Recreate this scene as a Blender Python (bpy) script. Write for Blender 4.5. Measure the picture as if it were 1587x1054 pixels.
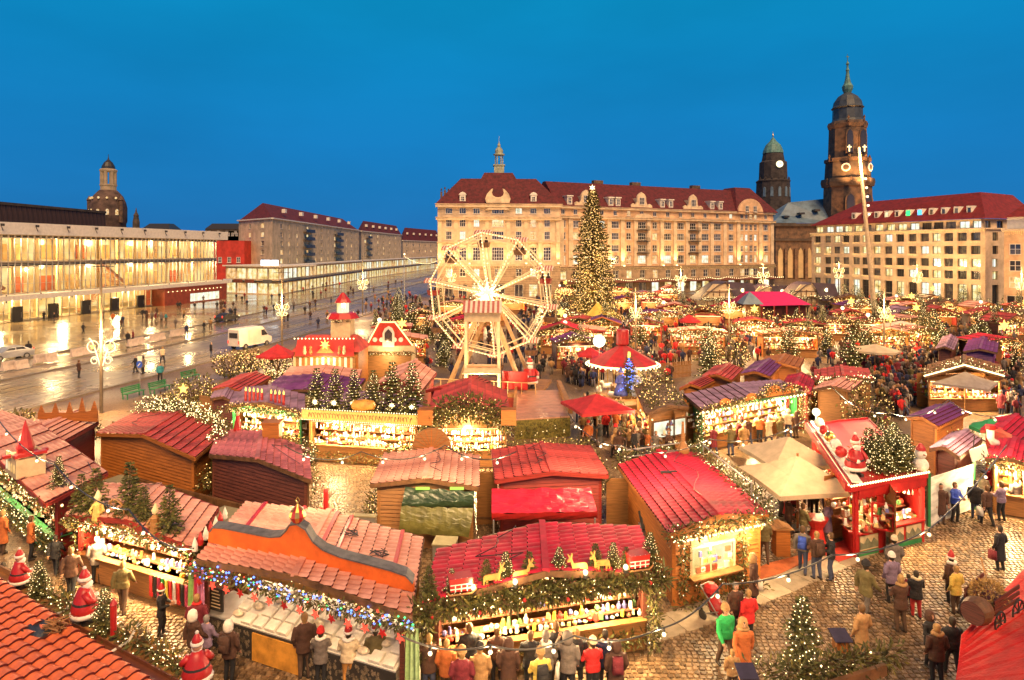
import bpy, bmesh, math, random
from mathutils import Vector, Matrix
R = random.Random(7)
sc = bpy.context.scene
for o in list(bpy.data.objects): bpy.data.objects.remove(o)
COL = sc.collection
PI = math.pi
# ---------------------------------------------------------------- camera
HOR, FPX, CXP, CAMZ = 388.0, 1000.0, 793.5, 12.0      # horizon row, focal length and centre column in photo pixels, eye height
cam = bpy.data.cameras.new('camera'); cam_ob = bpy.data.objects.new('camera', cam); COL.objects.link(cam_ob)
cam.sensor_width = 36; cam.lens = 36 * FPX / 1587
cam.shift_y = -(527 - HOR) / 1587
cam.clip_start = .1; cam.clip_end = 5000
cam_ob.location = (0, 0, CAMZ); cam_ob.rotation_euler = (PI / 2, 0, 0)
sc.camera = cam_ob
# ---------------------------------------------------------------- world, afterglow, exposure
def s2l(c):
 return tuple((v / 255 / 12.92) if v / 255 <= .04045 else ((v / 255 + .055) / 1.055) ** 2.4 for v in c)
w = bpy.data.worlds.new('World'); sc.world = w; w.use_nodes = True
nt = w.node_tree; N = nt.nodes; L = nt.links
bg = N['Background']
sky = N.new('ShaderNodeTexSky'); sky.sky_type = 'NISHITA'; sky.sun_disc = False
sky.sun_elevation = math.radians(3); sky.sun_rotation = math.radians(180); sky.ozone_density = 6; sky.air_density = 1.2; sky.dust_density = .3
tc = N.new('ShaderNodeTexCoord'); sep = N.new('ShaderNodeSeparateXYZ'); L.new(tc.outputs['Generated'], sep.inputs[0])
ramp = N.new('ShaderNodeValToRGB'); L.new(sep.outputs['Z'], ramp.inputs[0])
cr = ramp.color_ramp; cr.elements[0].position = 0; cr.elements[0].color = s2l((30, 112, 184)) + (1,)
cr.elements[1].position = 1; cr.elements[1].color = s2l((3, 60, 108)) + (1,)
for p_, c_ in ((.06, (26, 119, 188)), (.15, (20, 121, 187)), (.27, (12, 129, 188)), (.36, (9, 138, 190)), (.6, (6, 98, 152))):
 e = cr.elements.new(p_); e.color = s2l(c_) + (1,)
nz = N.new('ShaderNodeTexNoise'); nz.inputs['Scale'].default_value = 1.7; nz.inputs['Detail'].default_value = 5
mpw = N.new('ShaderNodeMapping'); mpw.inputs['Scale'].default_value = (1, 1, 3.2); L.new(tc.outputs['Generated'], mpw.inputs[0]); L.new(mpw.outputs[0], nz.inputs['Vector'])
mr = N.new('ShaderNodeMapRange'); mr.inputs['From Min'].default_value = .3; mr.inputs['From Max'].default_value = .7; mr.inputs['To Min'].default_value = .84; mr.inputs['To Max'].default_value = 1.12
L.new(nz.outputs[0], mr.inputs[0])
mul = N.new('ShaderNodeVectorMath'); mul.operation = 'SCALE'; L.new(ramp.outputs[0], mul.inputs[0]); L.new(mr.outputs[0], mul.inputs['Scale'])
add = N.new('ShaderNodeMix'); add.data_type = 'RGBA'; add.blend_type = 'ADD'; add.inputs['Factor'].default_value = .012
L.new(mul.outputs[0], add.inputs['A']); L.new(sky.outputs[0], add.inputs['B'])
L.new(add.outputs['Result'], bg.inputs[0]); bg.inputs[1].default_value = .49
sun = bpy.data.lights.new('afterglow', 'SUN'); sun.energy = 2.55; sun.angle = math.radians(34); sun.color = (1, .62, .30)
sun_ob = bpy.data.objects.new('afterglow', sun); COL.objects.link(sun_ob)
sun_ob.rotation_euler = (math.radians(42), 0, math.radians(17))     # glow of the western sky, behind the camera
vs = sc.view_settings; vs.view_transform = 'Standard'; vs.look = 'None'; vs.exposure = 1.0; vs.gamma = 1
cy = sc.cycles
cy.use_light_tree = True; cy.max_bounces = 5; cy.diffuse_bounces = 2; cy.glossy_bounces = 2; cy.transmission_bounces = 4; cy.transparent_max_bounces = 6
cy.caustics_reflective = False; cy.caustics_refractive = False; cy.sample_clamp_indirect = 4; cy.sample_clamp_direct = 0
cy.use_adaptive_sampling = True; cy.adaptive_threshold = .02; cy.use_denoising = True
cy.blur_glossy = .5
# ---------------------------------------------------------------- helpers
def P(px, py, z=0.0):
 """point seen at a photo pixel on the level z"""
 Y = FPX * (CAMZ - z) / (py - HOR)
 return Vector(((px - CXP) / FPX * Y, Y, z))
def PD(px, py, Y):
 """point seen at a photo pixel at the distance Y"""
 return Vector(((px - CXP) / FPX * Y, Y, CAMZ + (HOR - py) / FPX * Y))
class MB:
 def __init__(s): s.v = []; s.f = []; s.m = []
 def add(s, vs, fs, m=0):
  b = len(s.v); s.v.extend(tuple(x) for x in vs)
  for f in fs: s.f.append(tuple(b + i for i in f)); s.m.append(m)
 def box(s, c, d, m=0, rz=0, taper=1.0):
  x, y, z = d[0] / 2, d[1] / 2, d[2] / 2; ca, sa = math.cos(rz), math.sin(rz); vs = []
  for k, t in ((-1, 1.0), (1, taper)):
   for i, j in ((-1, -1), (1, -1), (1, 1), (-1, 1)):
    a, b_ = i * x * t, j * y * t
    vs.append((c[0] + a * ca - b_ * sa, c[1] + a * sa + b_ * ca, c[2] + k * z))
  s.add(vs, [(0, 3, 2, 1), (4, 5, 6, 7), (0, 1, 5, 4), (1, 2, 6, 5), (2, 3, 7, 6), (3, 0, 4, 7)], m)
 def bar(s, a, b, wd, ht=None, m=0, up=(0, 0, 1)):
  ht = ht or wd; a, b = Vector(a), Vector(b); d = (b - a)
  if d.length < 1e-6: return
  d.normalize(); u = Vector(up)
  if abs(d.dot(u)) > .98: u = Vector((0, 1, 0))
  r = d.cross(u).normalized(); t = r.cross(d).normalized(); vs = []
  for p in (a, b):
   for i, j in ((-1, -1), (1, -1), (1, 1), (-1, 1)): vs.append(p + r * (i * wd / 2) + t * (j * ht / 2))
  s.add(vs, [(0, 3, 2, 1), (4, 5, 6, 7), (0, 1, 5, 4), (1, 2, 6, 5), (2, 3, 7, 6), (3, 0, 4, 7)], m)
 def tube(s, pts, r, n=6, m=0, cap=True):
  pts = [Vector(p) for p in pts]; rr = r if isinstance(r, (list, tuple)) else [r] * len(pts); vs = []; fs = []
  for i, p in enumerate(pts):
   d = (pts[min(i + 1, len(pts) - 1)] - pts[max(i - 1, 0)])
   if d.length < 1e-9: d = Vector((0, 0, 1))
   d.normalize(); u = Vector((0, 0, 1)) if abs(d.z) < .9 else Vector((1, 0, 0))
   a = d.cross(u).normalized(); b = d.cross(a)
   for k in range(n):
    t = 2 * PI * k / n; vs.append(p + (a * math.cos(t) + b * math.sin(t)) * rr[i])
  for i in range(len(pts) - 1):
   for k in range(n): fs.append((i * n + k, i * n + (k + 1) % n, (i + 1) * n + (k + 1) % n, (i + 1) * n + k))
  if cap: fs.append(tuple(range(n - 1, -1, -1))); fs.append(tuple((len(pts) - 1) * n + k for k in range(n)))
  s.add(vs, fs, m)
 def lathe(s, prof, n=12, c=(0, 0, 0), m=0, sx=1, sy=1, ph=0):
  vs = []; fs = []
  for r, z in prof:
   for k in range(n):
    t = 2 * PI * k / n + ph; vs.append((c[0] + r * math.cos(t) * sx, c[1] + r * math.sin(t) * sy, c[2] + z))
  for i in range(len(prof) - 1):
   for k in range(n): fs.append((i * n + k, i * n + (k + 1) % n, (i + 1) * n + (k + 1) % n, (i + 1) * n + k))
  fs.append(tuple(range(n - 1, -1, -1))); fs.append(tuple((len(prof) - 1) * n + k for k in range(n)))
  s.add(vs, fs, m)
 def ball(s, c, r, n=6, m=0, sz=1.0):
  pr = [(max(1e-4, r * math.sin(PI * i / n)), -r * sz * math.cos(PI * i / n)) for i in range(n + 1)]
  s.lathe(pr, n + 2, c, m)
 def octa(s, c, r, m=0):
  x, y, z = c
  s.add([(x + r, y, z), (x, y + r, z), (x - r, y, z), (x, y - r, z), (x, y, z + r), (x, y, z - r)],
              [(0, 1, 4), (1, 2, 4), (2, 3, 4), (3, 0, 4), (1, 0, 5), (2, 1, 5), (3, 2, 5), (0, 3, 5)], m)
 def prism(s, outline, o, ux, uy, depth, m=0):
  """outline (a,b) in the plane o + a ux + b uy, extruded by depth along ux x uy, both ways"""
  o, ux, uy = Vector(o), Vector(ux), Vector(uy); n_ = ux.cross(uy).normalized() * depth / 2; k = len(outline)
  vs = [o + ux * a + uy * b - n_ for a, b in outline] + [o + ux * a + uy * b + n_ for a, b in outline]
  fs = [tuple(range(k - 1, -1, -1)), tuple(range(k, 2 * k))] + [(i, (i + 1) % k, k + (i + 1) % k, k + i) for i in range(k)]
  s.add(vs, fs, m)
 def quad(s, a, b, c, d, m=0): s.add([a, b, c, d], [(0, 1, 2, 3)], m)
 def slab(s, a, b, c, d, t, m=0):
  """quad with thickness t downwards"""
  q = [Vector(x) for x in (a, b, c, d)]; n_ = (q[1] - q[0]).cross(q[3] - q[0]).normalized() * t
  if n_.z < 0: n_ = -n_
  vs = q + [x - n_ for x in q]
  s.add(vs, [(0, 1, 2, 3), (7, 6, 5, 4), (0, 4, 5, 1), (1, 5, 6, 2), (2, 6, 7, 3), (3, 7, 4, 0)], m)
 def mesh(s, name, mats, smooth=False):
  me = bpy.data.meshes.new(name); me.from_pydata(s.v, [], s.f)
  for m_ in (mats if isinstance(mats, (list, tuple)) else [mats]): me.materials.append(m_)
  me.polygons.foreach_set('material_index', s.m)
  if smooth: me.polygons.foreach_set('use_smooth', [True] * len(s.f))
  me.update(); return me
 def build(s, name, mats, parent=None, loc=(0, 0, 0), rz=0, smooth=False):
  return inst(name, s.mesh(name, mats, smooth), parent, loc, rz)
def inst(name, me, parent=None, loc=(0, 0, 0), rz=0, sc_=None):
 o = bpy.data.objects.new(name, me); COL.objects.link(o); o.parent = parent
 o.location = loc; o.rotation_euler = (0, 0, rz)
 if sc_ is not None: o.scale = (sc_,) * 3 if not isinstance(sc_, (tuple, list)) else sc_
 return o
def tag(o, label=None, cat=None, group=None, kind=None):
 if label: o['label'] = label
 if cat: o['category'] = cat
 if group: o['group'] = group
 if kind: o['kind'] = kind
 return o
def thing(name, label, cat, loc=(0, 0, 0), rz=0, group=None, scale=None):
 o = bpy.data.objects.new(name, None); COL.objects.link(o); o.location = loc; o.rotation_euler = (0, 0, rz); o.empty_display_size = .2
 if scale: o.scale = (scale,) * 3
 return tag(o, label, cat, group)
def copy_tree(o, parent=None):
 c = o.copy(); COL.objects.link(c); c.parent = parent
 for ch in o.children: copy_tree(ch, c)
 return c
def lamp(name, loc, power, color=(1, .6, .24), size=.15, parent=None, kind='POINT', target=None, angle=90, blend=.6):
 l = bpy.data.lights.new(name, kind); l.energy = power * (2.5 if kind == 'POINT' else 1); l.color = color
 if kind == 'AREA': l.size = size
 else: l.shadow_soft_size = size
 o = bpy.data.objects.new(name, l); COL.objects.link(o); o.location = loc; o.parent = parent
 if kind == 'SPOT': l.spot_size = math.radians(angle); l.spot_blend = blend
 if target is not None:
  o.rotation_euler = (Vector(target) - Vector(loc)).to_track_quat('-Z', 'Y').to_euler()
 return o
# ---------------------------------------------------------------- materials
MC = {}
def mat(name, col, rough=.7, var=.12, scale=3.0, bump=0.0, metal=0.0, emit=0.0, ecol=None, obj_var=.0, col2=None, spec=.5, bscale=None, stretch=None, sheen=0):
 if name in MC: return MC[name]
 m = bpy.data.materials.new(name); m.use_nodes = True; n = m.node_tree.nodes; l = m.node_tree.links; b = n['Principled BSDF']
 b.inputs['Roughness'].default_value = rough; b.inputs['Metallic'].default_value = metal; b.inputs['Specular IOR Level'].default_value = spec
 col = tuple(col)
 if var or bump or obj_var:
  t = n.new('ShaderNodeTexCoord'); src = t.outputs['Object']
  if stretch:
   mp = n.new('ShaderNodeMapping'); mp.inputs['Scale'].default_value = stretch; l.new(src, mp.inputs[0]); src = mp.outputs[0]
  no = n.new('ShaderNodeTexNoise'); no.inputs['Scale'].default_value = scale; no.inputs['Detail'].default_value = 6; no.inputs['Roughness'].default_value = .65
  l.new(src, no.inputs['Vector'])
  mx = n.new('ShaderNodeMix'); mx.data_type = 'RGBA'
  c2 = col2 or tuple(max(0, c * (1 - 2.2 * var)) for c in col); c1 = tuple(min(1, c * (1 + var)) for c in col)
  mx.inputs['A'].default_value = c2 + (1,); mx.inputs['B'].default_value = c1 + (1,)
  rp = n.new('ShaderNodeMapRange'); rp.inputs['From Min'].default_value = .32; rp.inputs['From Max'].default_value = .62
  l.new(no.outputs[0], rp.inputs[0]); l.new(rp.outputs[0], mx.inputs['Factor'])
  out = mx.outputs['Result']
  if obj_var:
   oi = n.new('ShaderNodeObjectInfo'); m2 = n.new('ShaderNodeMapRange'); m2.inputs['To Min'].default_value = 1 - obj_var; m2.inputs['To Max'].default_value = 1 + obj_var * .6
   l.new(oi.outputs['Random'], m2.inputs[0]); vm = n.new('ShaderNodeVectorMath'); vm.operation = 'SCALE'; l.new(out, vm.inputs[0]); l.new(m2.outputs[0], vm.inputs['Scale']); out = vm.outputs[0]
  l.new(out, b.inputs['Base Color'])
  if bump:
   bp = n.new('ShaderNodeBump'); bp.inputs['Strength'].default_value = bump; bp.inputs['Distance'].default_value = .05
   if bscale:
    n2 = n.new('ShaderNodeTexNoise'); n2.inputs['Scale'].default_value = bscale; n2.inputs['Detail'].default_value = 4; l.new(src, n2.inputs['Vector']); l.new(n2.outputs[0], bp.inputs['Height'])
   else: l.new(no.outputs[0], bp.inputs['Height'])
   l.new(bp.outputs[0], b.inputs['Normal'])
 else: b.inputs['Base Color'].default_value = col + (1,)
 if emit:
  b.inputs['Emission Color'].default_value = tuple(ecol or col) + (1,); b.inputs['Emission Strength'].default_value = emit
 if sheen: b.inputs['Sheen Weight'].default_value = sheen
 MC[name] = m; return m
def glow(name, col, strength, sampled=False):
 if name in MC: return MC[name]
 m = bpy.data.materials.new(name); m.use_nodes = True; n = m.node_tree.nodes; l = m.node_tree.links; n.clear()
 e = n.new('ShaderNodeEmission'); e.inputs[0].default_value = tuple(col) + (1,); e.inputs[1].default_value = strength
 o = n.new('ShaderNodeOutputMaterial'); l.new(e.outputs[0], o.inputs[0])
 if not sampled: m.cycles.emission_sampling = 'NONE'
 MC[name] = m; return m
def glow_room(name, cols, strength, scale=.8):
 """lit room behind a pane: uneven warm light, curtains and furniture"""
 if name in MC: return MC[name]
 m = bpy.data.materials.new(name); m.use_nodes = True; n = m.node_tree.nodes; l = m.node_tree.links; n.clear()
 t = n.new('ShaderNodeTexCoord'); oi = n.new('ShaderNodeObjectInfo'); va = n.new('ShaderNodeVectorMath'); va.operation = 'MULTIPLY_ADD'
 cmb = n.new('ShaderNodeCombineXYZ'); l.new(oi.outputs['Random'], cmb.inputs[0]); l.new(oi.outputs['Random'], cmb.inputs[2])
 va.inputs[1].default_value = (1, 1, 1); l.new(t.outputs['Object'], va.inputs[0])
 sc_ = n.new('ShaderNodeVectorMath'); sc_.operation = 'SCALE'; sc_.inputs['Scale'].default_value = 40; l.new(cmb.outputs[0], sc_.inputs[0]); l.new(sc_.outputs[0], va.inputs[2])
 no = n.new('ShaderNodeTexNoise'); no.inputs['Scale'].default_value = scale; no.inputs['Detail'].default_value = 3; l.new(va.outputs[0], no.inputs['Vector'])
 cr_ = n.new('ShaderNodeValToRGB'); l.new(no.outputs[0], cr_.inputs[0]); els = cr_.color_ramp.elements
 els[0].position = .3; els[0].color = tuple(cols[0]) + (1,); els[1].position = .65; els[1].color = tuple(cols[-1]) + (1,)
 if len(cols) > 2: e = els.new(.48); e.color = tuple(cols[1]) + (1,)
 em = n.new('ShaderNodeEmission'); l.new(cr_.outputs[0], em.inputs[0]); em.inputs[1].default_value = strength
 gl = n.new('ShaderNodeBsdfGlossy'); gl.inputs['Roughness'].default_value = .08; gl.inputs[0].default_value = (.12, .12, .12, 1)
 ad = n.new('ShaderNodeAddShader'); l.new(em.outputs[0], ad.inputs[0]); l.new(gl.outputs[0], ad.inputs[1])
 o = n.new('ShaderNodeOutputMaterial'); l.new(ad.outputs[0], o.inputs[0]); m.cycles.emission_sampling = 'NONE'
 MC[name] = m; return m
M = {}
M['stone'] = mat('pale_stone', (.66, .50, .32), .8, .16, .5, .15)
M['plaster'] = mat('cream_plaster', (.64, .48, .31), .85, .16, .35, .1)
M['plaster2'] = mat('ochre_plaster', (.62, .39, .22), .85, .18, .4, .1)
M['rustic'] = mat('brown_rusticated_stone', (.36, .25, .15), .85, .18, .8, .2)
M['roofred'] = mat('maroon_roof_tiles', (.105, .012, .014), .8, .25, 1.2, .15)
M['roofred2'] = mat('brick_red_roof_tiles', (.19, .013, .012), .8, .2, 1.2, .15)
M['white'] = mat('white_paint', (.72, .66, .56), .5, .06, 2)
M['frame'] = mat('window_white', (.68, .62, .52), .5, .05, 2)
M['glassdark'] = mat('dark_glass', (.03, .03, .035), .08, .1, 2, spec=.8)
M['soot'] = mat('sooty_sandstone', (.07, .05, .038), .9, .35, .35, .3, col2=(.03, .025, .022))
M['soot2'] = mat('dark_sandstone', (.12, .07, .042), .9, .35, .5, .3, col2=(.035, .028, .025))
M['copper'] = mat('green_copper', (.10, .22, .19), .6, .25, .8)
M['slate'] = mat('blue_grey_sheet_roof', (.13, .19, .24), .45, .2, .3)
M['pole'] = mat('dark_lamp_pole', (.12, .09, .06), .5, .15, 3)
M['townsoot'] = mat('town_hall_soot', (.045, .035, .032), .9, .35, .35, .3, col2=(.015, .013, .014))
M['darkmetal'] = mat('dark_metal', (.035, .032, .03), .4, .1, 4)
M['steel'] = mat('grey_steel', (.42, .40, .37), .4, .08, 3, metal=.6)
M['gold'] = mat('gilded', (.7, .45, .12), .3, .1, 3, metal=.9)
M['win_warm'] = glow_room('lit_room_warm', [(.35, .16, .04), (1, .58, .2), (1, .82, .5)], .5)
M['win_yellow'] = glow_room('lit_room_yellow', [(.5, .3, .06), (1, .75, .28), (1, .95, .65)], .55)
M['win_white'] = glow_room('lit_room_white', [(.5, .5, .3), (.95, .95, .7), (1, 1, .9)], .6)
M['win_dim'] = glow_room('dim_room', [(.012, .011, .012), (.03, .02, .015), (.12, .07, .03)], .8)
M['bulb'] = glow('warm_bulb', (1, .56, .17), 2.3)
M['bulbw'] = glow('warm_white_bulb', (1, .72, .32), 2.9)
M['bulbblue'] = glow('blue_bulb', (.1, .2, 1), 2.6)
M['bulbred'] = glow('red_bulb', (1, .06, .03), 1.4)
M['bulbgreen'] = glow('green_bulb', (.1, .9, .25), 1.4)
M['bulbyel'] = glow('yellow_star_light', (1, .6, .1), 1.8)
M['tube'] = glow('lit_tube', (1, .68, .28), 2.4)
M['globe'] = glow('lit_globe', (1, .76, .4), 2.2)
# ================================================================ BUILDINGS
def wall_holes(mb, x0, x1, z0, z1, rects, rev=.25, m=0, y=0.0):
 """front sheet in the local plane y, with reveals going to y+rev"""
 xs = sorted({x0, x1, *[r[0] for r in rects], *[r[1] for r in rects]}); zs = sorted({z0, z1, *[r[2] for r in rects], *[r[3] for r in rects]})
 xs = [x for x in xs if x0 <= x <= x1]; zs = [z for z in zs if z0 <= z <= z1]
 for j in range(len(zs) - 1):
  zc = (zs[j] + zs[j + 1]) / 2; run = None
  for i in range(len(xs)):
   solid = False
   if i < len(xs) - 1:
    xc = (xs[i] + xs[i + 1]) / 2
    solid = not any(r[0] < xc < r[1] and r[2] < zc < r[3] for r in rects)
   if solid and run is None: run = xs[i]
   if not solid and run is not None:
    mb.quad((run, y, zs[j]), (xs[i], y, zs[j]), (xs[i], y, zs[j + 1]), (run, y, zs[j + 1]), m); run = None
 for a, b, c, d in rects:
  mb.quad((a, y, c), (a, y + rev, c), (a, y + rev, d), (a, y, d), m); mb.quad((b, y + rev, c), (b, y, c), (b, y, d), (b, y + rev, d), m)
  mb.quad((a, y, c), (b, y, c), (b, y + rev, c), (a, y + rev, c), m); mb.quad((a, y + rev, d), (b, y + rev, d), (b, y, d), (a, y, d), m)
WIN = {}
def window(parent, x, z, wd, ht, nx=2, nz=2, lit=None, y=.22, fr=.12, frame_m=None, sill=True):
 """a window part (white frame with glazing bars, sill) and its pane as a sub-part; z = bottom"""
 wd, ht = round(wd, 2), round(ht, 2); key = (wd, ht, nx, nz, fr, frame_m, sill)
 if key not in WIN:
  mb = MB(); b = fr
  for sx in (-1, 1): mb.box((sx * (wd / 2 - b / 2), -.03, ht / 2), (b, .1, ht))
  for zz in (b / 2, ht - b / 2): mb.box((0, -.03, zz), (wd - 2 * b, .1, b))
  for i in range(1, nx): mb.box((-wd / 2 + wd * i / nx, -.025, ht / 2), (b * .7, .08, ht - 2 * b))
  for j in range(1, nz): mb.box((0, -.022, ht * j / nz), (wd - 2 * b, .07, b * .7))
  if sill: mb.box((0, -.2, -.06), (wd + .3, .3, .1))
  pm = MB(); pm.quad((-wd / 2 + .02, .02, .02), (wd / 2 - .02, .02, .02), (wd / 2 - .02, .02, ht - .02), (-wd / 2 + .02, .02, ht - .02))
  WIN[key] = (mb.mesh('window', frame_m or M['frame']), {}, pm)
 fm, panes, pm = WIN[key]
 lit = lit or 'glassdark'
 if lit not in panes: panes[lit] = pm.mesh('pane', M[lit])
 o = inst('window', fm, parent, (x, y, z)); inst('pane', panes[lit], o)
 return o
def facade_root(name, label, cat, A, B):
 A, B = Vector(A), Vector(B); d = B - A
 return thing(name, label, cat, (A.x, A.y, 0), math.atan2(d.y, d.x)), math.hypot(d.x, d.y)
def spanx(A, B, px):
 """position along the wall A-B at which photo column px lies"""
 A, B = Vector(A), Vector(B); k = (px - CXP) / FPX; d = (B - A)
 t = (k * A.y - A.x) / (d.x - k * d.y); return t * math.hypot(d.x, d.y)
def litpick(pl, kinds=('win_warm', 'win_yellow', 'win_white')):
 return R.choice(kinds) if R.random() < pl else ('win_dim' if R.random() < .55 else 'glassdark')
def hip_roof(mb, x0, x1, y0, y1, z, h, inset_x, inset_y, m=0, oh=.6):
 x0 -= oh; x1 += oh; y0 -= oh; y1 += oh
 b = [(x0, y0, z), (x1, y0, z), (x1, y1, z), (x0, y1, z)]; t = [(x0 + inset_x, y0 + inset_y, z + h), (x1 - inset_x, y0 + inset_y, z + h), (x1 - inset_x, y1 - inset_y, z + h), (x0 + inset_x, y1 - inset_y, z + h)]
 mb.add(b + t, [(0, 1, 5, 4), (1, 2, 6, 5), (2, 3, 7, 6), (3, 0, 4, 7), (4, 5, 6, 7), (3, 2, 1, 0)], m)
def icicles(parent, x0, x1, y, z, step=.35, drop=.9):
 mb = MB(); x = x0
 while x < x1:
  dz = drop * R.uniform(.35, 1); k = 0
  while k * .28 < dz: mb.octa((x, y, z - k * .28), .05); k += 1
  x += step
 o = mb.build('icicle_lights', M['bulb'], parent); o['kind'] = 'stuff'; return o
# ---- the lit block of the east side: head house and long wing ------------------------------------------------
A0, B0 = Vector((-18.7, 162, 0)), Vector((12.2, 163.5, 0))
hh, LW = facade_root('head_house', 'cream palace-like corner house with hipped maroon roof, clock-like gable and small lantern turret', 'building', A0, B0)
cols0 = [spanx(A0, B0, c) for c in (695.6, 717, 738.6, 804, 826.5, 848)]; mid0 = spanx(A0, B0, 771.5)
rects = []; wins = []
rows0 = [(21.2, 1.5, 1.7, 3, 1), (17.9, 2.1, 1.5, 3, 2), (14.7, 2.1, 1.5, 3, 2), (9.4, 3.4, 1.9, 3, 4), (5.4, 2.0, 1.5, 2, 2)]
for ri, (z, h, w_, nx, nz_) in enumerate(rows0):
 for c in cols0: rects.append((c - w_ / 2, c + w_ / 2, z, z + h)); wins.append((c, z, w_, h, nx, nz_, .12 if ri < 4 else .4))
 w2 = 3.0 if ri < 4 else 1.6
 rects.append((mid0 - w2 / 2, mid0 + w2 / 2, z, z + h)); wins.append((mid0, z, w2, h, 5, nz_, .15))
for c in cols0: rects.append((c - 1.1, c + 1.1, .2, 3.4))
rects.append((mid0 - 1.8, mid0 + 1.8, .2, 3.6))
mb = MB(); wall_holes(mb, 0, LW, 8.2, 23.2, [r for r in rects if r[2] > 8], .3); 
for sx, s2 in ((0, 0), (LW, 1)): mb.quad((sx, 0 if s2 else 16, 8.2), (sx, 16 if s2 else 0, 8.2), (sx, 16 if s2 else 0, 23.2), (sx, 0 if s2 else 16, 23.2))
mb.build('wall', M['plaster'], hh)
mb = MB(); wall_holes(mb, 0, LW, 0, 8.2, [r for r in rects if r[2] < 8], .35, y=-.25)
for k in range(1, 14): mb.box((LW / 2, -.25, k * .62 - .2), (LW, .03, .05), 1)
mb.quad((0, 16, 0), (0, -.25, 0), (0, -.25, 8.2), (0, 16, 8.2)); mb.build('rusticated_base', [M['rustic'], M['soot2']], hh)
mb = MB(); mb.box((LW / 2, .6, 12), (LW - .4, .05, 24)); mb.build('room_back', M['glassdark'], hh)
for c, z, w_, h, nx, nz_, pl in wins: window(hh, c, z, w_, h, nx, nz_, litpick(pl), y=.2 if z > 8 else 0)
for c in cols0 + [mid0]: window(hh, c, .2, 2.2 if c != mid0 else 3.6, 3.2, 2, 1, 'win_yellow' if R.random() < .6 else 'win_dim', y=0, sill=False)
for zz, hgt, pr in ((8.2, .45, .5), (19.95, .6, .75), (23.2, .7, .9), (13.9, .18, .2)):
 mb = MB(); mb.box((LW / 2, -pr / 2 + .05, zz), (LW + pr, pr + .3, hgt)); mb.box((LW / 2, -pr / 2 - .1, zz + hgt / 2 + .06), (LW + pr + .3, pr + .5, .12)); mb.build('cornice', M['stone'], hh)
pil = MB(); pil.box((0, -.12, 0), (.95, .24, 11.0)); pil.box((0, -.16, 5.3), (1.25, .34, .5)); pil.box((0, -.16, -5.2), (1.2, .34, .6)); pme = pil.mesh('pilaster', M['stone'])
edges0 = sorted([.55, LW - .55] + [(a + b) / 2 for a, b in zip(sorted(cols0 + [mid0])[:-1], sorted(cols0 + [mid0])[1:])])
for i, e in enumerate(edges0):
 inst('pilaster', pme, hh, (e, 0, 14.2))
 fx = MB(); fx.box((e, -1.0, 8.72), (.4, .4, .25)); fx.build('floodlight', M['bulbw'], hh)
 lamp('floodlight_beam', (e, -1.1, 9.0), 1000, (1, .6, .2), .25, hh, 'SPOT', (e, .2, 20), 80, 1)
icicles(hh, 0, LW, -1.0, 8.0, .4, .8)
for c in cols0: 
 mb = MB(); mb.prism([(-1.2, 0), (1.2, 0), (1.0, .35), (.5, .7), (0, .8), (-.5, .7), (-1.0, .35)], (c, -.1, 12.95), (1, 0, 0), (0, 0, 1), .25); mb.build('window_arch', M['stone'], hh)
# roof of the head house
mb = MB(); hip_roof(mb, 0, LW, 0, 17, 23.6, 7.0, 6.3, 5.5); hip_roof(mb, LW / 2 - 8, LW / 2 + 8, -.1, 15, 23.62, 8.6, 4.4, 5.6, oh=.1); rf = mb.build('roof', M['roofred'], hh)
for c in (spanx(A0, B0, 717), spanx(A0, B0, 827)):
 mb = MB(); mb.box((c, .9, 25), (1.5, 1.8, 1.9)); mb.prism([(-1, 0), (1, 0), (.6, .55), (0, .8), (-.6, .55)], (c, .9, 25.95), (1, 0, 0), (0, 0, 1), 2.1); d = mb.build('dormer', M['white'], hh); window(d, c, 24.4, .9, 1.2, 2, 2, 'glassdark', y=-.04, sill=False)
g = []
for k in range(0, 13): t = PI * k / 12; g.append((3.1 * math.cos(t), 3.2 * math.sin(t)))
g2 = [(2.9, 0), (3.2, 1.0), (2.7, 2.3), (1.6, 3.5), (1.2, 3.6), (1.5, 2.6), (1.3, 1.9), (0.7, 1.5), (0, 1.4), (-.7, 1.5), (-1.3, 1.9), (-1.5, 2.6), (-1.2, 3.6), (-1.6, 3.5), (-2.7, 2.3), (-3.2, 1.0), (-2.9, 0)]
mb = MB(); mb.prism(g2, (mid0, -.6, 23.9), (1, 0, 0), (0, 0, 1), .7); mb.prism([(-3, 0), (3, 0), (2.2, .9), (-2.2, .9)], (mid0, -.5, 22.2), (1, 0, 0), (0, 0, 1), .5); mb.build('curved_gable', M['stone'], hh)
mb = MB(); tx = mid0 + .5
mb.box((tx, 7, 32.6), (2.6, 2.6, 3.2)); mb.box((tx, 7, 34.3), (3.1, 3.1, .3))
for a in range(6): t = a * PI / 3; mb.tube([(tx + .95 * math.cos(t), 7 + .95 * math.sin(t), 34.4), (tx + .95 * math.cos(t), 7 + .95 * math.sin(t), 37)], .17, 6)
mb.lathe([(1.5, 0), (1.55, .25), (1.0, .5), (1.1, 1.2), (.7, 1.9), (.4, 2.1), (.42, 2.7), (.2, 3.2), (.06, 3.6), (.05, 5.0)], 10, (tx, 7, 37))
mb.build('lantern_turret', mat('pale_copper', (.34, .36, .26), .6, .2, 1), hh)
mb = MB()
for i in range(4): mb.box((.6 + i * .9, 6 + i * .3, 25.6 + (i % 2) * .4), (.5, .7, 3.4)); mb.lathe([(.18, 0), (.2, .6)], 6, (.6 + i * .9, 6 + i * .3, 27.5 + (i % 2) * .4))
mb.build('chimney', M['soot2'], rf)
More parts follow.
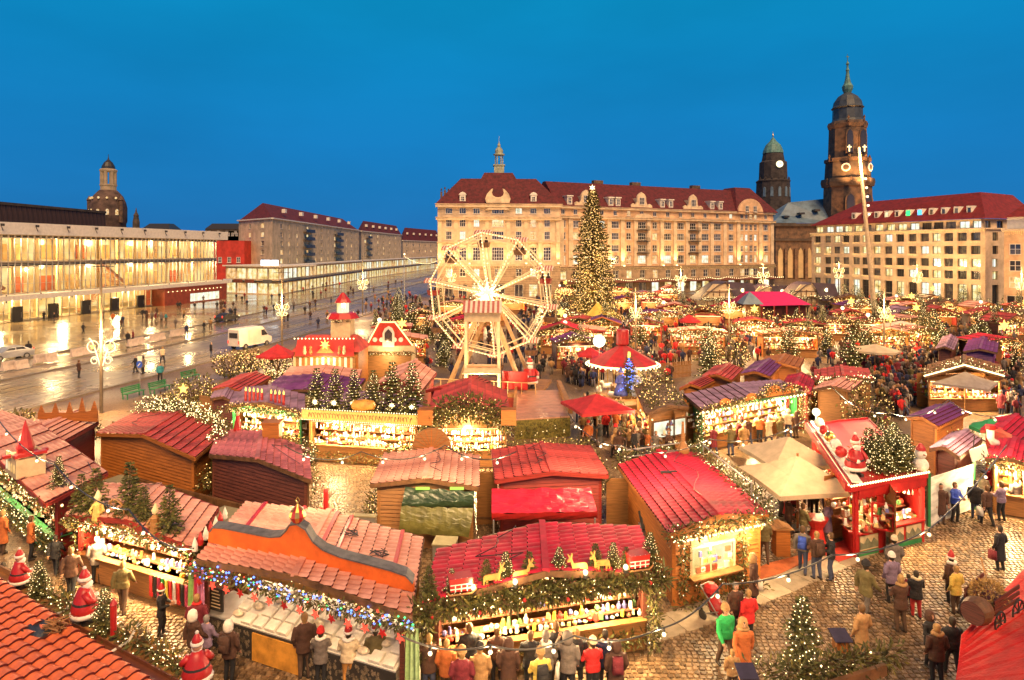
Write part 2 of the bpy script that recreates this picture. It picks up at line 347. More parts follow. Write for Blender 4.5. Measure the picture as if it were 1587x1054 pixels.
# wing
A1, B1 = Vector((12.3, 169, 0)), Vector((81.0, 200.0, 0))
wg, LW = facade_root('long_wing', 'long ochre wing with lit pilasters, balconies and maroon roof with scrolled dormers', 'building', A1, B1)
rects = []; wins = []
cc = [(872.7, 1.6, 3), (892, 1.9, 4), (911, 1.9, 4), (933, 1.9, 4), (953.7, 2.4, 4), (974.5, 1.6, 2), (995, 2.7, 4), (1015, 1.6, 2), (1035, 2.5, 4), (1055, 2.5, 4), (1074, 2.2, 3), (1093, 2.6, 4), (1112, 2.7, 4), (1133, 1.8, 3), (1150, 1.1, 2), (1157, 1.1, 2), (1164, 1.1, 2), (1171, 1.1, 2), (1187, 1.9, 3)]
cols1 = [(spanx(A1, B1, c), w_, n_) for c, w_, n_ in cc]
for ri, (z, h, pl) in enumerate(((18.0, 1.9, .06), (14.9, 1.9, .2), (11.6, 1.9, .14), (8.3, 2.3, .55))):
 for c, w_, n_ in cols1: rects.append((c - w_ / 2, c + w_ / 2, z, z + h)); wins.append((c, z, w_, h, n_, 2, pl))
for c, w_, n_ in cols1[::1]:
 rects.append((c - .6, c + .6, 21.5, 22.9)); wins.append((c, 21.5, 1.2, 1.4, 2, 1, .3))
mb = MB(); wall_holes(mb, 0, LW, 7.4, 23.3, rects, .3); mb.quad((LW, 0, 0), (LW, 14, 0), (LW, 14, 23.3), (LW, 0, 23.3)); mb.build('wall', M['plaster2'], wg)
r2 = []
for i, (c, w_, n_) in enumerate(cols1):
 r2.append((c - .9, c + .9, 4.3, 6.5)); r2.append((c - 1.25 if w_ > 1.2 else c - .7, c + 1.25 if w_ > 1.2 else c + .7, .2, 3.1))
mb = MB(); wall_holes(mb, 0, LW, 0, 7.4, r2, .5, y=-.3); mb.quad((LW, -.3, 0), (LW, 14, 0), (LW, 14, 7.4), (LW, -.3, 7.4)); mb.build('rusticated_base', M['rustic'], wg)
mb = MB(); mb.box((LW / 2, .7, 12), (LW - .4, .05, 23)); mb.build('room_back', M['glassdark'], wg)
for c, z, w_, h, nx, nz_, pl in wins: window(wg, c, z, w_, h, nx, nz_, litpick(pl), y=.2)
for i, (a, b, c, d) in enumerate(r2): window(wg, (a + b) / 2, c, b - a, d - c, 2, 2 if c > 3 else 1, litpick(.75 if c < 3 else .5, ('win_yellow', 'win_white', 'win_warm')), y=0, sill=False)
for zz, hgt, pr in ((7.4, .4, .6), (20.7, .5, .8), (23.3, .5, .6)):
 mb = MB(); mb.box((LW / 2, -pr / 2, zz), (LW + .3, pr + .3, hgt)); mb.box((LW / 2, -pr / 2 - .1, zz + hgt / 2 + .05), (LW + .5, pr + .5, .1)); mb.build('cornice', M['stone'] if zz > 10 else M['rustic'], wg)
for px_, bright in ((884, 0), (903, 0), (922, 1), (944, 1), (964.5, 1), (985, 0), (1005, 0), (1025.6, 1), (1046, 1), (1065, 0), (1084, 0), (1103, 0), (1123, 0), (1144, 1), (1178, 1), (1196, 0), (870, 0)):
 e = spanx(A1, B1, px_); mb = MB(); mb.box((e, -.15, 14), (1.3, .3, 12.8)); mb.box((e, -.18, 7.9), (1.6, .4, .5)); mb.build('pilaster', M['stone'], wg)
 if bright:
  fx = MB(); fx.box((e, -.9, 7.75), (.4, .4, .22)); fx.build('floodlight', M['bulbw'], wg); lamp('floodlight_beam', (e, -1.15, 8.1), 1900, (1, .66, .24), .2, wg, 'SPOT', (e, .3, 20), 75, 1)
for ci in (6, 10):
 c = cols1[ci][0]
 for z in (11.2, 14.5, 17.6):
  mb = MB(); mb.box((c, -.55, z), (4.0, 1.1, .16)); mb.box((c, -1.05, z + .95), (4.0, .06, .08))
  for k in range(17): mb.box((c - 1.95 + k * .244, -1.05, z + .5), (.05, .05, .9))
  mb.build('balcony', M['darkmetal'], wg)
icicles(wg, 0, LW, -1.2, 7.2, .45, .8)
mb = MB(); hip_roof(mb, 0, LW - 10, 0, 15, 23.55, 7.2, 0, 7.4); rf = mb.build('roof', M['roofred'], wg)
mb = MB(); hip_roof(mb, LW - 15, LW + .3, -.5, 16, 23.56, 8.0, 5.2, 6.5); mb.build('roof', M['roofred'], wg)
for px_ in (883, 947, 958, 1027, 1040, 1104, 1117):
 c = spanx(A1, B1, px_); mb = MB(); mb.box((c, 1.1, 25.2), (1.5, 2.2, 2.2)); mb.box((c, 1.0, 26.4), (1.9, 2.6, .3)); d = mb.build('dormer', M['white'], wg); window(d, c, 24.4, 1.1, 1.6, 2, 2, 'win_dim', y=-.05, sill=False)
sg = [(-3.6, 0), (3.6, 0), (3.5, .8), (2.8, 1.3), (2.0, .9), (1.6, 1.6), (1.4, 3.2), (1.0, 3.9), (0, 4.5), (-1.0, 3.9), (-1.4, 3.2), (-1.6, 1.6), (-2.0, .9), (-2.8, 1.3), (-3.5, .8)]
for px_ in (908, 994, 1074):
 c = spanx(A1, B1, px_); mb = MB(); mb.prism(sg, (c, .1, 23.7), (1, 0, 0), (0, 0, 1), .6); mb.box((c, 1.6, 25.2), (2.4, 2.6, 2.8)); d = mb.build('scrolled_dormer', M['stone'], wg); window(d, c, 24.7, 1.7, 2.0, 3, 2, 'glassdark', y=-.28, sill=False)
c = spanx(A1, B1, 1160); mb = MB(); mb.prism([(5.0 * math.cos(PI * k / 14), 4.6 * math.sin(PI * k / 14)) for k in range(15)], (c, -.7, 23.0), (1, 0, 0), (0, 0, 1), .6); d = mb.build('arched_gable', M['plaster2'], wg)
for dx in (-1.6, 1.6): window(d, c + dx, 23.6, 1.3, 1.8, 2, 2, 'glassdark', y=-1.1)
c = spanx(A1, B1, 995); mb = MB(); mb.prism([(3.0 * math.cos(PI * k / 10), 1.3 * math.sin(PI * k / 10)) for k in range(11)], (c, -.5, 20.9), (1, 0, 0), (0, 0, 1), .9); mb.build('window_arch', M['stone'], wg)
mb = MB()
for px_ in (950, 1010, 1105): mb = MB(); mb.box((spanx(A1, B1, px_), 8, 31), (3, 1.4, 1.6)); mb.build('chimney', M['soot2'], rf)
# red awnings / lit festoon under the wing
fb = MB()
for k in range(110): x = LW * k / 110; fb.octa((x, -4 - .5 * math.sin(k * .3), 4.3 - .45 * abs(math.sin(k * .28))), .13)
o = fb.build('festoon_lights', M['bulbw'], wg); o['kind'] = 'stuff'
mb = MB(); mb.slab((0, -3.2, 3.4), (LW, -3.2, 3.4), (LW, -.35, 4.0), (0, -.35, 4.0), .1); mb.build('awning', mat('brown_awning', (.16, .05, .03), .8, .2, 1), wg)
# ---- hotel with red roof ------------------------------------------------------------------------------------
A2, B2 = Vector(((1258 - CXP) * .173, 173, 0)), Vector(((1527 - CXP) * .133, 133, 0))
ht, LW = facade_root('corner_hotel', 'grid-faced stone hotel with deep square windows, red roof and light curtains', 'building', A2, B2)
cpx = [1262 + 5, 1283, 1297, 1311, 1327, 1341, 1359, 1377, 1395, 1414, 1433, 1451, 1470, 1491, 1512]
rects = []; wins = []
for ri, (z, h) in enumerate(((14.0, 1.75), (11.2, 1.75), (8.5, 1.75), (5.9, 1.75))):
 for i, px_ in enumerate(cpx): c = spanx(A2, B2, px_); rects.append((c - .95, c + .95, z, z + h)); wins.append((c, z, 1.9, h, 2, 1, .27 if i not in (11,) else .95))
for i, px_ in enumerate(cpx): c = spanx(A2, B2, px_); rects.append((c - .95, c + .95, .3, 4.8)); wins.append((c, .3, 1.9, 4.5, 2, 3, .75))
mb = MB(); wall_holes(mb, 0, LW, 0, 16.4, rects, .55); mb.build('wall', M['plaster'], ht)
for c, z, w_, h, nx, nz_, pl in wins: window(ht, c, z, w_, h, nx, nz_, litpick(pl, ('win_yellow', 'win_white', 'win_yellow')) if z > 1 else litpick(.5, ('win_yellow', 'win_white')), y=.5, sill=False, frame_m=M['darkmetal'], fr=.08)
mb = MB(); r3 = []
for px_ in cpx: c = spanx(A2, B2, px_); r3.append((c - 1.05, c + 1.05, 16.7, 18.2))
wall_holes(mb, .8, LW - .5, 16.4, 18.6, r3, .3, y=.8); mb.build('attic_wall', M['plaster'], ht)
for a, b, c_, d_ in r3: window(ht, (a + b) / 2, c_, b - a, d_ - c_, 2, 1, litpick(.7, ('win_yellow', 'win_white')), y=1.05, sill=False, frame_m=M['darkmetal'], fr=.08)
mb = MB(); mb.box((LW / 2, .4, 16.5), (LW + .6, 1.6, .3)); mb.build('cornice', M['stone'], ht)
icicles(ht, 0, LW, -.5, 16.3, .3, .7)
for i, (c, z, w_, h, nx, nz_, pl) in enumerate(wins):
 if z > 2 and R.random() < .5: icicles(ht, c - 1, c + 1, -.05, z - .05, .25, .5)
dside = Vector((.93, .37)); SW = 19.0
lc = math.cos(-ht.rotation_euler.z); ls = math.sin(-ht.rotation_euler.z); sdx, sdy = dside.x * lc - dside.y * ls, dside.x * ls + dside.y * lc
srot = math.atan2(sdy, sdx)
def local_part(parent, loc, rz, name='side_wing'):
 e = bpy.data.objects.new(name, None); COL.objects.link(e); e.parent = parent; e.location = loc; e.rotation_euler = (0, 0, rz); return e
mb = MB(); rs = []
for x in (3.2, 8.2, 13.2):
 for z in (14.0, 11.2, 8.5, 5.9): rs.append((x - .9, x + .9, z, z + 1.75))
 rs.append((x - 1, x + 1, .3, 4.8))
wall_holes(mb, 0, SW, 0, 16.4, rs, .5)
wall_holes(mb, 0, SW, 16.4, 18.6, [(x - 1, x + 1, 16.7, 18.2) for x in (2, 6, 10, 14)], .3, y=.8)
sw = mb.build('side_wall', M['plaster'], ht, (LW, 0, 0), srot)
for a, b, c_, d_ in rs: 
 window(sw, (a + b) / 2, c_, b - a, d_ - c_, 2, 1, litpick(.25 if c_ > 1 else .8), y=.45, sill=False, frame_m=M['darkmetal'], fr=.08)
for x in (2, 6, 10, 14): window(sw, x, 16.7, 2, 1.5, 2, 1, litpick(.2), y=1.05, sill=False, frame_m=M['darkmetal'], fr=.08)
mb = MB(); mb.box((SW / 2, .3, 16.5), (SW + .6, 1.4, .3)); mb.build('cornice', M['stone'], sw)
# red hipped roof over both sides
c0 = Vector((0, 0, 18.6)); c1 = Vector((LW, 0, 18.6)); sd = Vector((math.cos(srot), math.sin(srot), 0)); c2 = c1 + sd * SW; c3 = Vector((0, 15, 18.6))
rt = MB(); r0 = Vector((8, 9, 24.6)); r1 = c1 + Vector((-4.5, 6.0, 6.0)); r2_ = c2 + Vector((-7, 2, 6.0))
rt.add([c0 + Vector((-.4, -.2, 0)), c1 + Vector((.3, -.5, 0)), c2, r0, r1, r2_, c3 + Vector((0, 3, 0)), r2_ + Vector((-9, 4, -3))], [(0, 1, 4, 3), (1, 2, 5, 4), (6, 0, 3), (3, 4, 5, 7), (2, 7, 5), (6, 3, 7)])
rf = rt.build('roof', M['roofred2'], ht)
for i, px_ in enumerate((1318, 1336, 1353, 1369, 1385, 1402, 1420, 1438, 1457, 1477, 1497)):
 c = spanx(A2, B2, px_); t = .38; zz = 18.6 + 6 * t * .55
 mb = MB(); mb.box((c, 2.6, zz + .75), (1.25, 2.8, 1.7)); d = mb.build('dormer', M['white'], ht)
 window(d, c, zz + .05, .95, 1.3, 1, 1, 'win_dim' if i not in (3, 5, 6) else {3: 'win_yellow', 5: 'neon_green', 6: 'neon_blue'}[i], y=1.15, sill=False) if i not in (5, 6) else None
 if i in (5, 6):
  q = MB(); q.box((c, 1.17, zz + .7), (.95, .05, 1.3)); q.build('pane', glow('green_lit_pane', (.05, .9, .2), 1.1) if i == 5 else glow('blue_lit_pane', (.1, .45, 1), 1.1), d)
# neighbour at the frame edge
A3, B3 = PD(1556, 480, 118), PD(1640, 480, 112); nb, LW = facade_root('edge_building', 'pinkish stone department store cut by the frame beside the hotel', 'building', A3, B3)
rs = []
for x in (1.6, 5.2, 8.6):
 for z in (11.2, 8.2, 5.2): rs.append((x - .9, x + .9, z, z + 2.0))
 rs.append((x - 1.3, x + 1.3, .2, 3.8))
mb = MB(); wall_holes(mb, 0, LW, 0, 15.5, rs, .4); mb.quad((0, 12, 0), (0, 0, 0), (0, 0, 15.5), (0, 12, 15.5)); mb.build('wall', M['plaster2'], nb)
for a, b, c_, d_ in rs: window(nb, (a + b) / 2, c_, b - a, d_ - c_, 2, 2, litpick(.6), y=.35, sill=False)
mb = MB(); mb.box((LW / 2, .5, 15.7), (LW + .6, 2.0, .4)); mb.build('cornice', M['stone'], nb)
mb = MB(); mb.box((LW / 2, 2.0, 17), (LW, .3, 2.2)); mb.build('attic_wall', M['white'], nb)
mb = MB(); hip_roof(mb, .5, LW, 1.8, 14, 18.1, 4.5, 4, 5); mb.build('roof', M['roofred2'], nb)
icicles(nb, 0, LW, -.6, 15.4, .3, .7)
# ---- church with tall tower -----------------------------------------------------------------------------------
TY = 273.0
def tw(px, py): p = PD(px, py, TY); return p
tc0 = PD(1313.5, 300, TY)
ch = thing('church', 'sooty sandstone church with tall floodlit clock tower, green spire and blue-grey roof', 'church', (tc0.x, TY, 0))
k = TY / FPX
def zt(py): return CAMZ + (HOR - py) * k
oc = PI / 8
mb = MB(); mb.box((0, 0, zt(345) / 2), (66 * k, 66 * k, zt(345)))
mb.lathe([(35 * k, zt(345)), (33.5 * k, zt(288))], 8, ph=oc); mb.build('tower_shaft', M['soot2'], ch)
mb = MB(); mb.lathe([(36.5 * k, zt(290)), (38 * k, zt(283)), (37 * k, zt(278))], 8, ph=oc); mb.lathe([(32.5 * k, zt(278)), (31 * k, zt(252))], 8, ph=oc); mb.build('clock_stage', M['soot'], ch)
mb = MB(); mb.lathe([(33 * k, zt(252)), (33 * k, zt(247)), (30 * k, zt(246))], 8, ph=oc); mb.lathe([(27.5 * k, zt(247)), (26 * k, zt(196))], 8, ph=oc); mb.build('belfry', M['soot2'], ch)
mb = MB(); mb.lathe([(27 * k, zt(200)), (28.5 * k, zt(194)), (27 * k, zt(190))], 8, ph=oc); mb.build('cornice', M['soot2'], ch)
mb = MB(); mb.lathe([(24 * k, zt(190)), (21.5 * k, zt(186)), (21 * k, zt(170)), (23.5 * k, zt(168)), (21 * k, zt(165)), (19.5 * k, zt(158)), (14 * k, zt(150)), (8 * k, zt(146)), (5 * k, zt(144))], 12); mb.build('dome', mat('dark_slate_dome', (.05, .06, .07), .5, .2, .5), ch)
mb = MB(); mb.lathe([(5 * k, zt(145)), (7.5 * k, zt(139)), (8 * k, zt(134)), (5 * k, zt(129)), (3.2 * k, zt(121)), (2.0 * k, zt(111)), (2.8 * k, zt(109)), (1.6 * k, zt(106)), (1.4 * k, zt(101)), (2.6 * k, zt(99)), (.6 * k, zt(95)), (.35 * k, zt(84))], 10); mb.box((0, 0, zt(88)), (4 * k, .3, .35)); mb.build('spire', M['copper'], ch)
arch = [(-.5, 0), (.5, 0), (.5, .72), (.38, .9), (0, 1), (-.38, .9), (-.5, .72)]
for s_ in (-1, 1):
 for (dx, py0, py1, w_, m_) in ((10, 240, 205, 9, 'glassdark'), (13, 345, 303, 12, 'glassdark')):
  hgt = (py0 - py1) * k; rad = (26.6 if py0 < 250 else 34.5) * k; ang = -PI / 2 + s_ * PI / 8 * 0
  o_ = (s_ * dx * k, -rad * .985 + (.0), zt(py0)); 
  mb = MB(); mb.prism([(a * w_ * k, b * hgt) for a, b in arch], o_, (1, 0, 0), (0, 0, 1), .5); wn = mb.build('louvre_window', M[m_], ch)
  mb = MB(); mb.prism([(a * w_ * k * 1.35, b * hgt * 1.08) for a, b in arch], (o_[0], o_[1] + .2, o_[2] - .3), (1, 0, 0), (0, 0, 1), .4); mb.build('window_arch', M['soot2'], ch)
 mb = MB(); mb.lathe([(6.2 * k, 0), (6.2 * k, .3)], 20); cf = mb.build('clock_face', mat('clock_ring', (.6, .55, .45), .5, .1, 2, emit=.25), ch, (s_ * 18 * k, -30.5 * k, zt(263)), 0); cf.rotation_euler = (PI / 2, 0, s_ * PI / 5)
 q = MB(); q.lathe([(4.2 * k, 0), (4.2 * k, .36)], 20); q.build('dial', M['soot'], cf)
 # lit cross of window
 mb = MB(); mb.box((s_ * 11.5 * k, -27.4 * k, zt(234)), (1.6 * k, .2, 10 * k)); mb.box((s_ * 11.5 * k, -27.6 * k, zt(232)), (6 * k, .2, 1.6 * k)); mb.build('lit_cross', glow('lit_gold', (1, .7, .3), 1.6), ch)
for s_ in (-1, 0, 1):
 lamp('floodlight_beam', (s_ * 26 * k, -48 * k, zt(292) ), 20000, (1, .45, .13), 1, ch, 'SPOT', (s_ * 10 * k, 0, zt(225)), 70, 1)
 lamp('floodlight_beam', (s_ * 30 * k, -70 * k, zt(395) ), 24000, (1, .42, .12), 1, ch, 'SPOT', (s_ * 10 * k, 0, zt(300)), 70, 1)
for dx in (-35, -12, 12, 35):
 for py_ in (252, 288, 194): 
  if py_ == 194 and abs(dx) > 30: continue
  rr_ = {252: 31, 288: 36, 194: 27}[py_]; mb = MB(); xx = max(-rr_, min(rr_, dx)) * k; mb.lathe([(.5, 0), (.3, 1.2), (.55, 1.8), (.1, 2.8)], 6, (xx, -rr_ * k * (.95 if abs(dx) < 20 else .2), zt(py_ - 1))); mb.build('finial', M['soot2'], ch)
# nave to its left
x0, x1 = (1196 - 1313.5) * k, (1262 - 1313.5) * k
mb = MB(); mb.box(((x0 + x1) / 2 + 3, 6, zt(347) / 2), (x1 - x0 + 6, 20, zt(347))); mb.build('nave_wall', M['soot2'], ch)
mb = MB(); mb.box(((x0 + x1) / 2 + 3, 6, zt(349)), (x1 - x0 + 8, 22, 1.2)); mb.box(((x0 + x1) / 2 + 3, 6, zt(372)), (x1 - x0 + 7.4, 21.4, .8)); mb.build('cornice', M['soot'], ch)
mb = MB(); a_ = PD(1192, 347, TY) - Vector((tc0.x, TY, 0)); 
mb.add([(x0 - 1.5, -4.6, zt(346)), (x1 + 8, -4.6, zt(347)), (x1 + 8, 18, zt(347)), (x0 - 1.5, 18, zt(346)), (x0 + 6, 5, zt(331)), (x1 - 8, 7, zt(312)), (x1 + 8, 7, zt(306)), (x1 + 8, 9, zt(306))], [(0, 1, 6, 5, 4), (0, 4, 3), (4, 5, 3), (5, 6, 7, 3)]); nr = mb.build('nave_roof', M['slate'], ch)
for i in range(3):
 q = MB(); xx = x0 + 6 + i * 6.5; q.box((xx, .5, zt(336 - i * 5)), (2.2, 3, .8)); q.build('roof_vent', M['darkmetal'], nr)
for i, px_ in enumerate((1203, 1218, 1234, 1247)):
 xx = (px_ - 1313.5) * k; hgt = 46 * k
 mb = MB(); mb.prism([(a * 7 * k, b * hgt) for a, b in arch], (xx, -4.1, zt(430)), (1, 0, 0), (0, 0, 1), .5); mb.build('arched_window', mat('church_glass', (.12, .07, .03), .4, .3, .5, emit=.25, ecol=(1, .5, .15)), ch)
 mb = MB(); mb.prism([(a * 10 * k, b * hgt * 1.08) for a, b in arch], (xx, -3.98, zt(431)), (1, 0, 0), (0, 0, 1), .3); mb.build('window_arch', M['soot2'], ch)
 mb = MB(); mb.box((xx + 8 * k, -4.4, zt(400) / 2), (1.2, .9, zt(372) )); mb.build('buttress', M['soot2'], ch)
lamp('floodlight_beam', ((1226 - 1313.5) * k, -30, 3), 14000, (1, .48, .15), 1, ch, 'SPOT', ((1226 - 1313.5) * k, 0, zt(385)), 80, 1)
# ---- town hall tower ------------------------------------------------------------------------------------------
TY = 470.0; k = TY / FPX; c_ = PD(1198, 300, TY)
th = thing('town_hall_tower', 'dark round-topped tower with one lit clock and green helmet roof', 'tower', (c_.x, TY, 0))
mb = MB(); mb.box((0, 0, zt(318) / 2), (50 * k, 50 * k, zt(318))); mb.lathe([(26 * k, zt(322)), (24.5 * k, zt(282))], 12); mb.build('tower_shaft', M['townsoot'], th)
mb = MB(); mb.lathe([(25 * k, zt(283)), (25.5 * k, zt(281)), (21 * k, zt(278)), (20 * k, zt(252)), (17 * k, zt(250)), (14.5 * k, zt(237))], 12); mb.build('upper_stage', M['townsoot'], th)
mb = MB(); mb.lathe([(15.5 * k, zt(238)), (14.5 * k, zt(233)), (11 * k, zt(225)), (5 * k, zt(219)), (2.5 * k, zt(215)), (1 * k, zt(213))], 12); mb.build('helmet_roof', M['copper'], th)
mb = MB(); mb.lathe([(.6 * k, zt(214)), (1.1 * k, zt(210)), (.5 * k, zt(207)), (.3 * k, zt(204))], 6); mb.build('gilded_figure', M['gold'], th)
mb = MB(); mb.lathe([(5 * k, 0), (5 * k, .8)], 20); o = mb.build('clock_face', glow('clock_glow', (1, .85, .5), 1.2), th, (1.5 * k, -20.6 * k, zt(257))); o.rotation_euler = (PI / 2, 0, 0)
q = MB(); q.box((0, 1.0, .9), (.35, 2.2, .1)); q.box((.8, 0, .9), (1.8, .35, .1)); q.build('clock_hand', M['darkmetal'], o)
for i in range(-2, 3):
 a = i * .45; mb = MB(); mb.prism([(x_ * 4.2 * k, b * 15 * k) for x_, b in arch], (24.6 * k * math.sin(a), -25.0 * k * math.cos(a), zt(306)), (math.cos(a), math.sin(a), 0), (0, 0, 1), .6); mb.build('arched_window', M['slate'], th)
for i in range(-3, 4):
 a = i * .42; mb = MB(); mb.lathe([(1.0 * k, 0), (.7 * k, 4 * k), (1.1 * k, 5 * k), (.1, 8 * k)], 6, (23.5 * k * math.sin(a), -23.5 * k * math.cos(a), zt(283))); mb.build('finial', M['townsoot'], th)
# ---- domed church far behind the culture palace --------------------------------------------------------------
TY = 545.0; k = TY / FPX; c_ = PD(168, 340, TY)
dc = thing('domed_church', 'stone dome with lit lantern and dark cap rising behind the glass hall', 'church', (c_.x, TY, 0))
mb = MB(); mb.lathe([(24 * k, 0), (24 * k, zt(347)), (25.5 * k, zt(343)), (25.5 * k, zt(322)), (24 * k, zt(314)), (20 * k, zt(304)), (14 * k, zt(297)), (12 * k, zt(295))], 20); mb.build('dome', mat('dome_sandstone', (.1, .06, .045), .85, .3, .2, .2), dc, smooth=True)
mb = MB(); mb.lathe([(11 * k, zt(296)), (11 * k, zt(289)), (12 * k, zt(288)), (12 * k, zt(286))], 16); mb.lathe([(12 * k, zt(266)), (12.5 * k, zt(264)), (10 * k, zt(262))], 16)
for a in range(8): t = a * PI / 4 + .2; mb.box((9.5 * k * math.cos(t), 9.5 * k * math.sin(t), (zt(287) + zt(266)) / 2), (3.6 * k, 3.6 * k, zt(266) - zt(287)), rz=t)
mb.build('lantern', mat('lantern_stone', (.24, .17, .11), .8, .2, .3, emit=.07, ecol=(1, .6, .25)), dc)  # faint emission paints the lit look into the lantern's stone
mb = MB(); mb.lathe([(9.5 * k, zt(263)), (9 * k, zt(258)), (6 * k, zt(252)), (3 * k, zt(249)), (1.2 * k, zt(247)), (.5 * k, zt(243)), (.3 * k, zt(239))], 12); mb.build('lantern_cap', M['darkmetal'], dc)
for a in range(-2, 3):
 t = a * .5; mb = MB(); mb.ball((23.5 * k * math.sin(t), -24.5 * k * math.cos(t), zt(308)), 1.8 * k, 6); mb.prism([(x_ * 4 * k, b * 9 * k) for x_, b in arch], (25.6 * k * math.sin(t), -25.6 * k * math.cos(t), zt(334)), (math.cos(t), math.sin(t), 0), (0, 0, 1), .6); mb.build('lit_window', M['win_warm'], dc)
for s_ in (-1, 1): mb = MB(); mb.lathe([(3 * k, zt(345)), (3 * k, zt(312)), (4 * k, zt(311)), (.4 * k, zt(304))], 8, (s_ * 24.5 * k, -8 * k, 0)); mb.build('corner_turret', M['soot2'], dc)
# small turret and skyline beside it
sk = PD(211, 340, 520); k = .52; TY = 520
ot = thing('distant_spire', 'thin dark spire poking up beside the dome', 'tower', (sk.x, 520, 0)); mb = MB(); mb.lathe([(5 * k, 0), (5 * k, zt(344)), (3.5 * k, zt(336)), (4 * k, zt(334)), (1.5 * k, zt(329)), (.3 * k, zt(322))], 8); mb.build('tower_shaft', M['soot'], ot)
for a, b, top, bot in ((220, 262, 346, 360), (318, 372, 346, 400), (345, 370, 349, 420)):
 p0 = PD(a, top, 330); p1 = PD(b, top, 330); o = thing('distant_house', 'dark unlit roofs on the skyline between glass hall and flats' if a < 300 else 'wide dark slate roof behind the red facade' if a == 318 else 'narrow dark house wedged behind the red facade beside the flats', 'building', ((p0.x + p1.x) / 2, 330, 0), group='dark far roofs')
 hw = (p1.x - p0.x) / 2; mb = MB(); mb.box((0, 6, (p0.z - 3) / 2), (2 * hw, 12, p0.z - 3)); mb.build('wall', M['soot'], o); mb = MB(); hip_roof(mb, -hw, hw, 0, 12, p0.z - 3, 3, 2, 4, oh=.2); mb.build('roof', M['darkmetal'], o)
 for i in range(4): window(o, -hw + (i + .5) * hw / 2, p0.z - 5.5, 1.2, 1.6, 2, 2, 'win_dim', y=-.05)
TY = 0
# ---- glass concert hall (left) ---------------------------------------------------------------------------------
A4, B4 = Vector((-86.0, 90, 0)), Vector((-73.4, 160, 0))
kp, LW = facade_root('glass_hall', 'long three-level glass concert hall glowing warm behind thin mullions, white roof band', 'building', A4, B4)
glz = lambda name, z0, z1, x0, x1, m_: None
inside = mat('hall_inner_wall', (.75, .5, .22), .8, .15, .3); insr = mat('hall_red_wall', (.5, .12, .05), .8, .2, .5)
floor_m = mat('hall_floor', (.45, .35, .22), .5, .1, 1)
mb = MB()
for z in (0.02, 4.2, 10.0, 14.6): mb.box((LW / 2, 6, z), (LW, 12, .3))
mb.build('floor_slab', floor_m, kp)
mb = MB(); mb.box((LW / 2, 11.5, 7.5), (LW, .3, 15)); mb.box((LW - .2, 6, 7.5), (.3, 11, 15)); mb.build('inner_wall', glow_room('hall_interior', [(.6, .22, .05), (.95, .55, .16), (1, .78, .34)], .62, .25), kp); MC['hall_interior'].cycles.emission_sampling = 'AUTO'  # wall itself emits, standing for the lit interior and its spill outside
for i in range(15):      # columns and wall pieces seen through the glass
 x = 2 + i * 4.7; mb = MB(); mb.box((x, 4, 7.3), (.6, .6, 14.4)); mb.build('column', mat('hall_column', (.8, .62, .35), .6, .05, 1), kp)
for z0, z1 in ((4.4, 9.4), (10.3, 14.2)):
 for i in range(10):
  x = 4 + i * 7 + R.uniform(-1, 1); mb = MB(); mb.box((x, 8.5, z0 + 1.4), (R.uniform(2.5, 4.5), .3, 2.8)); mb.build('inner_panel', R.choice([insr, inside, inside]), kp)
mb = MB()
for z0, x, n_, d_ in ((.2, 9, 12, 1), (.2, 34, 12, 1), (4.4, 18, 14, -1), (4.4, 44, 14, -1)):
 for s_ in range(n_): mb.box((x + d_ * s_ * .45, 3.2, z0 + .2 + s_ * .32), (.5, 2.0, .14))
 mb.bar((x, 2.3, z0 + 1.1), (x + d_ * n_ * .45, 2.3, z0 + 1.1 + n_ * .32), .35, .5)
mb.build('staircase', mat('stair_pink', (.6, .3, .18), .6, .1, 1), kp)
lv = ((.3, 4.0, 0), (4.75, 9.2, .9), (10.1, 14.1, .9))
pmesh = {}
for li, (z0, z1, _) in enumerate(lv):
 nmul = 60 if li else 45; st = LW / nmul
 mb = MB()
 for i in range(nmul + 1): mb.box((i * st, 0, (z0 + z1) / 2), (.1, .22, z1 - z0 + .3))
 mb.box((LW / 2, 0, z0), (LW, .18, .12)); mb.box((LW / 2, 0, z1), (LW, .18, .12)); mb.box((LW / 2, .02, z0 + (z1 - z0) * .36), (LW, .1, .05))
 mb.build('mullions', M['steel'], kp)
 pg = MB(); pg.quad((0, 0, 0), (st - .1, 0, 0), (st - .1, 0, z1 - z0), (0, 0, z1 - z0)); gm = bpy.data.materials.get('clear_glazing')
 if gm is None:
  gm = bpy.data.materials.new('clear_glazing'); gm.use_nodes = True; nn = gm.node_tree.nodes; ll = gm.node_tree.links; nn.clear()
  tr = nn.new('ShaderNodeBsdfTransparent'); tr.inputs[0].default_value = (.93, .92, .88, 1); gl = nn.new('ShaderNodeBsdfGlossy'); gl.inputs['Roughness'].default_value = .03; mx = nn.new('ShaderNodeMixShader'); mx.inputs[0].default_value = .08
  oo = nn.new('ShaderNodeOutputMaterial'); ll.new(tr.outputs[0], mx.inputs[1]); ll.new(gl.outputs[0], mx.inputs[2]); ll.new(mx.outputs[0], oo.inputs[0])
 pm_ = pg.mesh('pane', gm)
 for i in range(nmul): inst('pane', pm_, kp, (i * st + .05, .02, z0))
mb = MB()
for i in range(61): mb.box((i * LW / 60, -.05, 9.65), (.12, .16, .95))
mb.box((LW / 2, .1, 9.65), (LW, .1, .6), 1); mb.box((LW / 2, -.06, 9.65), (LW, .08, .07)); mb.build('spandrel_band', [M['steel'], M['darkmetal']], kp)
mb = MB(); mb.box((LW / 2, .1, 14.35), (LW, .15, .35), 1)
for i in range(61): mb.box((i * LW / 60, -.02, 14.35), (.3, .2, .4))
mb.build('vent_band', [M['white'], M['darkmetal']], kp)
